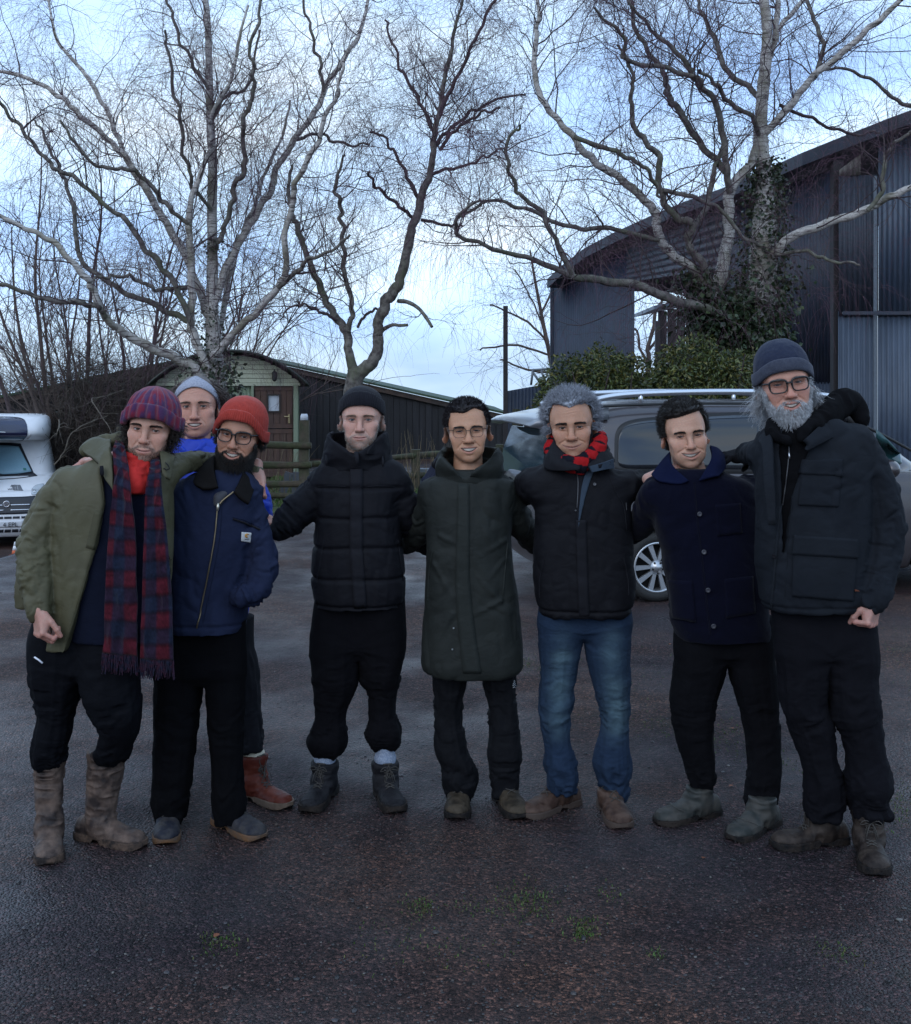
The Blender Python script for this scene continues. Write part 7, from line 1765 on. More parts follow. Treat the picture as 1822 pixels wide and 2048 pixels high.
# ================================================================== 2: headband man behind
def person_headband():
    p = Person(5.12, 'person in bright blue jacket and grey headband, standing behind the orange-hat man')
    head(p, (389.5, 813), 1.12, (7, 2, -1), dd=-.06, neck=W(388, 900, 5.15), skin=(.43, .25, .19), red=(.44, .15, .11), w=.028, lift=.006, op=.012, eyeop=.007, iris=(.03, .025, .022), browc=(.12, .08, .06), brown=.7, age=2.0, jw=1.08, cheek=.8, nosel=1.12, nw=1.06, stub=.12, stubc=(.3, .22, .18))
    h = p.head
    M_h = hair_mat('brown_hair', (.045, .03, .026), (.10, .07, .058))
    hl = lambda V: np.maximum(sstep(.06, .075, V[:, 2] + .25 * (V[:, 1] + .02)), (V[:, 1] > .0) * (V[:, 2] > -.07) * 1.0)
    hair_cap(h, M_h, hl, .004, .003, 30, 1700, .13, .12, .0016, .8, .5, seed=7, seg=7, noise=.35, dirf=lambda P, N: N * .35 + np.stack((np.sign(P[:, 0]) * .35, np.full(len(P), .55), np.full(len(P), -.55)), 1))
    def band(root):
        n = 200; th = np.linspace(0, 2 * math.pi, n, endpoint=False)
        c = np.cos(th)                                     # 1 at the brow
        zl = -.006 + .082 * np.sign(c) * np.abs(np.clip(c, -0.12, 1)) ** 1.0; wd = .046 - .006 * (1 - c)
        rows = []
        for v in np.linspace(0, 1, 9):
            z = zl + wd * v; k = np.where(z > .035, np.sqrt(np.clip(1 - ((z - .035) / .092) ** 2, .05, 1)), 1)
            g = .009 + .003 * math.sin(v * math.pi)
            rows.append(np.stack(((.0785 + g) * np.sin(th) * k, .008 - (.101 + g) * np.cos(th) * k, z), 1))
        for v in (1, 0):
            q = rows[-1 if v else 0].copy(); q[:, :2] = (q[:, :2] - (0, .008)) * .95 + (0, .008); rows = rows + [q] if v else [q] + rows
        G = np.array(rows); m_ = len(G); I = np.arange(m_ * n).reshape(m_, n)
        mk('headband', h.tw(G.reshape(-1, 3)), np.stack((I[:-1], np.roll(I, -1, 1)[:-1], np.roll(I, -1, 1)[1:], I[1:]), -1).reshape(-1, 4),
           mat('grey_marl', col=(.22, .23, .28), col2=(.33, .34, .40), vscale=180, rough=.95, spec=.1, bump=.4, bscale=500, bdist=.002), root)
    p.todo.append(band)
    hand(p, W(212, 918, 4.62), (-.9, -.25, -.12), (.0, .1, -1), 1, (28, 38, 25), 1.0, (.5, .8, -.2), 15)
    ch_arms = [[(345, 925, 27, .03), (280, 935, 22, -.15), (245, 930, 18, -.36), (214, 920, 15, -.48)], [(492, 940, 28, 0), (514, 1000, 28, 0), (519, 1060, 25, -.02), (505, 1130, 22, -.06)]]
    rows = [(876, 352, 430, .075), (893, 330, 465, .09), (920, 318, 502, .11), (960, 312, 514, .13), (1050, 315, 518, .14), (1130, 320, 508, .14), (1232, 325, 497, .14)]
    legL = [(1280, 330, 425), (1370, 322, 402), (1440, 322, 396), (1500, 324, 390)]
    legR = [(1280, 425, 507), (1336, 435, 518), (1422, 448, 524), (1469, 462, 529), (1490, 466, 526), (1503, 470, 522)]
    root = finish(p, [rows, legL, legR], ch_arms)
    M_b = fabric('royal_blue_shell', (.008, .036, .36), .55, .3, bs=200, bump=.06, var=.06)
    V, Q, tr, J = jacket(p, rows, ch_arms, M_b, root, amp=.010, tamp=.008, seed=21, bm=.15)
    ring_collar(p, 'collar', [(905, 345, 438, .095), (893, 350, 434, .10), (874, 352, 431, .098)], M_b, J, vline=((390, 905), (428, 872)), seed=3)
    zipper(tr, p.d, [(390, 903), (391, 920), (392, 940)], M_blackf, J, .02)
    M_t = fabric('charcoal_trousers', (.0075, .0075, .010), .85, .12)
    trousers(p, [(1230, 330, 508, .13), (1280, 330, 508, .13), (1320, 332, 512, .12)], legL, legR, M_t, root, ddh=(.0, -.06), seed=6)
    M_lt = mat('red_brown_leather', spec=.14, col=(.075, .016, .011), col2=(.12, .03, .018), vscale=12, rough=.42, rvar=.12, bump=.12, bscale=120)
    M_ss = mat('tan_sole', col=(.09, .06, .04), col2=(.15, .10, .07), vscale=25, rough=.8)
    for hp, dr in ((np.array((-.955, 5.135, 0)), (.245, -.195)), (np.array((-1.255, 5.2, 0)), (.03, -.28))):
        b = shoe(p, 'leather_boot', hp, dr, .32, .11, .19, .054, .026, m=M_lt, msole=M_ss, mlace=M_lacek, laces=8, root=root, collar=.002)
        u = norm(np.array((dr[0], dr[1], 0.))); c = hp + u * .3 * .32
        V3, Q3 = tube([c + (0, 0, .14), c + (0, 0, .19), c + (0, 0, .203)], [.046, .048, .046], 20)
        mk('sock', V3, Q3, fabric('cream_sock', (.42, .38, .30), .95, .1), root)
    return p
# ================================================================== 3: orange hat, navy work jacket
def person_orange():
    p = Person(4.65, 'person in orange knitted hat, black glasses and full black beard, navy zip work jacket')
    head(p, (470.5, 871), 1.09, (-3, -4, 9), dd=-.07, fat=.97, nw=1.08, neck=W(452, 968, 4.66), skin=(.36, .205, .14), red=(.36, .13, .09), w=.032, lift=.012, op=.012, eyeop=.0055, iris=(.03, .016, .01), stub=.97, stubc=(.014, .011, .010), browc=(.008, .006, .005), brown=1.5, lip=(.30, .12, .10), cheek=1.15)
    h = p.head
    M_bd = hair_mat('black_beard', (.006, .005, .005), (.018, .014, .012))
    beard(h, M_bd, .016, 4200, .4, .0010, .75, .3, 1.9, seed=5)
    M_or = fabric('orange_red_wool', (.30, .036, .026), .95, .15, bs=420, bump=.5, sheen=.12, var=.15, vscale=20)
    beanie(h, M_or, 'knitted_hat', .058, -.018, -.05, .040, grow=.012, top=.020, ribs=72, amp=.0028, roundness=1.1, cuffgrow=.010, seed=4)
    glasses(h, M_frame, M_lens, .0265, .0215, .0021, -.003, 2.9, rimtop=.0030, half=.0335)
    ch_arms = [[(345, 985, 28, .05), (318, 1050, 26, .18), (285, 1090, 22, .26)], [(494, 987, 29, 0), (511, 1060, 31, -.01), (526, 1128, 32, -.03), (510, 1180, 27, -.08), (484, 1195, 23, -.12)]]
    rows = [(938, 420, 496, .07), (955, 365, 508, .09), (985, 338, 519, .12), (1050, 333, 518, .135), (1130, 335, 506, .14), (1200, 337, 496, .135), (1242, 339, 493, .13), (1261, 345, 488, .122)]
    legL = [(1320, 307, 405), (1377, 306, 407), (1439, 306, 399), (1541, 304, 388), (1609, 303, 377), (1642, 311, 373)]
    legR = [(1320, 405, 493), (1391, 409, 492), (1439, 414, 490), (1541, 421, 489), (1609, 424, 493), (1648, 429, 490)]
    root = finish(p, [rows, legL, legR], ch_arms)
    M_n = fabric('navy_canvas', (.0095, .0135, .034), .9, .14, c2=(.013, .018, .042), bs=700, bump=.2, vscale=4)
    M_n2 = fabric('navy_seam', (.006, .010, .028), .9, .2)
    V, Q, tr, J = jacket(p, rows, ch_arms, M_n, root, amp=.013, lam=.045, tamp=.009, tl=(.10, .12, .13), seed=31, tilt=-.8,
                         disp=lambda V, A: -.006 * np.exp(-((V[:, 2] - W(0, 1243, 4.65)[2]) / .006) ** 2))
    zipper(tr, p.d, [(436, 1002), (430, 1070), (420, 1130), (408, 1190), (394, 1255)], M_zip, J, .006, n=60)
    seam(tr, p.d, [(445, 1000), (440, 1070), (430, 1130), (418, 1190), (404, 1255)], M_n2, J, .0015)
    zp = on_surface(tr, [(437, 1007), (436, 1013), (435, 1022)], p.d, .010); t_, f_ = tube(zp, [.005, .007, .004], 8); mk('zip_pull', t_, f_, mat('zip_pull_metal', col=(.6, .56, .46), rough=.3, metal=.8), J)
    # open neck with grey shirt
    blob(p, 'shirt', [], fabric('grey_tshirt', (.05, .05, .058), .9, .2), root, h=.006, amp=.001, lofts=[[(974, 434, 474, .05, -.045), (985, 432, 470, .07, -.06), (1006, 436, 458, .07, -.065)]])
    M_cord = fabric('black_corduroy', (.007, .006, .006), .95, .1)
    zl = [[(430, 912, .0), (428, 940, -.08), (436, 975, -.14)], [(412, 925, .0), (406, 950, -.07), (420, 978, -.14)], [(400, 938, -.02), (388, 966, -.09), (405, 978, -.135)]]
    sheet(p, 'collar', zl, M_cord, J, thick=.012)
    sheet(p, 'collar', [[(487, 930, .0), (482, 956, -.07), (468, 984, -.135)], [(497, 940, 0), (496, 966, -.06), (482, 998, -.135)], [(504, 950, .0), (506, 978, -.05), (497, 1008, -.125)]], M_cord, J, thick=.012)
    zipper(tr, p.d, [(466, 985), (455, 993), (440, 1008)], M_zip, J, .007, 'zip', .012)
    zipper(tr, p.d, [(466, 1038), (490, 1046), (519, 1060)], M_blackf, J, .008, 'pocket_zip')
    seam(tr, p.d, [(465, 1034), (490, 1041), (520, 1055)], M_n2, J, .0015)
    # woven label with its emblem
    M_lab = mat('woven_label', col=(.42, .42, .42), rough=.8); M_gold = mat('label_gold', col=(.42, .20, .035), rough=.7)
    lb = patch('label', tr, p.d, [(483, 1064), (503, 1066)], [(482, 1082), (501, 1085)], M_lab, J, 8, 8, .004, .004)
    q, nn = cast(tr, 493, 1072, p.d, .0062); a = norm(np.cross((0, 0, 1), nn)); b = np.cross(nn, a)
    t = np.linspace(.55, 2 * math.pi - .3, 22)
    P = [q + (.0085 * (1 - .035 * i)) * (math.cos(x) * a + math.sin(x) * b) for i, x in enumerate(t)]
    rr = np.interp(np.arange(22), [0, 8, 21], [.0018, .0042, .0022]); V3, F3 = tube(P, rr, 6); mk('emblem', V3, F3, M_gold, lb)
    P = [q + b * -.0125 + a * x for x in (-.010, .010)]; V3, F3 = tube(P, .0011, 5); mk('emblem_line', V3, F3, M_blackf, lb)
    patch('pocket_welt', tr, p.d, [(482, 1178), (496, 1206)], [(490, 1174), (503, 1203)], M_n, J, 8, 5, .006, .006)
    M_t = fabric('black_corduroy_trousers', (.0035, .0035, .0045), .95, .06)
    trousers(p, [(1240, 337, 492, .125), (1290, 320, 493, .13), (1340, 308, 493, .125), (1385, 307, 493, .12)], legL, legR, M_t, root, amp=.007, seed=8, ddh=(.08, .05))
    M_sh = mat('scuffed_grey_shoe', spec=.14, col=(.016, .018, .027), col2=(.042, .039, .04), vscale=16, rough=.6, bump=.2, bscale=90, var=.2)
    M_gum = mat('gum_sole', col=(.12, .055, .02), col2=(.07, .045, .03), vscale=18, rough=.7)
    for hp, dr in ((np.array((-1.185, 4.83, 0)), (.05, -.283)), (np.array((-.985, 4.79, 0)), (.226, -.205))):
        shoe(p, 'trainer', hp, dr, .30, .108, .10, .05, .022, m=M_sh, msole=M_gum, mlace=M_lacek, laces=5, root=root, instep=.09, toe_h=.056)
    return p
# ================================================================== 4: black puffer
def person_puffer():
    p = Person(5.05, 'person in black quilted puffer jacket and short black beanie, trousers rolled over grey socks')
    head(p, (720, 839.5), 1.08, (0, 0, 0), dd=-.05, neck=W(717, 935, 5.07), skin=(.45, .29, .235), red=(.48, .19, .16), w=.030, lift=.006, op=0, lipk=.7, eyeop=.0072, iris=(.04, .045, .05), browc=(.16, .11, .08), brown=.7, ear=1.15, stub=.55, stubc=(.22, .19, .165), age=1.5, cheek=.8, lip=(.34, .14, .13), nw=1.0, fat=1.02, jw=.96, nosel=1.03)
    h = p.head
    beard(h, hair_mat('grey_beard', (.20, .17, .145), (.36, .33, .30)), .006, 1900, .5, .0008, .9, .15, 1.5, seed=4)
    M_k = fabric('black_knit', (.008, .008, .012), .95, .15, bs=500, bump=.4, sheen=.08)
    beanie(h, M_k, 'beanie', .060, .022, .0, .058, grow=.007, top=.016, ribs=64, amp=.0018, roundness=1.25, cuffgrow=.005, seed=9, fat=1.07)
    hand(p, p.w(563, 1058, -.06), (-.98, -.02, -.10), (.0, 1, 0), -1, (25, 45, 35), .98, (.7, .6, -.3), 25)
    ch_arms = [[(648, 968, 31, .0), (618, 1002, 36, -.01), (588, 1030, 36, -.03), (560, 1059, 26, -.05)], [(793, 970, 32, 0), (818, 1030, 34, .04), (842, 1078, 29, .18), (905, 1100, 22, .28)]]
    rows = [(905, 676, 758, .075), (918, 652, 788, .09), (935, 634, 806, .108), (965, 628, 812, .128), (1003, 630, 800, .143), (1053, 629, 803, .148), (1099, 625, 807, .152), (1150, 623, 811, .154), (1190, 626, 811, .15), (1212, 634, 804, .14)]
    legL = [(1290, 618, 718), (1343, 620, 717), (1375, 625, 712), (1432, 627, 693), (1465, 621, 696), (1481, 614, 698), (1500, 622, 693), (1513, 634, 680)]
    legR = [(1290, 718, 813), (1355, 721, 803), (1383, 733, 797), (1432, 735, 794), (1457, 728, 803), (1470, 726, 804), (1485, 735, 801), (1498, 746, 788)]
    root = finish(p, [rows, legL, legR], ch_arms)
    M_p = fabric('black_down_shell', (.0058, .0058, .0085), .75, .16, bs=500, bump=.12)
    M_p2 = fabric('black_down_trim', (.0085, .0085, .012), .78, .18)
    zq = [W(0, y, p.d)[2] for y in (972, 1031, 1090, 1150, 1205)]
    def quilt(V, A):
        D = np.zeros(len(V))
        near = np.ones(len(V))
        for c in A:
            T, Rd, best, tot = chain_param(V, c); near *= sstep(1.0, 1.35, best)
            D += sstep(1.6, 1.2, best) * -.006 * np.exp(-(((T - .12) % .13 - .065) / .008) ** 2)
        for z in zq: D += -.010 * np.exp(-((V[:, 2] - z + .004 * vnoise(V * 9, 3)) / .008) ** 2) * near
        D += near * .004 * np.clip(1 - np.abs(vnoise(V * np.array((26, 26, 9)), 8)) * 2, -1, 1) * .5
        return D
    V, Q, tr, J = jacket(p, rows, ch_arms, M_p, root, 'puffer_jacket', amp=.011, lam=.05, tamp=.005, tl=(.06, .08, .07), seed=41, disp=quilt)
    ln = [(700, 930), (700, 1000), (700, 1090), (704, 1150), (708, 1214)]
    patch('placket', tr, p.d, ln, [(x + 25, y) for x, y in ln], M_p2, J, 40, 5, .008, .014)
    for x0 in (636, 735): seam(tr, p.d, [(x0, 973), (x0 + 25, 972), (x0 + 55, 973)], M_p2, J, .002)
    for a, b in (((648, 1080), (634, 1165)), ((796, 1080), (806, 1160))): seam(tr, p.d, [a, ((a[0] + b[0]) / 2, (a[1] + b[1]) / 2), b], M_p2, J, .0035, 'pocket_seam')
    ring_collar(p, 'hood', [(942, 648, 784, .105), (920, 645, 784, .12), (895, 650, 780, .128), (866, 657, 776, .125)], M_p, J, .02, ((713, 910), (664, 872)), amp=.006, seed=3)
    sheet(p, 'collar_flap', [[(752, 880, -.08), (774, 884, -.02)], [(738, 897, -.12), (778, 905, -.03)], [(733, 908, -.13), (775, 914, -.04)]], M_p, J, thick=.012, wr=.003)
    t_, f_ = tube([p.w(712, 904, -.14), p.w(714, 916, -.15), p.w(715, 930, -.155)], [.008, .009, .008], 8); mk('zip_garage', t_, f_, M_p2, J)
    for x, y in ((652, 922), (765, 925)):
        t_, f_ = tube([p.w(x, y - 12, -.10), p.w(x + 1, y, -.125), p.w(x + 1, y + 8, -.13)], [.003, .006, .004], 6); mk('toggle', t_, f_, M_blackf, J)
    M_t = fabric('black_jersey', (.0045, .0043, .0058), .95, .08)
    trousers(p, [(1190, 630, 810, .13), (1240, 622, 814, .135), (1290, 619, 814, .13), (1345, 622, 806, .125)], legL, legR, M_t, root, amp=.008, seed=12, ddh=(.05, .05))
    M_so = fabric('grey_wool_sock', (.17, .21, .29), .95, .1, bs=250, bump=.6, c2=(.28, .32, .40), vscale=160)
    M_bo = mat('black_hiking_boot', spec=.14, col=(.007, .007, .009), col2=(.016, .0155, .018), vscale=20, rough=.62, bump=.25, bscale=140)
    for hp, dr in ((np.array((-.548, 5.17, 0)), (-.075, -.285)), (np.array((-.333, 5.165, 0)), (.085, -.28))):
        shoe(p, 'hiking_boot', hp, dr, .305, .112, .158, .052, .03, m=M_bo, msole=M_sole, mlace=M_lacek, laces=8, root=root, collar=.006)
        u = norm(np.array((dr[0], dr[1], 0.))); c = hp + u * .3 * .3
        zs = np.linspace(.13, .222, 12); r_ = (.046 + .0025 * np.sin(zs * 120)) * np.interp(zs, [.19, .222], [1, .86])
        V3, Q3 = tube([c + (0, 0, z_) for z_ in zs], r_, 24); mk('sock', V3, Q3, M_so, root)
    return p
# ================================================================== 5: long dark green parka
def person_parka():
    p = Person(4.95, 'person in knee-length dark green parka and thin wire glasses, short black hair')
    head(p, (936, 862), 1.10, (1, 0, -3), dd=-.05, neck=W(936, 962, 4.97), skin=(.42, .255, .165), red=(.42, .17, .11), w=.031, lift=.009, op=.012, eyeop=.0042, iris=(.02, .012, .008), browc=(.02, .015, .012), brown=.7, nw=1.22, nosel=.98, cheek=1.25, ear=1.12, jw=.96, fat=1.05, stub=.08, stubc=(.1, .08, .07), eyetilt=-.08, lip=(.32, .12, .10), scalp=(lambda V: sstep(.058, .066, np.abs(V[:, 0])) * sstep(-.03, -.01, V[:, 2]) * (V[:, 1] > -.05) * .75, (.05, .04, .035)))
    h = p.head
    M_h = hair_mat('short_black_hair', (.008, .006, .007), (.022, .016, .018))
    def hl(V):
        line = .080 - .013 * np.exp(-((V[:, 0] + .016) / .030) ** 2) + .008 * np.exp(-((V[:, 0] - .03) / .02) ** 2)
        fr = sstep(line - .004, line + .006, V[:, 2] - .25 * (V[:, 1] + .075) * -1)
        side = sstep(.062, .068, np.abs(V[:, 0])) * sstep(.012, .025, V[:, 2]) * (V[:, 1] > -.055)
        return np.maximum(np.maximum(fr, side), (V[:, 1] > .04) * (V[:, 2] > -.04) * 1.0)
    hair_cap(h, M_h, hl, .007, .002, 60, 5200, .017, .15, .0010, .15, .8, seed=12, seg=4, noise=.5, dirf=lambda P, N: N * .8 + np.stack((P[:, 0] * 0 - .25, np.full(len(P), -.45), np.full(len(P), .15)), 1))
    glasses(h, M_wire, M_lens, .0245, .0185, .0009, -.005, 3.2, rimtop=.0013, half=.0325)
    ch_arms = [[(866, 985, 30, 0), (850, 1045, 29, .1), (815, 1085, 24, .26)], [(1010, 985, 31, 0), (1040, 1045, 29, .1), (1068, 1085, 24, .24)]]
    rows = [(938, 892, 984, .08), (950, 872, 1003, .10), (965, 852, 1022, .118), (1000, 846, 1026, .132), (1060, 851, 1025, .142), (1130, 851, 1027, .148), (1222, 847, 1041, .153), (1290, 842, 1047, .158), (1325, 841, 1047, .158), (1340, 848, 1042, .153), (1347, 860, 1030, .145)]
    legL = [(1300, 862, 938), (1351, 863, 936), (1424, 867, 925), (1497, 867, 938), (1530, 880, 951), (1560, 883, 954), (1598, 893, 941)]
    legR = [(1300, 960, 1036), (1351, 961, 1035), (1412, 974, 1034), (1465, 975, 1041), (1506, 971, 1046), (1546, 977, 1038), (1590, 979, 1039)]
    root = finish(p, [rows, legL, legR], ch_arms)
    M_p = fabric('dark_green_shell', (.0130, .0150, .0135), .7, .2, c2=(.0155, .0175, .0155), bs=400, bump=.08)
    M_p2 = fabric('dark_green_trim', (.0150, .0175, .0155), .68, .2)
    def pk(V, A):                                          # pulls from the closed hands of the pockets and a belly fold
        d = np.zeros(len(V))
        for (x, y), (dx, dy), L_ in (((1000, 1190), (-70, 35), .012), ((1002, 1192), (-60, -60), .008), ((868, 1120), (40, 70), .010), ((880, 1065), (60, 25), .008), ((1010, 1075), (-60, 30), .009), ((905, 1215), (-45, 80), .008), ((1010, 1110), (-50, 55), .007)):
            a, b = W(x, y, p.d), W(x + dx, y + dy, p.d)
            ab = (b - a)[[0, 2]]; q = V[:, [0, 2]] - a[[0, 2]]
            t = np.clip(q @ ab / (ab @ ab), 0, 1); e = np.linalg.norm(q - t[:, None] * ab, axis=1)
            d += L_ * (np.exp(-(e / .012) ** 2) - .5 * np.exp(-(e / .028) ** 2)) * (1 - t) * (V[:, 1] < p.d)
        return d
    V, Q, tr, J = jacket(p, rows, ch_arms, M_p, root, 'parka', amp=.012, lam=.045, tamp=.006, tl=(.09, .1, .12), seed=51, disp=pk, tilt=.7, n=2.6)
    ln = [(916, 968), (914, 1060), (911, 1150), (914, 1220), (920, 1290), (926, 1346)]
    patch('placket', tr, p.d, ln, [(x + 22 + 3 * i, y) for i, (x, y) in enumerate(ln)], M_p2, J, 44, 5, .006, .012)
    for pts in ([(1015, 1085), (1010, 1140), (1006, 1190)], [(866, 1100), (858, 1150), (856, 1200)]): seam(tr, p.d, pts, M_p2, J, .004, 'pocket_seam')
    for y in (1256, 1298): button(tr, p.d, 908 if y < 1290 else 905, y, mat('snap', col=(.25, .27, .28), rough=.3, metal=.8), J, .0035)
    ring_collar(p, 'collar', [(972, 884, 998, .105), (945, 884, 996, .115), (918, 888, 992, .11)], M_p, J, .016, ((930, 953), (985, 915)), amp=.004, seed=6)
    ring_collar(p, 'hood', [(962, 876, 1006, .11), (935, 872, 1006, .13), (912, 878, 1003, .135), (896, 888, 996, .13)], M_p, J, .02, ((930, 956), (984, 905)), amp=.007, seed=7)
    M_t = fabric('black_walking_trousers', (.005, .0053, .007), .8, .12)
    tv = trousers(p, [(1220, 862, 1035, .12), (1290, 862, 1036, .12), (1335, 863, 1035, .115)], legL, legR, M_t, root, amp=.009, seed=14, ddh=(.05, .04))
    M_lg = mat('pale_print', col=(.4, .42, .45), rough=.7)
    mb = MB()
    for i, w_ in enumerate((2, 4, 5.5, 4)):
        y = 1362 + i * 4
        P = on_surface(tv[2], [(1028 - w_ / 1.6, y + 1.5), (1028, y - 1), (1028 + w_ / 1.6, y + 1.5)], p.d, .002); mb.tube(P, .0016, 5)
    mb.build('tree_logo', M_lg, tv[3], True)
    M_sh = mat('brown_walking_shoe', spec=.15, col=(.022, .017, .012), col2=(.055, .042, .029), vscale=18, rough=.65, bump=.2, bscale=120)
    for hp, dr in ((np.array((.02, 5.10, 0)), (-.016, -.29)), (np.array((.19, 5.09, 0)), (.075, -.27))):
        shoe(p, 'walking_shoe', hp, dr, .30, .112, .10, .05, .026, m=M_sh, msole=M_sole, mlace=M_lacek, laces=5, root=root, instep=.092, toe_h=.058)
    return p
# ================================================================== 6: grey curls, black jacket, jeans
def person_curls():
    p = Person(4.88, 'person with curly grey hair, red and black checked scarf, black zip jacket and blue jeans')
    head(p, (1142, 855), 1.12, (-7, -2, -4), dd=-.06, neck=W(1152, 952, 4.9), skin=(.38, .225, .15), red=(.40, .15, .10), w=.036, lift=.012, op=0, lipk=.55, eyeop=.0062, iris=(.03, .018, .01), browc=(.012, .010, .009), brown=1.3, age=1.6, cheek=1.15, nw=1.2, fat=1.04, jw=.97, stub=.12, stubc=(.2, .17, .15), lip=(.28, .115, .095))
    h = p.head
    M_h = hair_mat('grey_curls', (.085, .09, .11), (.30, .315, .36))
    def hl(V):
        line = .078 + .014 * np.abs(V[:, 0] - .008) / .05 - .010 * np.exp(-((V[:, 0] + .012) / .014) ** 2) + .006 * vnoise(V * 70, 3)
        fr = sstep(line - .004, line + .008, V[:, 2] + .3 * (V[:, 1] + .075))
        side = sstep(.064, .070, np.abs(V[:, 0])) * (V[:, 2] > -.02) * (V[:, 1] > -.03)
        return np.maximum(np.maximum(fr, side), (V[:, 1] > .02) * (V[:, 2] > -.10) * 1.0)
    hair_cap(h, M_h, hl, .013, .006, 42, 8000, .046, .22, .0010, .25, .6, seed=14, seg=8, noise=.38, dirf=lambda P, N: N * .75 + np.stack((np.clip(P[:, 0] / .05, -1, 1) * .45 + .3 * vnoise(P * 24, 5), .75 + .25 * vnoise(P * 24, 6), .05 + .35 * vnoise(P * 24, 7)), 1))
    # gloved right hand over the parka's shoulder, bare left hand on the next man's shoulder
    hand(p, W(1313, 951, 4.79), (.84, .02, .36), (.3, .1, -1), -1, (15, 30, 25), .95, (.6, .7, -.3), 15, skin=(.42, .25, .2))
    ch_arms = [[(1068, 972, 33, .02), (1030, 985, 28, .2), (960, 965, 22, .34), (895, 940, 18, .20), (878, 930, 16, .12)], [(1252, 968, 33, 0), (1290, 972, 29, .08), (1312, 955, 20, -.02)]]
    rows = [(922, 1105, 1200, .085), (938, 1062, 1232, .10), (958, 1038, 1268, .118), (985, 1045, 1268, .13), (1017, 1068, 1262, .138), (1110, 1066, 1267, .148), (1156, 1066, 1270, .15), (1202, 1071, 1268, .15), (1222, 1077, 1262, .145), (1230, 1088, 1252, .135)]
    legL = [(1260, 1074, 1169), (1343, 1079, 1155), (1432, 1077, 1144), (1485, 1086, 1145), (1530, 1085, 1154), (1554, 1091, 1159), (1584, 1097, 1150)]
    legR = [(1260, 1168, 1264), (1314, 1170, 1263), (1375, 1185, 1262), (1432, 1200, 1260), (1473, 1194, 1259), (1526, 1184, 1264), (1565, 1197, 1260), (1596, 1197, 1253)]
    root = finish(p, [rows, legL, legR], ch_arms)
    gv, gq = hand(p, W(880, 928, 5.02), (-.35, -.72, -.62), (.45, .4, -.8), -1, (22, 35, 30), 1.12, (.6, .7, -.3), 15, ret=True)
    mk('glove', gv, gq, fabric('navy_glove', (.010, .012, .026), .85, .2), root)
    M_j = fabric('black_shell', (.0055, .0054, .0075), .75, .15, bs=400, bump=.1)
    M_g = fabric('slate_lining', (.028, .042, .062), .78, .2)
    V, Q, tr, J = jacket(p, rows, ch_arms, M_j, root, amp=.013, lam=.05, tamp=.009, tl=(.12, .1, .07), seed=61, tilt=.4,
                         disp=lambda V, A: -.008 * np.exp(-((V[:, 2] - W(0, 1214, 4.88)[2]) / .006) ** 2))
    M_j2 = fabric('black_shell_trim', (.0078, .0078, .0105), .75, .15)
    ln = [(1152, 1040), (1153, 1100), (1155, 1160), (1158, 1231)]
    patch('placket', tr, p.d, ln, [(x + 21, y) for x, y in ln], M_j2, J, 34, 5, .006, .012)
    patch('lining_strip', tr, p.d, [(1172, 940), (1163, 975), (1158, 1020), (1156, 1052)], [(1189, 940), (1176, 975), (1164, 1020), (1157, 1054)], M_g, J, 20, 5, .006, .008)
    patch('zip_guard', tr, p.d, [(1154, 938), (1154, 980), (1153, 1040)], [(1170, 940), (1164, 975), (1157, 1045)], M_blackf, J, 16, 5, .003, .006)
    zipper(tr, p.d, [(1155, 945), (1156, 975), (1154, 1015)], M_zipd, J, .005)
    seam(tr, p.d, [(1220, 955), (1232, 985), (1248, 1015), (1253, 1060)], M_j2, J, .003, 'pocket_zip'); seam(tr, p.d, [(1252, 1005), (1253, 1020)], M_zipd, J, .002, 'zip_pull')
    button(tr, p.d, 1189, 969, M_zipd, J, .007); button(tr, p.d, 1151, 1021, M_zipd, J, .004)
    for pts in ([(1088, 1120), (1080, 1160), (1080, 1195)], [(1247, 1115), (1256, 1160), (1257, 1190)]): seam(tr, p.d, pts, M_j2, J, .004, 'pocket_seam')
    sheet(p, 'collar', [[(1118, 868, .03), (1113, 888, -.03), (1135, 915, -.10), (1160, 930, -.13)], [(1101, 888, .03), (1098, 912, -.06), (1120, 928, -.13), (1160, 938, -.15)], [(1089, 915, -.02), (1092, 938, -.08), (1122, 942, -.14), (1158, 940, -.15)]], M_j, J, thick=.012, wr=.003)
    sheet(p, 'collar', [[(1196, 868, .03), (1205, 888, -.02), (1195, 912, -.09), (1176, 930, -.13)], [(1212, 890, .03), (1216, 908, -.04), (1200, 924, -.12), (1177, 937, -.14)], [(1222, 915, -.01), (1227, 926, -.06), (1206, 936, -.13), (1180, 943, -.14)]], M_j, J, thick=.012, wr=.003)
    c2, _ = sheet(p, 'collar_lining', [[(1226, 918, -.075), (1205, 925, -.135), (1178, 933, -.155)], [(1228, 937, -.075), (1207, 940, -.14), (1184, 945, -.155)]], M_g, J, thick=.006)
    sheet(p, 'velcro_tab', [[(1220, 923, -.095), (1198, 929, -.152)], [(1220, 931, -.095), (1198, 936, -.152)]], M_blackf, J, 6, 4, thick=.008)
    ctr = W(1152, 905, 4.86)
    M_sc = mat('check_scarf', vcol=True, rough=.95, spec=.1, bump=.35, bscale=600, bdist=.002)
    def chk(V):
        a = np.arctan2(V[:, 0] - ctr[0], -(V[:, 1] - ctr[1])); b = (V[:, 2] - ctr[2]) + .25 * np.abs(V[:, 0] - ctr[0])
        k = (np.floor(a / .5 + .3 + .25 * vnoise(V * 22, 2)) + np.floor(b / .036 + .3 * vnoise(V * 18, 6))) % 2
        return np.where((k > 0)[:, None], np.array((.28, .009, .011)), np.array((.006, .006, .010))) * (1 + .2 * vnoise(V * 220))[:, None]
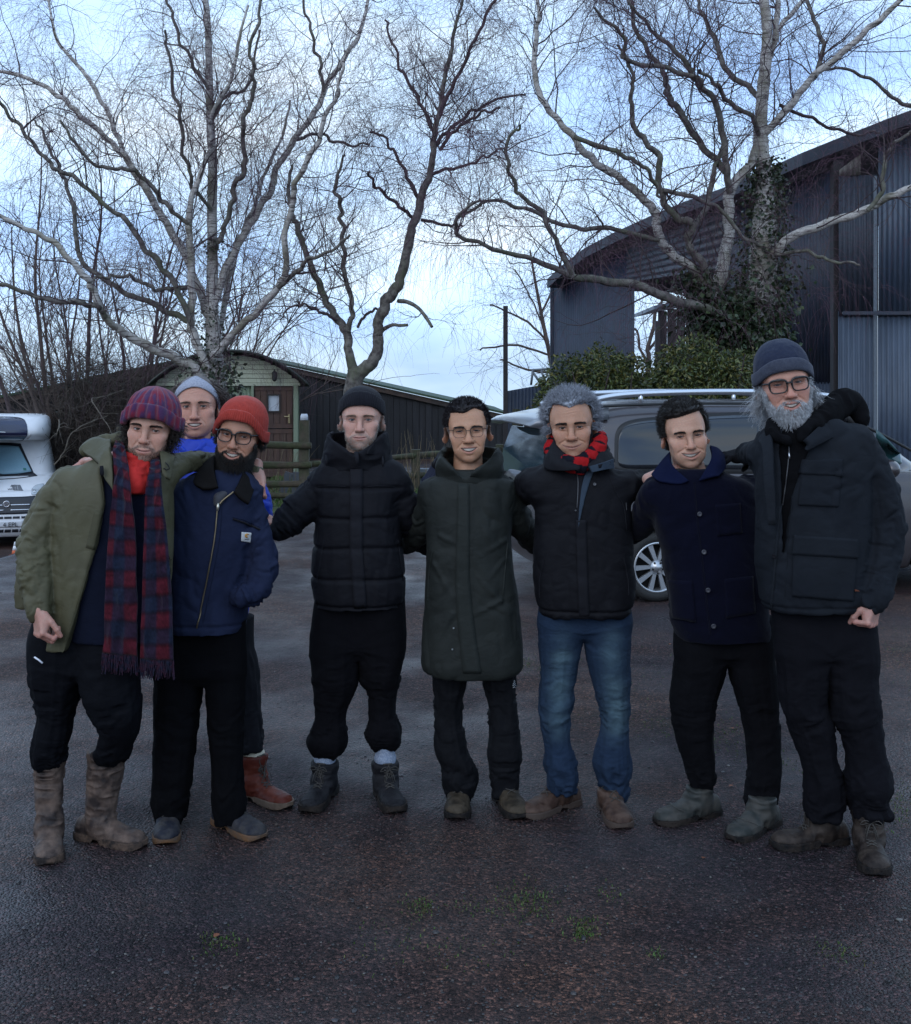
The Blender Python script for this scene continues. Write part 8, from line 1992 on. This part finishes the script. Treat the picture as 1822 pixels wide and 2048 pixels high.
    blob(p, 'scarf', [[(1108, 885, 14, .05), (1104, 903, 15, -.0), (1122, 922, 16, -.07), (1150, 930, 17, -.10), (1178, 918, 17, -.08), (1197, 896, 16, -.03), (1200, 876, 14, .04)], [(1150, 932, 13, -.10), (1164, 938, 11, -.115)]], M_sc, root, amp=.004, lam=.03, seed=4, h=.0045, col=chk)
    def den(V):
        D = np.ones((len(V), 3)) * np.array((.013, .025, .050))
        z = V[:, 2]; zk = [W(0, y, 4.88)[2] for y in (1240, 1330, 1440, 1500)]
        for i, rs in enumerate((legL, legR)):
            xc = np.interp(-z, [-W(0, r[0], 4.88)[2] for r in rs], [((r[1] + r[2]) / 2 - CX) / F * 4.88 for r in rs])
            e = np.exp(-((V[:, 0] - xc - .006) / .045) ** 2) * sstep(zk[3], zk[2], z) * sstep(zk[0] + .03, zk[1] + .05, z) * (V[:, 1] < 4.9)
            n = .65 + .5 * fbm(V * np.array((9, 9, 22)), 3, 3) + .25 * ridge(V * np.array((6, 6, 34)), 5)
            D += (np.array((.068, .112, .138)) - D) * (np.clip(e * n, 0, 1) * .85)[:, None]
        return D * (1 + .10 * vnoise(V * 300, 4) + .12 * fbm(V * 30, 2, 6))[:, None]
    M_d = mat('blue_denim', vcol=True, rough=.9, spec=.15, bump=.3, bscale=900, bdist=.002, crump=.4)
    trousers(p, [(1200, 1078, 1262, .13), (1250, 1075, 1264, .13), (1295, 1077, 1263, .125)], legL, legR, M_d, root, 'jeans', amp=.0095, lam=.05, seed=16, ddh=(.05, .05), col=den, tamp=.005)
    M_sh = mat('brown_leather_shoe', spec=.15, col=(.035, .019, .014), col2=(.080, .050, .038), vscale=16, rough=.55, bump=.15, bscale=120)
    M_ss = mat('brown_sole', col=(.05, .032, .024), rough=.8)
    for hp, dr in ((np.array((.525, 5.01, 0)), (-.20, -.15)), (np.array((.64, 5.0, 0)), (.035, -.28))):
        shoe(p, 'leather_shoe', hp, dr, .31, .115, .10, .05, .026, m=M_sh, msole=M_ss, mlace=M_lacek, laces=5, root=root, instep=.094, toe_h=.058)
    return p
# ================================================================== 7: dark hair, navy wool jacket
def person_navy():
    p = Person(4.75, 'person with short dark wavy hair in buttoned navy wool chore jacket, grey-green rubber ankle boots')
    head(p, (1378, 872), 1.09, (0, -2, -6), dd=-.06, neck=W(1388, 968, 4.77), skin=(.46, .295, .215), red=(.48, .19, .145), w=.036, lift=.013, op=.0105, eyeop=.0042, iris=(.035, .02, .012), browc=(.016, .011, .009), brown=1.25, cheek=1.25, jw=.99, nw=.96, fat=.98, stub=.22, stubc=(.12, .09, .075), nosel=1.02, lip=(.34, .14, .115))
    h = p.head
    M_h = hair_mat('dark_wavy_hair', (.007, .006, .006), (.022, .018, .016))
    def hl(V):
        line = .078 + .012 * np.clip(V[:, 0] / .05, -.6, 1.2)
        fr = sstep(line - .004, line + .008, V[:, 2] + .15 * (V[:, 1] + .075))
        side = sstep(.062, .068, np.abs(V[:, 0])) * (V[:, 2] > .0) * (V[:, 1] > -.035)
        return np.maximum(np.maximum(fr, side), (V[:, 1] > .03) * (V[:, 2] > -.06) * 1.0)
    hair_cap(h, M_h, hl, .016, .006, 45, 5200, .024, .5, .0012, .1, .9, seed=17, seg=6, noise=.6, dirf=lambda P, N: N * .7 + np.stack((-.25 + .5 * vnoise(P * 30, 5), .0 + .5 * vnoise(P * 30, 6), .3 + .4 * vnoise(P * 30, 7)), 1))
    ch_arms = [[(1310, 988, 33, .0), (1288, 1040, 30, .12), (1258, 1062, 26, .24), (1210, 1050, 22, .30)], [(1500, 978, 33, .05), (1545, 1040, 30, .2), (1600, 1070, 24, .38)]]
    rows = [(936, 1352, 1428, .08), (948, 1325, 1462, .098), (962, 1303, 1498, .115), (990, 1296, 1518, .128), (1030, 1303, 1524, .135), (1075, 1314, 1528, .142), (1110, 1325, 1530, .147), (1159, 1333, 1534, .15), (1221, 1337, 1538, .15), (1256, 1345, 1541, .145), (1277, 1358, 1538, .138)]
    legL = [(1310, 1345, 1456), (1351, 1343, 1450), (1410, 1339, 1433), (1478, 1350, 1428), (1540, 1370, 1434), (1592, 1386, 1427)]
    legR = [(1310, 1452, 1552), (1355, 1459, 1555), (1416, 1476, 1558), (1472, 1489, 1561), (1549, 1492, 1563), (1602, 1489, 1552), (1618, 1498, 1551)]
    root = finish(p, [rows, legL, legR], ch_arms)
    M_w = fabric('navy_wool', (.0032, .0036, .0105), .97, .06, bs=350, bump=.5, sheen=.05)
    M_w2 = fabric('navy_wool_lit_collar', (.0045, .0068, .025), .97, .08, bs=350, bump=.5)  # light falling on the collar from above is put into this brighter wool
    V, Q, tr, J = jacket(p, rows, ch_arms, M_w, root, amp=.010, lam=.055, tamp=.007, tl=(.14, .12, .09), seed=71, n=2.6)
    for x, y in ((1399, 1028), (1408, 1104), (1416, 1180), (1427, 1252)): button(tr, p.d, x, y, M_btn, J, .010)
    seam(tr, p.d, [(1388, 965), (1393, 1030), (1402, 1105), (1410, 1180), (1420, 1270)], M_w, J, .004, 'front_edge')
    patch('patch_pocket', tr, p.d, [(1336, 1160), (1385, 1162)], [(1346, 1236), (1392, 1244)], M_w, J, 12, 12, .007, .012)
    patch('patch_pocket', tr, p.d, [(1448, 1158), (1505, 1152)], [(1452, 1236), (1510, 1226)], M_w, J, 12, 12, .007, .012)
    patch('patch_pocket', tr, p.d, [(1430, 1010), (1480, 1006)], [(1434, 1072), (1484, 1066)], M_w, J, 12, 12, .006, .010)
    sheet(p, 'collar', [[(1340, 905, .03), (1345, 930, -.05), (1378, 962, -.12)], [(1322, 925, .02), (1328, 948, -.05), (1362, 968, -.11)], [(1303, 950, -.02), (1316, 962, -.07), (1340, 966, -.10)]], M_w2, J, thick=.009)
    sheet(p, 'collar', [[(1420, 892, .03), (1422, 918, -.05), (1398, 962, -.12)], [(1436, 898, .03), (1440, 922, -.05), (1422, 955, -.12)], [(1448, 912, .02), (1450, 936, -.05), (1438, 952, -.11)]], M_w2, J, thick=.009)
    blob(p, 'jumper', [], M_blackf, root, h=.007, amp=.001, lofts=[[(955, 1352, 1426, .07, -.02), (975, 1355, 1420, .08, -.04)]])
    M_t = fabric('charcoal_moleskin', (.0045, .0045, .006), .94, .08)
    tv = trousers(p, [(1230, 1350, 1545, .13), (1300, 1346, 1550, .13), (1345, 1344, 1552, .125)], legL, legR, M_t, root, amp=.0075, seed=18, ddh=(.10, .03))
    patch('red_tab', tv[2], p.d, [(1475, 1276), (1485, 1275)], [(1476, 1285), (1486, 1284)], fabric('red_tab', (.06, .012, .014), .8, .2), tv[3], 4, 4, .003, .003)
    M_r = mat('grey_green_rubber', spec=.15, col=(.026, .029, .028), col2=(.058, .055, .050), vscale=14, rough=.5, rvar=.15)
    for hp, dr in ((np.array((1.10, 4.875, 0)), (-.24, -.11)), (np.array((1.315, 4.775, 0)), (-.215, -.19))):
        b = shoe(p, 'rubber_ankle_boot', hp, dr, .31, .115, .13, .054, .026, m=M_r, msole=M_sole, root=root, instep=.098, toe_h=.062)
        u = norm(np.array((dr[0], dr[1], 0.))); vv = np.array((-u[1], u[0], 0)); t = np.linspace(-1.25, 1.25, 15)
        P = hp + u * (.19 + .055 * np.cos(t))[:, None] + vv * (.056 * np.sin(t))[:, None] + np.array((0, 0, .05)) + np.array((0, 0, 1.0)) * (.03 * np.cos(t))[:, None]
        V3, Q3 = tubes(P[None], np.full((1, 15), .0022), 5); mk('toe_cap_edge', V3, Q3, M_r, b)
    return p
# ================================================================== 8: tall man
def person_tall():
    p = Person(4.42, 'tall person with white beard, thick black glasses and dark blue knitted hat, charcoal field jacket')
    head(p, (1576, 767), 1.16, (-7, -1, -9), dd=-.08, neck=W(1592, 870, 4.44), skin=(.43, .25, .19), red=(.50, .16, .13), w=.030, lift=.012, op=.010, eyeop=.0042, iris=(.06, .07, .08), browc=(.2, .18, .17), brown=.7, cheek=1.15, stub=.75, stubc=(.30, .28, .27), nw=1.15, fat=1.03, age=1.8, lip=(.32, .13, .115))
    h = p.head
    M_wb = hair_mat('white_beard', (.26, .27, .28), (.56, .57, .60))
    beard(h, M_wb, .016, 4200, .42, .0010, .9, .25, 2.4, seed=6, seg=5)
    M_k = fabric('dark_blue_grey_wool', (.017, .022, .043), .97, .1, bs=330, bump=.5, sheen=.08, c2=(.023, .028, .048), vscale=90)
    M_k2 = fabric('grey_wool_cuff', (.040, .045, .066), .97, .1, bs=330, bump=.5, sheen=.08, c2=(.05, .055, .076), vscale=120)
    beanie(h, M_k, 'knitted_hat', .044, .004, -.03, .042, grow=.012, top=.026, ribs=0, amp=0, roundness=1.15, cuffgrow=.008, mcuff=M_k2, seed=13, lumps=.0025)
    glasses(h, M_frame, M_lens, .0265, .0205, .0025, -.005, 3.6, rimtop=.0034, half=.0345, y=-.114)
    M_wh = hair_mat('white_hair', (.24, .25, .26), (.48, .49, .52))
    hl = lambda V: (np.abs(V[:, 0]) > .064) * (V[:, 2] < .0) * (V[:, 2] > -.05) * (V[:, 1] > -.02) * 1.0 + (V[:, 1] > .06) * (V[:, 2] < -.0) * (V[:, 2] > -.1) * 1.0
    hair_cap(h, M_wh, hl, .004, .001, 40, 900, .10, .6, .0010, .75, .7, seed=21, cap=False, seg=10, noise=.4, dirf=lambda P, N: N * .25 + np.stack((np.sign(P[:, 0]) * .45, np.full(len(P), .35), np.full(len(P), -.7)), 1))
    hand(p, p.w(1752, 1200, -.10), (-.26, -.10, -.95), (-.72, .62, 0), -1, (80, 92, 60), 1.04, (.75, .5, -.45), 40, skin=(.42, .235, .19), red=(.46, .17, .14))
    ch_arms = [[(1532, 905, 35, .04), (1512, 908, 28, .22), (1490, 906, 19, .40)], [(1708, 885, 42, 0), (1752, 965, 42, .0), (1772, 1055, 40, -.02), (1762, 1135, 38, -.06), (1746, 1200, 33, -.10)]]
    rows = [(838, 1565, 1680, .09), (852, 1538, 1712, .108), (880, 1518, 1738, .125), (940, 1512, 1742, .145), (1020, 1512, 1738, .156), (1082, 1513, 1738, .16), (1150, 1516, 1736, .16), (1200, 1521, 1728, .155), (1218, 1532, 1714, .148)]
    legL = [(1310, 1552, 1662), (1413, 1563, 1654), (1447, 1575, 1665), (1525, 1600, 1677), (1571, 1609, 1688), (1600, 1611, 1686), (1636, 1614, 1683)]
    legR = [(1310, 1645, 1757), (1413, 1657, 1758), (1469, 1680, 1767), (1525, 1690, 1776), (1570, 1691, 1788), (1600, 1699, 1776), (1634, 1708, 1783)]
    root = finish(p, [rows, legL, legR], ch_arms)
    gv, gq = hand(p, W(1494, 903, 4.84), (-.92, -.25, -.22), (-.1, .1, -1), 1, (18, 30, 25), 1.1, (.5, .8, -.2), 10, ret=True)
    mk('glove', gv, gq, fabric('black_fleece', (.007, .007, .009), .97, .1, bs=200, bump=.8), root)
    M_f = fabric('charcoal_cotton', (.0088, .0108, .0150), .88, .14, bs=500, bump=.15, c2=(.0108, .0130, .0172), vscale=3)
    M_f2 = fabric('charcoal_cotton_trim', (.0115, .0138, .018), .88, .14)
    z = lambda y: WZ(y, p.d); xx = lambda x: (x - CX) / F * p.d
    Ly = [(840, 1562), (880, 1550), (950, 1546), (1040, 1548), (1100, 1549)]; Ry = [(840, 1640), (896, 1600), (940, 1580), (989, 1564), (1050, 1556), (1100, 1551)]
    zl, xl = z(np.array([q[0] for q in Ly[::-1]])), xx(np.array([q[1] for q in Ly[::-1]])); zr, xr = z(np.array([q[0] for q in Ry[::-1]])), xx(np.array([q[1] for q in Ry[::-1]]))
    def extra(f):
        f.put((xx(1500), 4, z(1100)), (xx(1660), 4.6, z(830)), lambda X, Y, Z: np.maximum(np.maximum(np.maximum(np.interp(Z, zl, xl) - X, X - np.interp(Z, zr, xr)), Y - 4.42), z(1098) - Z), .012, 's')
        f.loft(p.rows([(1120, 1740, 1795, .05), (1170, 1750, 1805, .06), (1190, 1760, 1806, .055)], yc=.10), k=.03)
    V, Q, tr, J = jacket(p, rows, ch_arms, M_f, root, 'field_jacket', amp=.015, lam=.055, tamp=.010, tl=(.12, .12, .12), seed=81, extra=extra, tilt=-.7, bm=.17,
                         disp=lambda V, A: -.005 * np.exp(-((V[:, 2] - z(1205)) / .006) ** 2) * (V[:, 0] < xx(1725)))
    patch('pocket_flap', tr, p.d, [(1606, 921), (1684, 918)], [(1601, 948), (1683, 953)], M_f, J, 20, 8, .011, .012)
    patch('chest_pocket', tr, p.d, [(1604, 946), (1682, 951)], [(1596, 1010), (1676, 1014)], M_f, J, 20, 14, .006, .009)
    patch('pocket_flap', tr, p.d, [(1588, 1070), (1712, 1078)], [(1584, 1108), (1714, 1116)], M_f, J, 24, 8, .013, .014)
    patch('cargo_pocket', tr, p.d, [(1586, 1106), (1712, 1114)], [(1584, 1192), (1706, 1202)], M_f, J, 24, 18, .008, .012)
    seam(tr, p.d, [(1601, 896), (1581, 940), (1565, 989), (1557, 1050), (1552, 1110), (1548, 1160), (1543, 1214)], M_f2, J, .006, 'front_edge')
    seam(tr, p.d, [(1630, 896), (1604, 940), (1588, 989), (1580, 1050), (1575, 1110), (1572, 1160), (1568, 1216)], M_f2, J, .0015)
    for x, y in ((1549, 1112), (1541, 1026)): button(tr, p.d, x, y, M_blackf, J, .009)
    M_mt = mat('snap_metal', col=(.5, .5, .52), rough=.25, metal=.9)
    button(tr, p.d, 1654, 874, M_mt, J, .005); button(tr, p.d, 1610, 903, M_mt, J, .005)
    patch('orange_tab', tr, p.d, [(1707, 1178), (1715, 1179)], [(1707, 1182), (1715, 1183)], fabric('orange_tab', (.10, .03, .015), .8, .2), J, 4, 4, .012, .004)
    sheet(p, 'collar', [[(1660, 842, -.04), (1640, 852, -.10), (1608, 880, -.16)], [(1683, 852, -.03), (1665, 862, -.10), (1616, 890, -.165)], [(1681, 868, -.06), (1664, 875, -.11), (1612, 900, -.165)]], M_f, J, thick=.016, wr=.003)
    sheet(p, 'lapel', [[(1530, 862, .02), (1545, 880, -.10), (1548, 960, -.155), (1552, 1050, -.165)], [(1516, 880, -.02), (1526, 900, -.09), (1530, 965, -.13), (1538, 1050, -.15)]], M_f, J, thick=.012, wr=.003)
    M_hd = fabric('black_fleece_hoodie', (.0035, .0035, .0045), .97, .1, bs=250, bump=.5)
    hb = jacket(p, [(842, 1560, 1665, .08), (870, 1535, 1690, .105), (940, 1525, 1690, .125), (1040, 1528, 1690, .135), (1110, 1530, 1690, .14)], [], M_hd, root, 'hoodie', tamp=.005, seed=8, h=.009)
    zipper(hb[2], p.d, [(1578, 888), (1578, 910), (1574, 950), (1566, 1010)], M_zipd, hb[3], .005)
    zp = on_surface(hb[2], [(1578, 905), (1579, 912), (1580, 918)], p.d, .008); t_, f_ = tube(zp, .004, 6); mk('zip_pull', t_, f_, M_mt, hb[3])
    blob(p, 'hood', [[(1604, 872, 11, -.13), (1630, 850, 15, -.08), (1656, 828, 20, -.02), (1684, 806, 24, .05), (1704, 804, 20, .08), (1718, 824, 14, .06), (1726, 842, 8, .04)], [(1640, 824, 12, .05), (1664, 812, 16, .09), (1690, 806, 18, .11), (1708, 812, 14, .11)], [(1548, 850, 14, .0), (1552, 872, 13, -.08), (1570, 885, 10, -.12)]], M_hd, hb[3], amp=.012, lam=.07, seed=9)
    M_t = fabric('black_cotton_trousers', (.0052, .0052, .0075), .9, .1)
    trousers(p, [(1190, 1540, 1740, .13), (1240, 1545, 1756, .135), (1300, 1551, 1757, .135), (1350, 1556, 1755, .13)], legL, legR, M_t, root, amp=.0095, lam=.06, seed=22, ddh=(.10, .03), tamp=.005)
    M_b = mat('brown_walking_boot', spec=.15, col=(.015, .011, .010), col2=(.045, .034, .028), vscale=16, rough=.55, bump=.2, bscale=120)
    for hp, dr in ((np.array((1.535, 4.575, 0)), (-.28, -.06)), (np.array((1.60, 4.545, 0)), (-.06, -.30))):
        shoe(p, 'walking_boot', hp, dr, .315, .118, .175, .056, .03, m=M_b, msole=M_sole, mlace=M_lacek, laces=9, root=root, collar=.004, toe_h=.06)
    return p
ALL_PEOPLE = (person_olive, person_headband, person_orange, person_puffer, person_parka, person_curls, person_navy, person_tall)
PEOPLE = [f() for f in ALL_PEOPLE]
